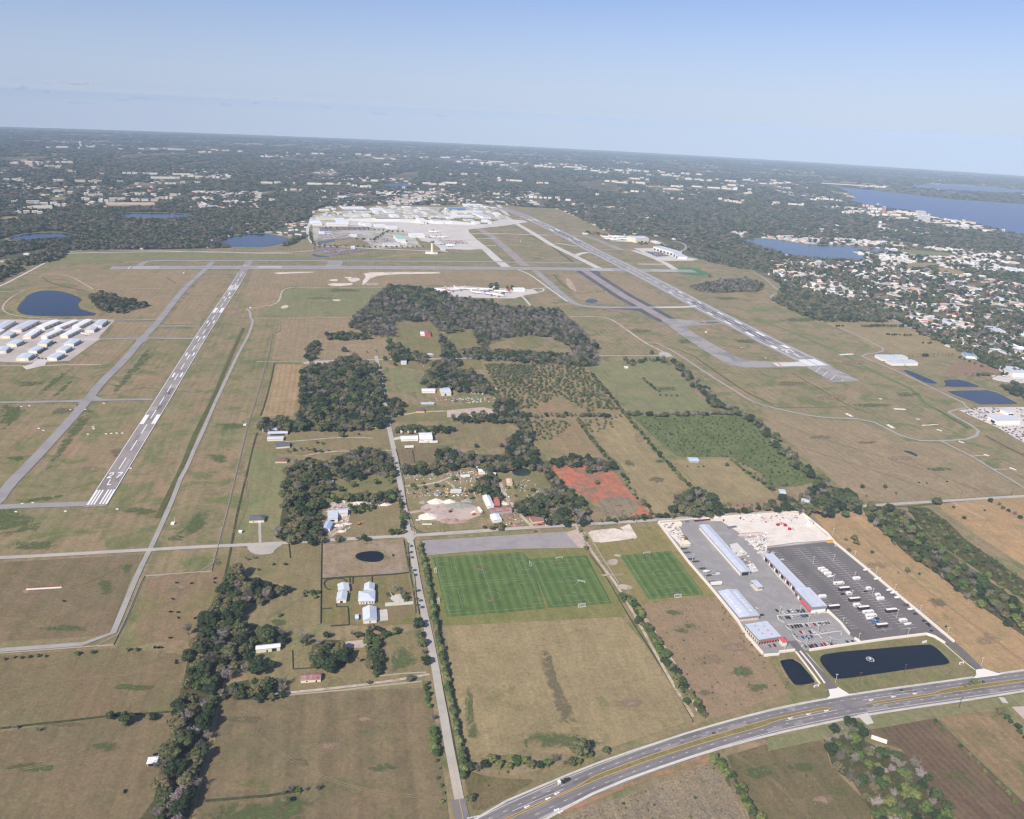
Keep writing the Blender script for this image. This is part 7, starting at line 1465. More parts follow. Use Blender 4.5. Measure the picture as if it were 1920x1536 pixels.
def crown_bare(seed, n=420):
    rnd = random.Random(seed); V, F = [], []
    def twig(a, b, w0, w1):
        d = (b-a).normalized(); s = d.orthogonal().normalized(); s2 = d.cross(s)
        for q in (s, s2):
            o = len(V); V.extend([tuple(a-q*w0), tuple(a+q*w0), tuple(b+q*w1), tuple(b-q*w1)]); F.append((o, o+1, o+2, o+3))
    limbs = []
    for i in range(9):
        a = 6.28*i/9+rnd.uniform(-.3, .3); e = Vector((.38*math.cos(a)*rnd.uniform(.5, 1), .38*math.sin(a)*rnd.uniform(.5, 1), rnd.uniform(.55, .9))); s = Vector((0, 0, rnd.uniform(.22, .45))); twig(s, e, .014, .007); limbs.append((s, e))
    for i in range(n):
        s, e = rnd.choice(limbs); p = s.lerp(e, rnd.uniform(.3, 1.0)); d = Vector((rnd.gauss(0, 1), rnd.gauss(0, 1), rnd.gauss(.5, .8))).normalized()*rnd.uniform(.07, .2); twig(p, p+d, .006, .003)
        quad(V, F, p+d, .03, rnd)
    return V, F
def crown_round(seed, leaves=260, ls=.07, cone=0.0):
    rnd = random.Random(seed); V, F = [], []
    blob(V, F, Vector((0, 0, .5)), .40, rnd, seed, 1.05)
    for k in range(leaves):
        n = Vector((rnd.gauss(0, 1), rnd.gauss(0, 1), rnd.gauss(.2, 1))).normalized(); h = .5+n.z*.46; r = .44*rnd.uniform(.88, 1.14)*(1-cone*max(0, h-.3)); quad(V, F, Vector((n.x*r, n.y*r, h)), ls*rnd.uniform(.6, 1.2), rnd, nrm=n)
    return V, F
def crown_palm(seed):
    rnd = random.Random(seed); V, F = [], []
    for i in range(18):
        a = 6.28*i/18+rnd.uniform(-.1, .1); el = rnd.uniform(-.2, .8); p = Vector((0, 0, .86)); o = None
        d = Vector((math.cos(a), math.sin(a), 0)); s = Vector((-d.y, d.x, 0))
        pts = [p+d*(.5*t)+Vector((0, 0, .12*el*t*2-.22*t*t)) for t in (0, .35, .7, 1.0)]
        for j, q in enumerate(pts):
            wd = (.02, .09, .08, .01)[j]; V.append(tuple(q-s*wd)); V.append(tuple(q+s*wd))
        b = len(V)-8
        for j in range(3): F.append((b+2*j, b+2*j+1, b+2*j+3, b+2*j+2))
    return V, F
def trunk_mesh(top=.45, r0=.035, r1=.018, limbs=3, name='trunk'):
    V, F = [], []; cyl(V, F, 0, 0, -.05, top, r0, r1, 7)
    for i in range(limbs):
        a = 2.1*i+.4; d = Vector((math.cos(a), math.sin(a), 0)); s = Vector((-d.y, d.x, 0)); o = len(V)
        for t, w_ in ((0, r1), (1, r1*.4)):
            c = Vector((0, 0, top*.8))+d*.2*t+Vector((0, 0, .2*t))
            V += [tuple(c-s*w_), tuple(c+s*w_), tuple(c+Vector((0, 0, w_*1.6)))]
        F += [(o, o+1, o+4, o+3), (o+1, o+2, o+5, o+4), (o+2, o, o+3, o+5)]
    me = bpy.data.meshes.new(name); me.from_pydata(V, [], F); me.materials.append(BARK); return me
def tmesh(name, VF, mat):
    me = bpy.data.meshes.new(name); me.from_pydata(VF[0], [], VF[1]); me.materials.append(mat); return me
TK = trunk_mesh(); TKS = trunk_mesh(.25, .03, .02, 0); TKP = trunk_mesh(.87, .022, .016, 0)
KIND = {
 'oak': ('oak_tree', 'tree', [tmesh('crown', crown_oak(s), F_OAK) for s in (1, 2, 3, 4, 5)], TK),
 'bare': ('bare_tree', 'tree', [tmesh('crown', crown_bare(s), F_BARE) for s in (11, 12, 13)], TK),
 'shrub': ('shrub', 'shrub', [tmesh('foliage', crown_oak(s, 6, 40, .06, .28, .8, .25), F_SHR) for s in (21, 22, 23)], TKS),
 'citrus': ('citrus_tree', 'tree', [tmesh('crown', crown_round(s), F_CIT) for s in (31, 32)], TKS),
 'hedge': ('hedge_tree', 'tree', [tmesh('crown', crown_round(s, 300, .06, .5), F_HDG) for s in (41, 42, 43)], TKS),
 'palm': ('palm_tree', 'palm', [tmesh('fronds', crown_palm(s), F_PLM) for s in (51, 52)], TKP),
}
CAND = {k: [] for k in KIND}
rt = random.Random(5)
def addt(kind, x, y, h, wr, lb, grp): CAND[kind].append((x, y, h, h*wr*rt.uniform(.85, 1.2), lb, grp))
WR = {'oak': 1.15, 'bare': .95, 'shrub': 1.35, 'citrus': 1.1, 'hedge': .85, 'palm': .62}
LBT = {'oak': 'broad dark evergreen tree', 'bare': 'grey bare-branched tree', 'shrub': 'green leafy shrub', 'citrus': 'small round citrus tree', 'hedge': 'bushy hedge tree', 'palm': 'palm tree'}
def pick(mix):
    r = rt.random()*sum(mix.values())
    for k, v in mix.items():
        r -= v
        if r <= 0: return k
    return k
def wood(where, pts, sp, h0, h1, mix, floor=True, gap=0.0, lean=.45, inner=True):
    P = [G(x, y, h1*lean) for x, y in pp(pts)]
    Q = [(p.x, p.y) for p in P]; xs = [q[0] for q in Q]; ys = [q[1] for q in Q]
    y = min(ys)
    while y < max(ys):
        x = min(xs)
        while x < max(xs):
            jx, jy = x+rt.uniform(-.42, .42)*sp, y+rt.uniform(-.42, .42)*sp
            if P_in(Q, jx, jy) and not (gap and noise.noise(Vector((jx/sp/2.2, jy/sp/2.2, 3))) < -1+2*gap*.75):
                n_ = noise.noise(Vector((jx/55, jy/55, 9)))
                mx = dict(mix)
                if 'bare' in mx: mx['bare'] = max(0.02, mx['bare']*(1+2.2*n_))
                k = pick(mx); h = rt.uniform(h0, h1)*rt.uniform(.72, 1.15)*(.45 if k == 'shrub' and h0 > 7 else 1)
                addt(k, jx, jy, h, WR[k], '%s %s' % (LBT[k], where), 'trees '+where if k != 'shrub' else 'shrubs '+where)
            x += sp
        y += sp
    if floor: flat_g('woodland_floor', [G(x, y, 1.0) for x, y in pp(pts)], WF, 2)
def row(where, pts, sp, h0, h1, mix, wd=0.0, lean=.4, keep=1.0):
    p = Path([G(x, y, h1*lean) for x, y in pp(pts)], ground=True, step=20); d = 0
    while d < p.len:
        if rt.random() < keep:
            q = p.at(d, rt.uniform(-wd/2, wd/2)); k = pick(mix); addt(k, q.x, q.y, rt.uniform(h0, h1), WR[k], '%s %s' % (LBT[k], where), ('trees ' if k != 'shrub' else 'shrubs ')+where)
        d += sp*rt.uniform(.8, 1.2)
def one(kind, px, py, h, lb, wr=None):
    q = G(px, py, h*.5); addt(kind, q.x, q.y, h, wr or WR[kind], lb, None); CAND[kind][-1] = CAND[kind][-1][:3]+(h*(wr or WR[kind]),)+CAND[kind][-1][4:]
DKM = {'oak': 7, 'bare': 2, 'shrub': 1}; GYM = {'oak': 3, 'bare': 6}; EVG = {'oak': 8, 'bare': 1}
w1 = 'in the long wood down the left foreground'
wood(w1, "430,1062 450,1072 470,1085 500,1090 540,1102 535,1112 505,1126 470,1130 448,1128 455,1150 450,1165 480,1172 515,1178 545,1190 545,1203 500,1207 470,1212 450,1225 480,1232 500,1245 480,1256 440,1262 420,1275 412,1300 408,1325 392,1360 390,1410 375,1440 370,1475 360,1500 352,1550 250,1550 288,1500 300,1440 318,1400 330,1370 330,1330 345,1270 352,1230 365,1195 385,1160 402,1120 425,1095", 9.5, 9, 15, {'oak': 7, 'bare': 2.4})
wood('in the thicket below the cream barn', "415,1300 430,1282 470,1272 510,1268 542,1285 530,1303 500,1310 440,1312", 8, 7, 11, DKM)
wood('right of the cream barn', "548,1188 580,1180 620,1182 645,1190 640,1202 600,1208 555,1212", 9, 8, 12, GYM, False)
wood('in the dark oak clump above the rusty shed', "585,1210 610,1198 645,1200 656,1222 652,1243 628,1258 603,1250 580,1238", 8.5, 10, 14, {'oak': 9, 'bare': .5})
wood('in the bright green column of trees left of the lane', "684,1193 706,1193 716,1230 715,1258 700,1263 688,1245", 6, 7, 10, {'shrub': 3, 'oak': 3}, False)
wood('in the thin belt below the farmhouse plot', "650,1178 690,1175 742,1182 744,1194 705,1197 655,1195", 8, 5, 8, {'oak': 4, 'bare': 3, 'shrub': 3}, False)
wood('left of the farmhouse plot', "560,1112 595,1105 601,1112 596,1120 570,1122", 6, 4, 6, {'shrub': 6}, False)
for k, x, y, h, lb in (('bare', 352, 1180, 13, 'big grey tree standing alone left of the long wood'), ('oak', 207, 1342, 7, 'small dark round tree, left of three on the pasture hedge'), ('oak', 236, 1347, 11, 'largest of three dark trees on the pasture hedge'), ('oak', 287, 1344, 6.5, 'right-hand dark tree of three on the pasture hedge'), ('bare', 28, 1364, 5, 'small leaning bare tree at the left end of the pasture hedge'), ('bare', 69, 1368, 6, 'low silvery bush below the pasture hedge'), ('oak', 510, 1246, 8, 'oak alone right below the cream barn'), ('oak', 694, 1247, 9, 'rounded oak at the foot of the bright green column'), ('oak', 692, 1280, 4, 'small oak on the sandy driveway'), ('oak', 768, 1272, 7, 'dark tree at the driveway beside the lane'), ('palm', 671, 1238, 7, 'small palm left of the bright green column'), ('palm', 533.5, 1503, 9, 'tall lone palm with a long shadow in the bottom pasture'), ('palm', 531, 1487, 4.5, 'short palm above the tall lone palm'), ('bare', 545, 1480, 6, 'left bare shrub on the ditch of the bottom pasture'), ('bare', 572, 1480, 5, 'middle bare shrub on the ditch of the bottom pasture'), ('bare', 596, 1477, 6, 'right bare shrub on the ditch of the bottom pasture'), ('shrub', 559, 1482, 4, 'dark shrub between the bare ones on the ditch'), ('palm', 572, 1203, 11, 'palm beside the cream barn'), ('bare', 812, 1345, 7, 'round greyish tree leaning over the lane verge'), ('oak', 785, 1168, 11, 'big oak shading the lane below the farmhouse'), ('oak', 786, 1190, 9, 'second oak shading the lane'), ('oak', 792, 1205, 9, 'third oak shading the lane'), ('bare', 795, 1222, 7, 'grey tree between oaks on the lane'), ('oak', 799, 1238, 9, 'lowest oak shading the lane above the driveway'), ('bare', 741, 1103, 10, 'left crown of the great grey tree by the circular driveway'), ('bare', 753, 1112, 11, 'right crown of the great grey tree by the circular driveway'), ('oak', 760, 1120, 7, 'small oak under the great grey tree'), ('oak', 699, 1177, 7, 'small tree just below the white garage'), ('oak', 745, 1182, 6, 'round shrub-like oak below the garage drive'), ('shrub', 513, 1058, 3, 'left shrub in the paddock below the cul-de-sac'), ('shrub', 535, 1058, 3.5, 'right shrub in the paddock below the cul-de-sac'), ('shrub', 484, 1068, 3, 'lowest shrub in the paddock below the cul-de-sac'), ('bare', 462, 1048, 6, 'bare bush beside the cul-de-sac'), ('bare', 475, 1045, 6, 'second bare bush beside the cul-de-sac'), ('shrub', 524, 1153, 4, 'shrub alone in the fenced paddock above the barn'), ('oak', 1086, 1402, 16, 'great dark spreading tree beside the highway'), ('oak', 1136, 1407, 6, 'small tree right of the great spreading tree'), ('oak', 881, 1497, 7, 'lone round tree at the lane corner'), ('oak', 637, 808, 9, 'dark rounded tree by the farm track'), ('oak', 641, 815, 10, 'wide tree below the farm track'), ('shrub', 672, 814, 4, 'small shrub right of the wide tree'), ('oak', 692, 802, 9, 'dark tree beside the lane end of the farm track'), ('shrub', 594, 829, 5, 'pair shrub left in the farm meadow'), ('shrub', 604, 831, 5, 'pair shrub right in the farm meadow'), ('oak', 600, 805, 9, 'dark tree above the sandy farm yard'), ('oak', 705, 903, 9, 'round oak in the small meadow left of the lane'), ('shrub', 731, 900, 9, 'bright green tree beside the lane by the small meadow'), ('bare', 655, 903, 10, 'grey tree right of the narrow shed'), ('oak', 663, 908, 8, 'dark tree right of the narrow shed'), ('oak', 640, 917, 8, 'dark oak at the left of the small meadow'), ('oak', 635, 1010, 9, 'oak left of two over the street'), ('bare', 670, 1008, 9, 'grey tree over the street'), ('oak', 684, 1009, 9, 'oak right of two over the street'), ('oak', 601, 1012, 10, 'dark oak at the foot of the west wood'), ('oak', 762, 875, 10, 'dark tree at the corner above the junk yard'), ('shrub', 851, 897, 7, 'bright green tree in the middle of the junk yard'), ('oak', 893, 836, 7, 'round dark tree in the field right of the workshop'), ('oak', 940, 835, 7, 'second round dark tree in the field right of the workshop'), ('oak', 1119, 905, 7, 'lone dark tree on the red cleared soil'), ('oak', 1363, 871, 6, 'dark bush in the horse pen'), ('oak', 1515, 924, 9, 'neat round tree above the white house'), ('shrub', 1500, 945, 6, 'olive cone-shaped tree left of the white house'), ('bare', 1449, 915, 11, 'white-limbed bare tree left of the tilted shed'), ('oak', 1617, 912, 6, 'dark bush left of the meadow beside the belt'), ('oak', 1660, 912, 6, 'dark bush right of the meadow beside the belt'), ('bare', 1680, 925, 5, 'greyish bush in the meadow beside the belt'), ('shrub', 1625, 930, 3, 'tiny bush in the meadow beside the belt'), ('oak', 1757, 940, 12, 'round tree beside the road at the right'), ('bare', 1586, 1010, 8, 'greyish tree, left of three right of the yard wall'), ('oak', 1602, 1008, 8, 'dark tree, middle of three right of the yard wall'), ('oak', 1606, 1017, 7, 'dark tree, lowest of three right of the yard wall'), ('oak', 1592, 1031, 5, 'small bush below the three trees right of the yard wall'), ('oak', 1635, 1035, 4, 'lone small bush in the orange grass'), ('oak', 1702, 1069, 6, 'round dark tree in the orange grass'), ('bare', 1684, 1074, 5, 'greyish bush in the orange grass'), ('shrub', 1724, 1076, 3, 'tiny green bush in the orange grass'), ('oak', 722, 672, 9, 'round dark tree at the lane corner'), ('oak', 741, 683, 7, 'round tree below the lane corner'), ('oak', 1172, 672, 10, 'dark tree by the small white hut'), ('oak', 1222, 660, 10, 'dark tree at the service road junction'), ('oak', 1185, 682, 10, 'spreading tree in the upper pasture'), ('oak', 1788, 951, 4, 'small tree in the dry field at the right'), ('oak', 1808, 971, 5, 'second small tree in the dry field at the right'), ('shrub', 1846, 957, 3, 'third tiny tree in the dry field at the right'), ('oak', 645, 655, 12, 'dark tree left of the large dark wood'), ('shrub', 688, 660, 4, 'left bush in the brown field'), ('shrub', 705, 658, 4, 'right bush in the brown field')): one(k, x, y, h, lb)
row('on the farm hedge along the left pasture', "10,1235 60,1230 100,1228", 6, 2, 3.5, {'shrub': 2, 'bare': 1}, 2, keep=.8)
for q in ("175,1222 192,1221", "240,1218 275,1216", "145,1226 147,1226"): row('on the farm hedge along the left pasture', q, 9, 3, 4.5, {'shrub': 1}, 1)
w2 = 'in the wood west of the lane'
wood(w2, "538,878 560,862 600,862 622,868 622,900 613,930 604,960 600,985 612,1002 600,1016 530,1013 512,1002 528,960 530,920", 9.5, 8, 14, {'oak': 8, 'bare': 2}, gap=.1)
wood('in the oak wood beside the lane', "620,868 640,852 680,840 718,842 738,858 744,880 735,890 700,893 650,897 624,894", 9.5, 9, 14, {'oak': 7, 'bare': 3})
wood('in the hedge above the stone yard', "625,930 680,922 700,925 735,918 750,925 752,940 725,940 700,945 680,935 625,940", 8, 6, 10, {'oak': 4, 'bare': 3, 'shrub': 2})
wood('in the stone yard thicket', "655,948 690,945 716,950 690,960 665,966", 7, 4, 7, {'oak': 4, 'shrub': 3}, False)
row('along the lane verge by the stone yard', "752,945 760,975 755,997 720,1000", 8, 5, 8, {'shrub': 3, 'oak': 3}, 4)
w3 = 'in the large dark wood left of the lane bend'
wood(w3, "562,705 575,685 620,680 640,668 665,665 680,675 706,685 712,705 716,740 728,780 722,800 680,803 640,806 590,798 545,806 488,806 480,795 500,784 555,786 562,760", 10, 9, 15, {'oak': 8, 'bare': 2.5}, gap=.1)
wood('in the dark copse of the brown field', "611,625 640,622 690,624 694,634 655,636 614,636", 9, 7, 10, EVG)
wood('in the small clump by the road end', "574,655 585,640 598,640 597,660 585,676 573,672", 8, 8, 11, EVG)
w4 = 'in the grey northern wood'
wood(w4, "730,535 780,537 817,546 870,557 925,564 925,578 880,583 840,592 805,600 745,600 740,608 742,630 700,628 655,612 660,595 690,568 700,555", 11, 9, 14, {'oak': 3, 'bare': 8}, gap=.16)
wood(w4, "728,536 785,540 817,546 850,556 845,572 800,575 760,568 725,560", 12, 12, 16, {'oak': 9, 'bare': 1}, False)
wood(w4, "805,600 860,578 925,572 992,575 1052,580 1068,598 1092,618 1115,638 1122,682 1090,685 1078,672 1068,648 1035,632 1010,628 985,626 950,630 920,640 912,655 895,640 885,615 835,622 820,618", 11, 9, 14, {'oak': 3, 'bare': 9}, gap=.16)
wood('along the north edge of the orchard', "880,660 940,655 1000,658 1075,665 1122,682 1075,685 960,676 900,672", 10, 8, 12, {'oak': 5, 'bare': 2})
wood('in the belt right of the brown field', "728,640 748,645 768,660 775,676 740,676 726,655", 9.5, 9, 13, EVG)
wood('round the upper farm houses', "775,655 805,668 800,682 780,678", 9, 7, 10, {'oak': 3, 'bare': 4}); wood('round the upper farm houses', "822,625 835,630 852,650 860,665 868,680 845,688 820,690 805,682 830,670", 9.5, 8, 12, {'oak': 4, 'bare': 4})
wood('round the upper farm houses', "860,655 905,650 925,665 900,672 870,668", 9.5, 8, 12, {'oak': 5, 'bare': 2})
wood('in the wood north of the warehouse yard', "797,700 812,685 850,690 880,692 905,705 930,728 932,742 900,735 850,730 800,724 785,718", 10, 9, 13, {'oak': 7, 'bare': 3})
wood('between the lane and the warehouse yard', "727,750 745,745 760,755 755,775 735,778 728,765", 9.5, 8, 12, {'oak': 4, 'bare': 3})
wood('in the thicket above the tall workshop', "742,800 770,795 810,800 850,800 855,810 800,812 745,808", 8, 6, 9, {'oak': 5, 'bare': 1, 'shrub': 2})
w5 = 'in the winding belt left of the orchards'
wood(w5, "932,742 950,750 985,772 992,786 1003,845 1010,868 1050,858 1090,856 1125,858 1150,868 1153,882 1120,886 1080,874 1040,870 1025,884 1010,886 990,872 960,876 940,882 900,880 870,872 820,886 755,884 752,872 815,870 818,846 835,836 870,848 900,852 945,852 952,820 975,805 960,788 930,790 850,790 845,780 925,772", 9.5, 8, 13, {'oak': 7, 'bare': 3})
wood('in the wood beside the junk yards', "895,895 925,890 945,915 940,935 905,930 890,915", 9, 9, 12, {'oak': 7, 'bare': 2})
wood('in the wood beside the junk yards', "985,935 1010,925 1045,905 1078,925 1098,945 1112,978 1060,985 1020,978 975,962 965,942", 9.5, 9, 13, {'oak': 7, 'bare': 3})
wood('in the wood beside the junk yards', "1020,890 1035,884 1075,920 1065,925 1035,915", 9, 7, 10, {'oak': 5, 'bare': 3})
wood('beside the street below the scrap metal yard', "905,985 945,983 955,992 920,996", 8, 5, 8, {'oak': 5}, False)
row('in the hedge along the street above the sports ground', "1128,976 1180,972 1230,968 1265,966", 8, 6, 9, {'oak': 5, 'bare': 2, 'palm': 1}, 6)
row('in the hedge above the sand yard street', "1348,958 1400,955 1450,950 1490,948", 8, 6, 9, {'oak': 6, 'bare': 2}, 10); row('in the hedge above the sand yard street', "1345,950 1400,946 1440,942", 9, 4, 6, {'bare': 3, 'shrub': 2}, 10)
wood('in the round wood between the pale field and the pen', "1258,930 1300,918 1322,922 1350,948 1345,966 1285,970 1262,955", 9.5, 10, 14, {'oak': 6, 'bare': 2, 'shrub': 2})
wood('in the grove at the road bend', "1490,945 1530,905 1580,915 1612,935 1615,958 1560,965 1530,962 1500,958", 10, 9, 15, {'oak': 8, 'bare': 2.5}, gap=.1)
wood('behind the white house at the road bend', "1440,945 1470,925 1500,940 1490,955 1450,958", 9, 8, 11, {'oak': 6, 'bare': 2})
row('in the tree belt beside the palmetto scrub', "1245,672 1275,690 1300,712 1330,748 1360,765 1400,778 1440,808 1470,842 1495,872 1530,893 1560,912", 7, 9, 13, {'oak': 6, 'bare': 3}, 22)
row('in the tree belt beside the palmetto scrub', "1180,680 1215,674 1245,675", 9, 7, 10, {'oak': 4, 'bare': 2}, 10)
row('in the hedge above the palmetto scrub', "1172,775 1240,778 1300,775 1395,776", 7, 7, 10, {'oak': 6, 'bare': 2}, 10)
row('in the hedge across the orchards', "975,780 1040,778 1090,778 1165,780", 8, 6, 10, {'oak': 6, 'bare': 2}, 8)
row('on the hedge between the two lower orchards', "1083,785 1105,815 1130,848 1150,868", 6, 5, 7, {'oak': 5}, 4)
row('on the long diagonal field hedge', "1108,700 1140,735 1168,772 1200,810 1240,855 1280,898 1318,932", 5.5, 4, 6.5, {'oak': 4, 'shrub': 3}, 4)
row('on the short hedge of the upper pasture', "1205,710 1220,722 1236,734", 7, 4, 6, {'oak': 3}, 3); row('on the short hedge of the upper pasture', "1238,741 1262,742 1275,742", 12, 3, 5, {'oak': 3}, 3)
row('on the small hedge beside the pen', "1372,862 1400,885 1430,905 1445,918", 7, 4, 6, {'shrub': 4, 'oak': 2}, 3); row('beside the red cleared land', "1165,888 1185,920 1205,940 1222,965", 9, 4, 7, {'oak': 4, 'shrub': 2, 'palm': 1}, 6)
wood('in the citrus orchard', "908,682 1085,684 1128,722 1160,766 1100,770 1050,740 1000,765 960,762 935,738", 8.5, 4.0, 5.6, {'citrus': 1}, False, gap=.28); wood('in the citrus orchard', "906,682 1000,682 1010,700 960,720 925,705", 7.5, 3.6, 5, {'citrus': 1}, False)
wood('in the citrus orchard', "985,788 1060,786 1070,800 1040,822 1000,825", 8, 3.4, 4.6, {'citrus': 1}, False, gap=.2); wood('in the small lower orchard', "1095,786 1150,784 1160,800 1110,812 1100,805", 11, 3.4, 4.8, {'citrus': 1}, False, gap=.2)
wood('in the palmetto scrub', "1190,782 1398,782 1440,815 1535,898 1500,910 1440,912 1370,856 1270,855", 9, 2, 3.6, {'shrub': 1, 'oak': .15}, False, gap=.35)
wood('in the grey copse right of the runway', "1291,536 1330,528 1350,523 1400,521 1435,533 1425,546 1350,547 1310,545", 12, 8, 12, {'bare': 6, 'oak': 1}, True)
wood('in the lakeside copse', "168,560 172,549 200,548 240,560 282,571 250,578 230,584 190,581", 11, 9, 13, {'oak': 7, 'bare': 3})
wood('in the wood at the edge of the suburb', "1446,560 1470,550 1500,548 1545,560 1600,570 1640,575 1680,592 1660,601 1540,601 1490,582", 11, 9, 14, {'oak': 8, 'bare': 2})
for q in ("1617,611 1640,610 1695,611",): row('in the long dark copse of the dry field', q, 8, 6, 9, {'oak': 1}, 8)
for q in ("1568,611 1582,611", "1665,627 1678,627", "1668,627 1690,627", "1695,628 1710,628", "1725,627 1735,627", "1732,643 1750,643"): row('in the little copses of the dry field', q, 9, 5, 7, {'oak': 1}, 6)
row('in the palm row behind the four hangars', "1705,667 1750,666 1792,665", 9, 7, 9, {'palm': 3, 'oak': 1}, 2); row('along the boat yard', "1812,703 1850,702 1900,700", 13, 7, 10, {'oak': 3, 'palm': 1}, 4)
row('along the field edge above the ponds', "1800,670 1845,688", 16, 5, 7, {'oak': 1}, 2)
wood('in the copse at the right edge below the boat yard', "1872,722 1900,718 1940,722 1940,750 1895,735", 10, 8, 12, {'oak': 5, 'bare': 1})
w6 = 'in the diagonal forest belt at the right'
wood(w6, "1617,952 1650,945 1690,955 1720,985 1760,1020 1800,1050 1850,1085 1925,1135 1990,1180 1990,1250 1925,1195 1860,1150 1800,1110 1740,1060 1700,1038 1660,1000 1630,975", 9.5, 7, 12, {'oak': 5, 'bare': 2.5, 'shrub': 3})
wood('in the bright thicket of the right forest belt', "1700,948 1740,952 1775,975 1810,1010 1860,1045 1925,1090 1990,1130 1990,1170 1925,1125 1850,1080 1800,1045 1755,1015 1720,980", 8.5, 3.5, 6, {'shrub': 8, 'oak': 1}, True, gap=.3)
row('on the far right field hedge', "1860,938 1890,955 1925,975 1960,990", 9, 5, 8, {'oak': 3, 'bare': 2}, 6)
w7 = 'in the conifer hedge right of the lane'
row(w7, "787,1020 800,1075 808,1115 815,1160 826,1215 836,1265 850,1330 860,1385 868,1430 873,1460", 4.3, 6, 8, {'hedge': 1}, 2.5)
row('along the lane verge', "797,1282 803,1310 806,1330", 7, 3, 5, {'shrub': 1}, 3); row('along the lane verge', "809,1370 815,1395 818,1415", 5, 5, 7, {'shrub': 1}, 3); row('along the lane verge', "820,1425 826,1470 830,1520", 8, 2, 4, {'shrub': 2, 'bare': 1}, 4)
for i, (x, y) in enumerate(((765, 1025), (766, 1047), (770, 1071), (772, 1080), (778, 1109), (782, 1128), (784, 1141), (764, 1037))): one('palm', x, y-2, 8.5, 'roadside palm, %s from the top along the lane beside the farmhouse' % ORD[[0, 2, 3, 4, 5, 6, 7, 1][i]])
row('in the leafy hedge right of the soccer fields', "1170,1115 1185,1130 1195,1150 1210,1175 1232,1205 1250,1235 1270,1268 1290,1305 1315,1340", 3.6, 5, 8, {'shrub': 5, 'oak': 3}, 9)
row('in the leafy hedge right of the soccer fields', "1088,995 1098,1012 1100,1030", 8, 4, 6, {'shrub': 2, 'palm': 1}, 2)
row('in the thicket along the highway', "880,1440 930,1430 980,1425 1030,1430 1070,1425 1110,1412", 6.5, 5, 8, {'shrub': 4, 'oak': 3, 'bare': 1}, 8); row('in the thicket along the highway', "895,1460 950,1462 1020,1450", 7, 1.5, 3, {'bare': 1, 'shrub': 1}, 16)
row('in the shrub row below the highway', "1338,1420 1358,1440 1378,1470 1400,1500 1425,1545", 3.4, 5, 7, {'shrub': 5, 'oak': 1}, 7)
w8 = 'in the mixed wood at the bottom right'
wood(w8, "1538,1372 1575,1358 1602,1352 1620,1362 1622,1388 1650,1402 1690,1408 1720,1428 1742,1462 1770,1490 1795,1550 1650,1560 1625,1505 1600,1465 1562,1440 1552,1405", 8, 6, 11, {'oak': 4, 'bare': 4, 'shrub': 4})
wood('in the cleared scrub below the highway', "1075,1530 1180,1490 1330,1432 1350,1445 1420,1550 1070,1560", 7, .8, 2.0, {'shrub': 2, 'bare': 4}, False, gap=.3)
wood('in the weedy field below the highway', "1365,1420 1440,1398 1530,1376 1555,1435 1620,1505 1640,1550 1440,1550", 9, .6, 1.6, {'shrub': 3, 'bare': 2}, False, gap=.4)
wood('round the junk yards', "760,905 830,900 850,925 890,905 900,930 870,940 800,922 765,925", 13, 3, 6, {'shrub': 4, 'oak': 3, 'bare': 2}, False, gap=.4)
wood('round the junk yards', "935,900 985,905 1010,930 1000,950 965,935", 12, 3, 6, {'shrub': 4, 'oak': 3, 'bare': 3}, False, gap=.35)
row('round the farm sheds', "545,800 580,803 640,800 700,797", 9, 6, 9, {'oak': 4, 'shrub': 2}, 8); row('round the farm sheds', "540,845 570,842 620,845", 9, 5, 8, {'oak': 3, 'bare': 2}, 6)
row('on the ploughed field hedge', "1752,1352 1780,1378 1810,1405 1850,1448 1880,1480 1920,1518", 10, 2, 4, {'shrub': 1}, 3); row('on the hedge at the right edge', "1878,1335 1900,1355 1925,1385", 6, 4, 6, {'shrub': 2, 'oak': 1}, 3)
row('in the highway median', "1808,1284 1825,1281 1848,1278", 4.2, 4, 5.5, {'palm': 2, 'shrub': 1}, 3); row('in the planted islands of the visitor lot', "1462,1157 1466,1160", 3, 1.5, 2.2, {'shrub': 1}, 1)
for q in ("1476,1174 1480,1177", "1490,1190 1497,1196", "1553,1166 1554,1172", "1510,1210 1512,1214"): row('in the planted islands of the visitor lot', q, 3, 1.5, 2.2, {'shrub': 1}, 1)
wood('in the scrub field right of the hedge', "1215,1140 1340,1130 1400,1200 1460,1290 1420,1315 1330,1335 1290,1290", 12, .8, 2.2, {'shrub': 2, 'bare': 1}, False, gap=.4); wood('along the yard wall', "1345,1125 1385,1170 1428,1225 1440,1260 1415,1235 1372,1180", 7, 1, 2.2, {'shrub': 1}, False)
wood('at the left edge of the airfield', "-60,500 0,500 30,500 50,505 20,515 0,525 -60,540", 11, 8, 12, EVG)
one('shrub', 1524, 1283, 2, 'small bush left of the lower entrance sign'); one('shrub', 1540, 1282, 2, 'small bush right of the lower entrance sign')
row('in front of the west hangars', "38,674 58,674", 7, 3, 4.5, {'oak': 1}, 2); row('in front of the west hangars', "72,672 92,673", 7, 3, 4.5, {'oak': 1}, 2); row('between the west hangars', "70,665 80,657 95,648 103,642", 9, 3, 5, {'oak': 1}, 3)
row('along the terminal road', "590,459 620,461 660,462 700,463 770,463 800,462", 20, 6, 9, {'oak': 1}, 8); row('round the terminal car parks', "600,427 650,428 690,430 730,433", 22, 6, 9, {'oak': 1}, 10); row('round the terminal car parks', "670,447 700,450 725,434 760,434", 24, 7, 10, {'oak': 1}, 14); row('round the terminal car parks', "582,436 584,450 586,457", 18, 7, 10, {'oak': 1}, 8)
row('on the verge of the airport road', "590,465 600,463 640,463", 22, 6, 8, {'oak': 1}, 5); row('beside the east hangars', "1165,440 1190,442 1200,441", 24, 7, 10, {'oak': 1}, 12)
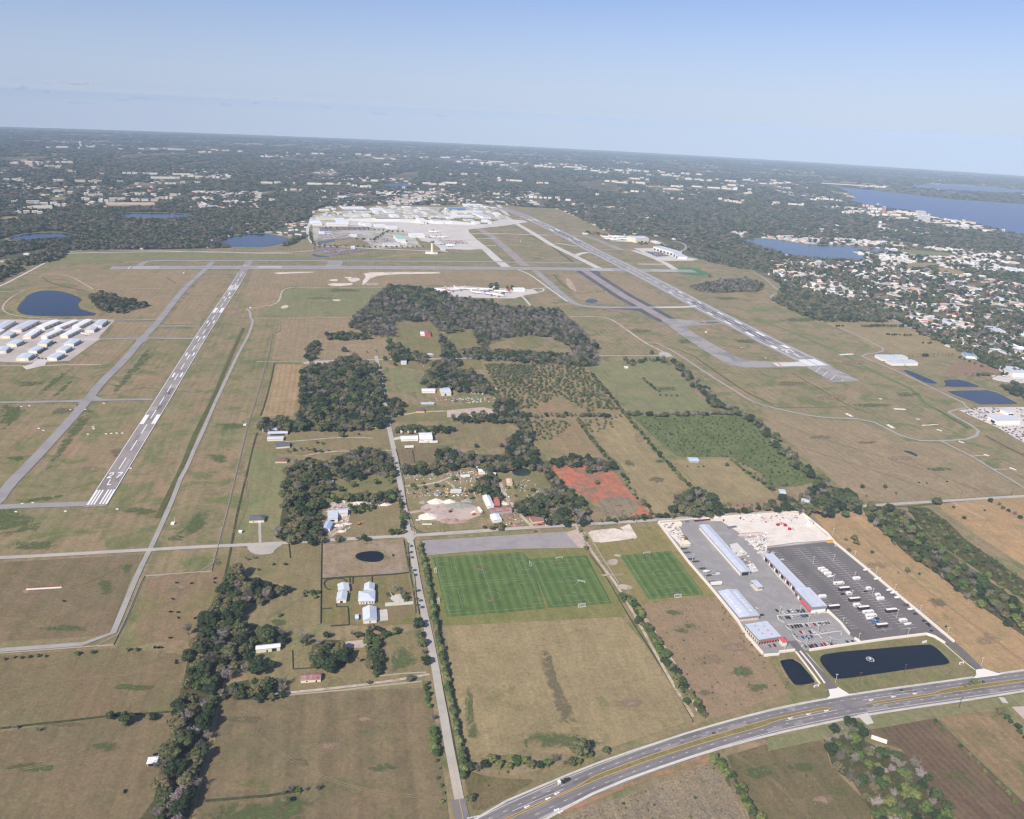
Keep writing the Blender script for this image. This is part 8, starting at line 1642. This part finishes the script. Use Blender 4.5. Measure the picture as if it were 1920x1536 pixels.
wood('right of the big pale hangar', "1196,454 1215,452 1216,457 1200,458", 12, 6, 9, {'oak': 1}, False); wood('right of the east apron', "1240,460 1260,462 1275,466 1270,470 1250,465", 13, 7, 11, {'oak': 4, 'bare': 2}); wood('right of the east apron', "1285,460 1320,465 1345,480 1420,495 1440,500 1400,505 1330,490 1300,480", 13, 8, 12, {'oak': 5, 'bare': 4})
wood('behind the stored airliners', "915,532 932,530 935,543 918,545", 12, 7, 10, {'oak': 1}, False); wood('behind the stored airliners', "946,534 962,535 965,545 948,546", 12, 6, 9, {'oak': 1}, False)
wood('in the thin far copses by the runway', "1095,432 1130,437 1145,440 1120,440 1095,437", 15, 6, 9, {'oak': 1}, False)
# ---- individuals: the 300 largest of each kind, the rest one object per kind
def psize(c): return c[2]*1450/math.sqrt(c[0]**2+c[1]**2+HC*HC)
def seen(c):
    q = to_px(c[0], c[1], gz(c[0], c[1])+c[2]*.5); return q and -15 < q[0] < 1935 and q[1] < 1556
REST = {}
nid = 0
for k, (nm, ct, crowns, tk) in KIND.items():
    L = [c for c in CAND[k] if seen(c)]; L.sort(key=psize, reverse=True)
    keep, rest = L[:300], L[300:]; REST[k] = rest
    for c in keep:
        x, y, h, w_, lb, gr = c; a = rt.uniform(0, 6.28)
        r_ = empty(nm, (x, y, gz(x, y)+.1), a); tag(r_, lb, ct, gr)
        for mn, me in (('trunk', tk), (crowns[0].name.split('.')[0], rt.choice(crowns))):
            o = bpy.data.objects.new(mn, me); COL.objects.link(o); o.parent = r_; o.scale = (w_, w_, h) if mn != 'trunk' else (h, h, h)
            nid += 1
print('tree candidates', {k: len(v) for k, v in CAND.items()}, 'rest', {k: len(v) for k, v in REST.items()})
def scatter(name, pts, meshes, label, cat, tpl_objs):
    """one object whose vertices carry instances of the same crowns the single trees use"""
    me = bpy.data.meshes.new(name); me.from_pydata([(p[0], p[1], p[2]) for p in pts], [], [])
    for an, idx in (('sx', 3), ('sz', 4), ('rz', 5)):
        at = me.attributes.new(an, 'FLOAT', 'POINT'); at.data.foreach_set('value', [float(p[idx]) for p in pts])
    at = me.attributes.new('ti', 'INT', 'POINT'); at.data.foreach_set('value', [int(p[6]) for p in pts])
    o = bpy.data.objects.new(name, me); COL.objects.link(o); tag(o, label, cat, None, 'stuff')
    g = bpy.data.node_groups.new(name+'_nodes', 'GeometryNodeTree'); g.interface.new_socket('Geometry', in_out='INPUT', socket_type='NodeSocketGeometry'); g.interface.new_socket('Geometry', in_out='OUTPUT', socket_type='NodeSocketGeometry')
    n, l = g.nodes, g.links; gi, go = n.new('NodeGroupInput'), n.new('NodeGroupOutput'); jn = n.new('GeometryNodeJoinGeometry')
    for t in tpl_objs:
        oi = n.new('GeometryNodeObjectInfo'); oi.transform_space = 'ORIGINAL'; oi.inputs['Object'].default_value = t; oi.inputs['As Instance'].default_value = True; l.new(oi.outputs['Geometry'], jn.inputs[0])
    ip = n.new('GeometryNodeInstanceOnPoints'); ip.inputs['Pick Instance'].default_value = True; l.new(gi.outputs[0], ip.inputs['Points']); l.new(jn.outputs[0], ip.inputs['Instance'])
    def na(nm_, ty):
        a = n.new('GeometryNodeInputNamedAttribute'); a.data_type = ty; a.inputs['Name'].default_value = nm_; return a.outputs['Attribute']
    l.new(na('ti', 'INT'), ip.inputs['Instance Index']); cx = n.new('ShaderNodeCombineXYZ'); s = na('sx', 'FLOAT'); l.new(s, cx.inputs[0]); l.new(s, cx.inputs[1]); l.new(na('sz', 'FLOAT'), cx.inputs[2]); l.new(cx.outputs[0], ip.inputs['Scale'])
    cr = n.new('ShaderNodeCombineXYZ'); l.new(na('rz', 'FLOAT'), cr.inputs[2]); l.new(cr.outputs[0], ip.inputs['Rotation']); l.new(ip.outputs[0], go.inputs[0])
    md = o.modifiers.new('scatter', 'NODES'); md.node_group = g; return o
def tpl(names, mats=None):
    out = []
    for o in COL.objects:
        if o.type == 'MESH' and o.data.name in names and o.data.name not in [q.data.name for q in out]: out.append(o)
    return out
for k, lb in (('oak', 'evergreen trees farther off in the woods round the airfield'), ('bare', 'grey leafless trees farther off in the northern woods'), ('shrub', 'low shrubs scattered through the fields and thickets'), ('citrus', 'rest of the small citrus trees in the orchard'), ('hedge', 'rest of the hedge'), ('palm', 'rest of the palms')):
    if REST[k]:
        T = tpl([m_.name for m_ in KIND[k][2]])
        scatter({'oak': 'woodland', 'bare': 'bare_woodland', 'shrub': 'shrubbery', 'citrus': 'orchard_trees', 'hedge': 'hedge', 'palm': 'palm_grove'}[k], [(c[0], c[1], gz(c[0], c[1]), c[3], c[2], rt.uniform(0, 6.28), rt.randrange(len(T))) for c in REST[k]], None, lb, 'woodland', T)

# the rest of the parked cars: the distant lots round the terminal
_cb = {}
for o in COL.objects:
    if o.type == 'MESH' and o.name.startswith('body') and o.parent and o.parent.name.startswith('parked_car') and o.data.name not in _cb: _cb[o.data.name] = o
_cb = list(_cb.values()); _cp = []
for poly in ("590,440 600,438 655,437.5 690,441 640,448.5 605,449", "700,446 745,446 748,453 720,457 690,455", "600,427 690,426 700,430 600,434", "604,470 640,467.5 690,469 635,477", "820,449 870,452 880,458 830,458", "645,399 690,397 690,400 650,402", "1208,472.5 1237,473 1250,479 1232,480"):
    Q = [G(x, y) for x, y in pp(poly)]; q2 = [(p.x, p.y) for p in Q]; c_ = sum(Q, Vector((0, 0)))/len(Q); R_ = max((p-c_).length for p in Q); i = -R_
    while i < R_:
        j = -R_
        while j < R_:
            x, y = c_.x+AX.x*i+AY.x*j, c_.y+AX.y*i+AY.y*j; j += 3.1
            if P_in(q2, x, y) and rt.random() < .62: _cp.append((x, y, gz(x, y)+lift(x, y)+.8, 1.0, 1.6, aA+math.pi/2+rt.choice((0, math.pi)), rt.randrange(len(_cb))))
        i += 9.5 if int(abs(i)) % 2 else 14
_cp = _cp[:2600]; print('lot cars', len(_cp)); scatter('parked_cars', _cp, None, 'hundreds of tiny cars filling the lots round the terminal', 'cars', _cb)

# ================================================================ FAR TOWN AND FOREST
rf = random.Random(9)
AIR = pp("-900,560 -60,500 0,498 50,500 110,488 130,470 400,466 545,461 575,445 583,410 586,395 610,388 640,386 905,384 1040,391 1075,404 1130,432 1165,437 1240,444 1345,470 1425,500 1445,522 1470,540 1446,560 1490,580 1540,600 1680,600 1750,640 1790,655 1860,690 1925,720 2100,760 2100,1700 -900,1700")
NOGO = [AIR]+[pp(s) for s in ("-10,452 35,440 65,436 105,434 142,440 144,446 120,449 62,453 0,458", "218,402 250,398 362,400 352,410 307,413.5 232,411", "408,452 430,444 455,439 502,437 545,447 540,455 510,463 480,465 430,464 411,459", "713,345 745,343 777,346 772,352 723,351.5", "1385,447 1415,446 1470,450 1510,458 1610,461 1700,474 1632,474 1600,473 1638,489 1600,489 1530,485 1490,482 1436,468 1405,458", "1565,351 1615,354 1680,361 1765,371 1920,382 2300,397 2600,520 2100,480 1990,461 1920,442 1885,436 1840,422 1790,413 1747,407 1735,401 1680,393.5 1630,387 1588,378 1603,370 1588,361", "1695,350 1740,345 1815,348 1920,356 2300,380 2300,393 1920,363 1862,362 1740,355", "1680,470 1700,468 1790,475 1780,482 1720,482", "1695,494 1755,492 1760,502 1700,505", "1900,630 1930,630 1930,642 1900,642", "0,408 30,405 40,412 10,415 0,416", "90,372 125,368 128,374 100,380", "1760,500 1815,510 1800,518 1750,508", "655,366 700,366 705,372 660,373")]
NOGO = [(p, min(q[0] for q in p), max(q[0] for q in p), min(q[1] for q in p), max(q[1] for q in p)) for p in NOGO]
fld('far_clearing', "1680,470 1700,468 1790,475 1780,482 1720,482", A3, 2, 1); fld('far_clearing', "1695,494 1755,492 1760,502 1700,505", FT, 2, 1); fld('far_clearing', "-20,408 30,405 40,412 10,415 0,416", FT, 2, 1); fld('far_clearing', "90,372 125,368 128,374 100,380", FOR, 2, 1); fld('far_clearing', "1760,500 1815,510 1800,518 1750,508", FT, 2, 1)
def nogo(px, py):
    for p, a, b, c, d in NOGO:
        if a <= px <= b and c <= py <= d and P_in(p, px, py): return True
    return False
FB = "117,277,33 168,276,16 225,280,9 265,280,10 290,280,15 331,281,35 388,286,20 423,283,15 450,285,10 60,310,14 73,310,8 27,307,20 45,303,12 92,312,20 120,305,30 132,322,12 190,327,10 242,326,25 288,327,16 310,335,60 340,328,35 365,332,30 405,334,15 420,337,8 20,338,25 40,340,12 110,340,20 150,341,20 180,341,15 225,341,12 257,346,8 320,345,20 370,343,12 108,360,18 132,363,10 62,381,25 92,384,30 80,391,38 115,387,18 50,400,40 75,401,12 180,367,30 160,375,15 220,375,30 262,366,18 272,377,50 312,373,25 325,367,15 245,385,90 205,378,20 500,294,25 597,289,28 645,290,4 672,290,12 690,292,20 712,298,20 738,299,10 760,294,8 790,296,8 800,295,6 835,296,30 878,300,14 897,301,10 860,304,14 910,306,30 930,304,35 945,310,20 725,309,12 520,343,20 500,344,24 590,346,40 618,346,20 665,349,12 682,351,16 702,340,24 800,345,20 820,347,40 760,341,12 845,344,30 870,347,8 757,353,6 810,356,14 790,362,12 830,357,10 935,335,10 870,327,14 892,327,6 955,339,15 930,365,15 510,376,12 550,357,16 965,307,16 1010,312,30 1030,314,25 1057,309,16 1075,314,36 1092,318,20 1115,321,20 1130,324,22 1160,320,20 1178,321,15 1195,321,15 1212,322,12 1242,324,16 1250,329,24 1267,331,14 1285,326,20 1310,328,14 1190,336,32 1145,341,30 1165,343,25 1200,344,20 1020,344,20 968,340,30 1300,337,40 1330,339,16 1370,340,24 1400,338,16 1372,348,20 1430,345,16 1265,350,16 1320,352,60 1350,354,30 1372,356,24 1400,363,14 1260,356,20 1190,360,18 1260,373,6 1277,374,12 1000,371,20 1022,372,30 1045,372,10 1065,376,16 1075,384,10 1120,366,8 1350,374,14 1370,378,30 1385,381,12 1450,339,12 1458,344,20 1478,343,14 1475,353,16 1620,350,18 1638,350,10 1652,352,14 1525,375,14 1555,375,18 1572,377,12 1455,381,16 1487,384,20 1502,385,10 1595,399,14 1622,387,14 1645,393,20 1640,398,16 1680,404,22 1692,399,26 1710,403,14 1775,413,10 1792,417,25 1818,419,30 1848,434,28 1870,438,8 1655,431,26 1676,434,14 1640,448,16 1720,440,18 1738,439,8 1505,384,8 1660,404,14 1465,446,16 1540,432,10 1565,434,8"
FBL = [tuple(float(v) for v in t.split(',')) for t in FB.split()]
_rb = random.Random(21)
for x, y, w_ in list(FBL):
    if w_ >= 14:
        for k in range(2): FBL.append((x+_rb.gauss(0, 1)*w_*1.2, y+_rb.gauss(0, 1.0), _rb.uniform(3, 9)))
# town zones: (polygon, house density 0..1, tree density)
TOWN = [(pp("1350,430 1440,440 1620,450 1800,468 2000,480 2000,520 1790,505 1640,498 1600,490 1480,484 1385,445"), .5, .3), (pp("1445,486 1640,492 1760,505 2000,545 2000,720 1850,665 1750,630 1690,595 1640,570 1560,560 1480,535 1440,505"), .36, .62), (pp("360,358 490,360 490,392 370,392"), .45, .6), (pp("590,358 1000,360 1010,386 600,386"), .3, .75), (pp("0,345 360,350 360,392 0,395"), .12, .85), (pp("1560,385 1800,405 1850,428 1800,430 1560,395"), .5, .5)]
def town(px, py):
    for p, h, t in TOWN:
        if P_in(p, px, py): return h, t
    return None
FAR, HOUSES = [], []
d = 1900.0
while d < 17500:
    s = max(11.0, d/215.0); a = -.62
    while a < .66:
        x, y = d*math.sin(a)+rf.uniform(-.4, .4)*s, d*math.cos(a)+rf.uniform(-.4, .4)*s; a += s/d
        q = to_px(x, y, gz(x, y))
        if not q or q[0] < -25 or q[0] > 1945 or q[1] > 760: continue
        if nogo(*q): continue
        if q[1] < 420 and any(abs(q[0]-b[0]) < b[2]/2+2 and -1.5 < q[1]-b[1] < 4 for b in FBL): continue
        tz = town(*q); hd, td = tz if tz else (.012 if d < 9000 else .006, .97)
        if not tz and noise.noise(Vector((x/900, y/900, 4))) > .22: hd, td = .12, .86
        if tz:
            cn = noise.noise(Vector((x/130, y/130, 11))); hd *= 1.7 if cn > .05 else .45; td *= 1.0 if cn < .25 else .6
            if noise.noise(Vector((x/170, y/170, 31))) > .3: hd, td = .02, .1
        if rf.random() < hd: HOUSES.append((x, y, d)); continue
        nn = noise.noise(Vector((x/700, y/700, 1.5)))
        if d > 4000 and nn > .10 and rf.random() < (.85 if d > 8000 else .6): continue
        if noise.noise(Vector((x/260, y/1400, 21))) > .34: continue
        if rf.random() > td: continue
        mv = noise.noise(Vector((x/320, y/320, 7)))
        ti = 5 if (mv > .22 and rf.random() < .75) or rf.random() < .12 else rf.randrange(5)
        w_ = s*rf.uniform(1.05, 1.6); FAR.append((x, y, gz(x, y)+lift(x, y)*.6, w_, rf.uniform(8, 14) if s < 24 else rf.uniform(9, 15), rf.uniform(0, 6.28), ti))
    d += s*.92
print('far trees', len(FAR), 'houses', len(HOUSES))
# lighter crowns for the far woods: the first is a real copse tree beside the lake, shared by all
FC = []
for i in range(6):
    V, F_ = crown_oak(70+i, 5, 16 if i < 5 else 26, .09, .3, .8, .3)
    me = tmesh('crown', (V, F_), F_OAK if i < 5 else F_RED)
    px, py = ((60, 470), (90, 466), (240, 440), (330, 445), (1400, 480), (1330, 520))[i]
    p = G(px, py); r_ = empty('forest_tree', (p.x, p.y, gz(p.x, p.y))); tag(r_, 'broad %s tree at the near edge of the far forest, %s from the left' % ('mauve leafless' if i == 5 else 'dark', ORD[[0, 1, 2, 3, 5, 4][i]]), 'tree', 'trees at the near edge of the far forest')
    o = bpy.data.objects.new('crown', me); COL.objects.link(o); o.parent = r_; o.scale = (13, 13, 12); FC.append(o)
    o = bpy.data.objects.new('trunk', TK); COL.objects.link(o); o.parent = r_; o.scale = (11, 11, 11)
scatter('far_forest', FAR, None, 'vast dark forest between the houses, out to the horizon', 'forest', FC)
# houses: the 300 largest as things, the rest one object
HW = [WHM, CRM, TAN, GRM]; HR = [WHR, GYR, plain('warm_white_roof', C(232, 226, 214), .8, .05, 4), plain('tan_roof', C(206, 184, 160), .8, .08, 4), RDR, plain('slate_roof', C(150, 150, 156), .8, .05, 4)]
HOUSES.sort(key=lambda h: h[2]); rest_h = ([], [], []) 
def house_geo(x, y, L, W_, h, rise, a, z):
    u = Vector((math.cos(a), math.sin(a))); v = Vector((-u.y, u.x)); o = Vector((x, y))-u*L/2-v*W_/2
    P = boxpts(o, u, v, 0, L, 0, W_); wv = [(p.x, p.y, z-2) for p in P]+[(p.x, p.y, z+h) for p in P]; wf = [(k, (k+1) % 4, 4+(k+1) % 4, 4+k) for k in range(4)]
    E = boxpts(o, u, v, -.6, L+.6, -.6, W_+.6); r0, r1 = o+v*W_/2+u*W_*.3, o+v*W_/2+u*(L-W_*.3)
    rv = [(p.x, p.y, z+h) for p in E]+[(r0.x, r0.y, z+h+rise), (r1.x, r1.y, z+h+rise)]; rf_ = [(0, 1, 5, 4), (2, 3, 4, 5), (3, 0, 4), (1, 2, 5), (3, 2, 1, 0)]
    return wv, wf, rv, rf_
hv, hf, hm = [], [], []
for i, (x, y, d_) in enumerate(HOUSES):
    px, py = to_px(x, y, gz(x, y)); mob = py < 520 and px > 1600
    L = rf.uniform(13, 20)*(1 if d_ < 4500 else 1.5); W_ = rf.uniform(8, 12)*(.8 if mob else 1); a = aA+(0 if rf.random() < .5 else math.pi/2)+rf.gauss(0, .15)
    wi, ri = rf.choice([0, 0, 1, 2]), rf.choice([0, 2, 2, 1, 3] if mob else [0, 1, 2, 2, 3, 3, 5, 5, 1, 5, 2, 4, 3, 1, 5]); z = gz(x, y)+lift(x, y)*.6
    wv, wf, rv, rf_ = house_geo(x, y, L, W_, rf.uniform(2.8, 3.6), rf.uniform(1.2, 2.4), a, z)
    if i < 290:
        r_ = empty('house', (x, y, z)); tag(r_, 'x', 'house', 'houses of the suburb right of the runway')
        child(r_, mesh_obj('wall', wv, wf, HW[wi], loc=(x, y, z))); child(r_, mesh_obj('roof', rv, rf_, HR[ri], loc=(x, y, z)))
        r_['label'] = '%s-roofed %s suburb house, %%s of its kind from the left' % (('white', 'grey', 'cream', 'tan', 'red', 'slate')[ri], ('white', 'cream', 'tan', 'grey')[wi])
    else:
        o = len(hv); hv += wv+rv; hf += [tuple(o+k for k in f) for f in wf]+[tuple(o+8+k for k in f) for f in rf_]; hm += [wi]*len(wf)+[4+ri]*len(rf_)
G_ = {}
for o in COL.objects:
    if o.get('group') == 'houses of the suburb right of the runway': G_.setdefault(o['label'], []).append(o)
for lb, L in G_.items(): relabel(L, lb)
ho = mesh_obj('distant_houses', hv, hf, HW+HR); ho.data.polygons.foreach_set('material_index', hm); tag(ho, 'hundreds of small pale houses dotted through the far suburbs', 'houses', None, 'stuff')
# far commercial roofs, each a building
fbs = []
for x, y, w_ in FBL:
    p = G(x, y); dd = p.length; u = Vector((p.y, -p.x)).normalized(); v = Vector((-u.y, u.x))
    if v.dot(p) < 0: v = -v
    L = w_*.85*dd/1450; D_ = min(110, max(28, .55*dd*dd/667000)); h = rf.uniform(7, 11); k = rf.randint(1, 3); ang = rf.gauss(0, .06)
    fr = 0.0
    for j in range(k):
        ln = L/k*rf.uniform(.55, .95); c = p+u*(-L/2+L*(j+.5)/k)+v*rf.uniform(-.25, .25)*D_; z = gz(c.x, c.y)+lift(c.x, c.y)*.6; uu = Vector((u.x*math.cos(ang)-u.y*math.sin(ang), u.x*math.sin(ang)+u.y*math.cos(ang))); vv = Vector((-uu.y, uu.x))
        wi, ri = rf.choice([0, 1, 1, 2]), rf.choice([0, 0, 1, 2, 2, 3]) ; wm, rm = HW[wi], HR[ri]
        P = boxpts(c-uu*ln/2-vv*D_/2, uu, vv, 0, ln, 0, D_*rf.uniform(.6, 1)); V, F_ = [], []; prism(V, F_, P, [z-3]*4, [z+h]*4); r_ = empty('far_building', (c.x, c.y, z)); tag(r_, 'x', 'building', 'pale flat-roofed buildings of the far towns'); r_['size_'] = ln/dd
        fbs.append(r_)
        child(r_, mesh_obj('wall', V, F_, wm, loc=(c.x, c.y, z))); P2 = [q+(q-c).normalized()*.8 for q in P]; V, F_ = [], []; prism(V, F_, P2, [z+h+.02]*4, [z+h+.6]*4, base=True); child(r_, mesh_obj('roof', V, F_, rm, loc=(c.x, c.y, z))); fbs.append(r_)
fbs = sorted(set(fbs), key=lambda o: -(o.get('size_') or 0))
_v, _f, _m = [], [], []
for r_ in fbs[280:]:
    for k_ in KIDS[r_.name]:
        o_ = len(_v); _v += [(v.co.x+r_.location.x, v.co.y+r_.location.y, v.co.z+r_.location.z) for v in k_.data.vertices]; _f += [tuple(o_+i for i in p.vertices) for p in k_.data.polygons]
        mi = (HW+HR).index(k_.data.materials[0]); _m += [mi]*len(k_.data.polygons); bpy.data.objects.remove(k_)
    bpy.data.objects.remove(r_)
fbs = fbs[:280]
for o in fbs: del o['size_']
fo_ = mesh_obj('far_town', _v, _f, HW+HR); fo_.data.polygons.foreach_set('material_index', _m); tag(fo_, 'countless small pale buildings strung along the far plain', 'buildings', None, 'stuff')
relabel(fbs, 'pale flat-roofed building of the far towns below the horizon, %s from the left')
for x, y, w_, h, lb, mt in ((57, 312, 14, 32, 'tan hotel block far on the left plain, left of two', TAN), (72, 312, 8, 30, 'tan hotel block far on the left plain, right of two', TAN), (1656, 399, 5, 36, 'reddish tower by the far lake shore', plain('brick_tower', C(206, 150, 130), .8, .05, 4)), (1725, 404, 16, 26, 'cream hospital block by the far lake, upper', CRM), (1733, 413, 18, 24, 'white hospital block by the far lake, lower', WHM), (690, 338, 6, 14, 'white school hall left of the far pond', WHM)):
    p = G(x, y); dd = p.length; L = w_*dd/1450*.8; r_ = root_at('block_tower', x, y, label=lb, cat='tower block', up=1.0)
    pmesh(r_, 'wall', lambda V, F: box(V, F, -L/2, L/2, -14, 14, -3, h), mt); pmesh(r_, 'roof', lambda V, F: box(V, F, -L/2-.5, L/2+.5, -14.5, 14.5, h+.02, h+1.2), WHR)
    for k in range(4): pmesh(r_, 'window_band', lambda V, F: box(V, F, -L/2+1, L/2-1, -14.3, -14.02, (k+.5)*h/4-1.2, (k+.5)*h/4+1.2), plain('window_band', C(110, 116, 124), .4, .05, 4))
# marsh, ploughed and cleared land between the far woods
_rc = random.Random(33); CLM = [grass('far_brown_land', C(134, 112, 96), C(120, 106, 86), C(146, 112, 100), big=200, mid=60, fine=20), grass('far_tan_land', C(156, 140, 112), C(134, 126, 94), C(120, 116, 84), big=200, mid=60, fine=20)]
for k in range(70):
    x, y = _rc.uniform(0, 1500), _rc.uniform(6, 92); y = 262+x*.035+y
    if nogo(x, y) or y > 372: continue
    w_ = _rc.uniform(12, 50); h_ = max(.5, (y-255-x*.035)*.035)*_rc.uniform(.6, 1.4)
    flat('far_clearing', [(x+w_*math.cos(a_*.63)*_rc.uniform(.7, 1.1), y+h_*math.sin(a_*.63)*_rc.uniform(.7, 1.1)+w_*math.cos(a_*.63)*.04) for a_ in range(10)], CLM[k % 2], 2, 1)
# far roads
for s, w_, mt in (("586,400 588,380 592,368 595,362", 22, DIRT), ("158,386 180,377 200,368 212,362", 26, DIRT), ("-20,436 0,434 15,428 30,422", 16, DIRT), ("110,475 130,470", 16, CON), ("1700,520 1740,528", 10, DIRT), ("1660,545 1700,552 1720,552", 9, DIRT), ("1560,560 1600,566", 9, DIRT), ("1670,598 1730,625 1790,648 1860,672 1920,690", 11, PATH), ("150,452 185,443", 14, DIRT), ("1440,497 1470,508 1500,520", 8, DIRT), ("1262,452 1280,456 1290,465 1270,475", 9, PATH), ("1195,445 1260,448 1320,452 1345,470", 9, A3), ("1150,400 1200,420", 5, DIRT), ("1042,391 1075,404 1130,430", 8, DIRT)):
    ribbon('far_road', s, w_, mt, 3, 1)
fld('retail_lot', "1325,445 1350,441 1390,452 1396,458 1370,457 1335,450", plain('cleared_sand', C(198, 186, 172), .95, .15, 15, dirt=C(150, 140, 118), big=30), 3, 1)
for s in ("0,262 480,268 960,285 960,289 480,272 0,265", "1400,322 1920,352 1920,358 1400,326", "700,275 1200,300 1200,303 700,278", "1100,306 1500,332 1500,338 1100,309"): fld('marsh', s, grass('marsh', C(138, 122, 100), C(120, 112, 92), C(146, 112, 98), big=900, mid=300, fine=40), 1, 1)
fld('marsh', "1440,328 1560,335 1700,350 1600,352 1590,364 1600,372 1560,372 1480,360 1440,345", MATS['marsh'], 1, 1)
# small flat clouds low on the left, beyond the haze
cm_ = bpy.data.materials.new('thin_cloud'); cm_.use_nodes = True; cb_ = cm_.node_tree.nodes['Principled BSDF']; cb_.inputs['Base Color'].default_value = (.55, .56, .6, 1); cb_.inputs['Alpha'].default_value = .16; cb_.inputs['Roughness'].default_value = 1
for i, (px, py, w_, h_) in enumerate(((128, 156, 56, 7), (38, 164, 22, 8), (88, 172, 14, 5), (260, 184, 46, 6), (228, 187, 18, 4), (420, 196, 26, 5), (518, 184, 14, 3), (610, 201, 22, 4), (710, 213, 50, 5), (480, 193, 12, 4), (825, 217, 24, 4), (150, 193, 30, 5))):
    d_ = ray(px, py); t_ = 40000/math.hypot(d_.x, d_.y); c_ = Vector((d_.x*t_, d_.y*t_, HC+d_.z*t_)); r_ = empty('cloud', c_, math.atan2(-d_.x, d_.y)); tag(r_, 'x', 'cloud', 'small grey clouds low on the left')
    s_ = t_*1/1450
    for j in range(3):
        rr_ = random.Random(i*5+j); V, F_ = [], []; blob(V, F_, Vector((rr_.uniform(-.35, .35)*w_*s_, 0, rr_.uniform(-.1, .1)*h_*s_)), 1, rr_, i*3+j, 1)
        cx_ = sum(v[0] for v in V)/len(V); cz2 = sum(v[2] for v in V)/len(V)
        V = [((v[0]-cx_)*w_*s_*.3+cx_, v[1]*w_*s_*.2, (v[2]-cz2)*h_*s_*.4+cz2) for v in V]; child(r_, mesh_obj('puff', V, F_, cm_, smooth=True))
relabel([o for o in COL.objects if o.get('group') == 'small grey clouds low on the left'], 'small flat grey cloud low in the sky, %s from the left')
# ================================================================ HAZE
hz = bpy.data.materials.new('haze_air'); hz.use_nodes = True; n_, l_ = hz.node_tree.nodes, hz.node_tree.links
n_.remove(n_['Principled BSDF']); pv = n_.new('ShaderNodeVolumePrincipled'); pv.inputs['Color'].default_value = (.64, .81, 1.0, 1); pv.inputs['Density'].default_value = 5.3e-5; pv.inputs['Anisotropy'].default_value = -0.3
l_.new(pv.outputs[0], n_['Material Output'].inputs['Volume'])
V, F_ = [], []; box(V, F_, -31000, 31000, -31000, 31000, -625, 520); hb = mesh_obj('haze', V, F_, hz); tag(hb, 'thin blue haze filling the air over the whole plain', 'haze', None, 'stuff')
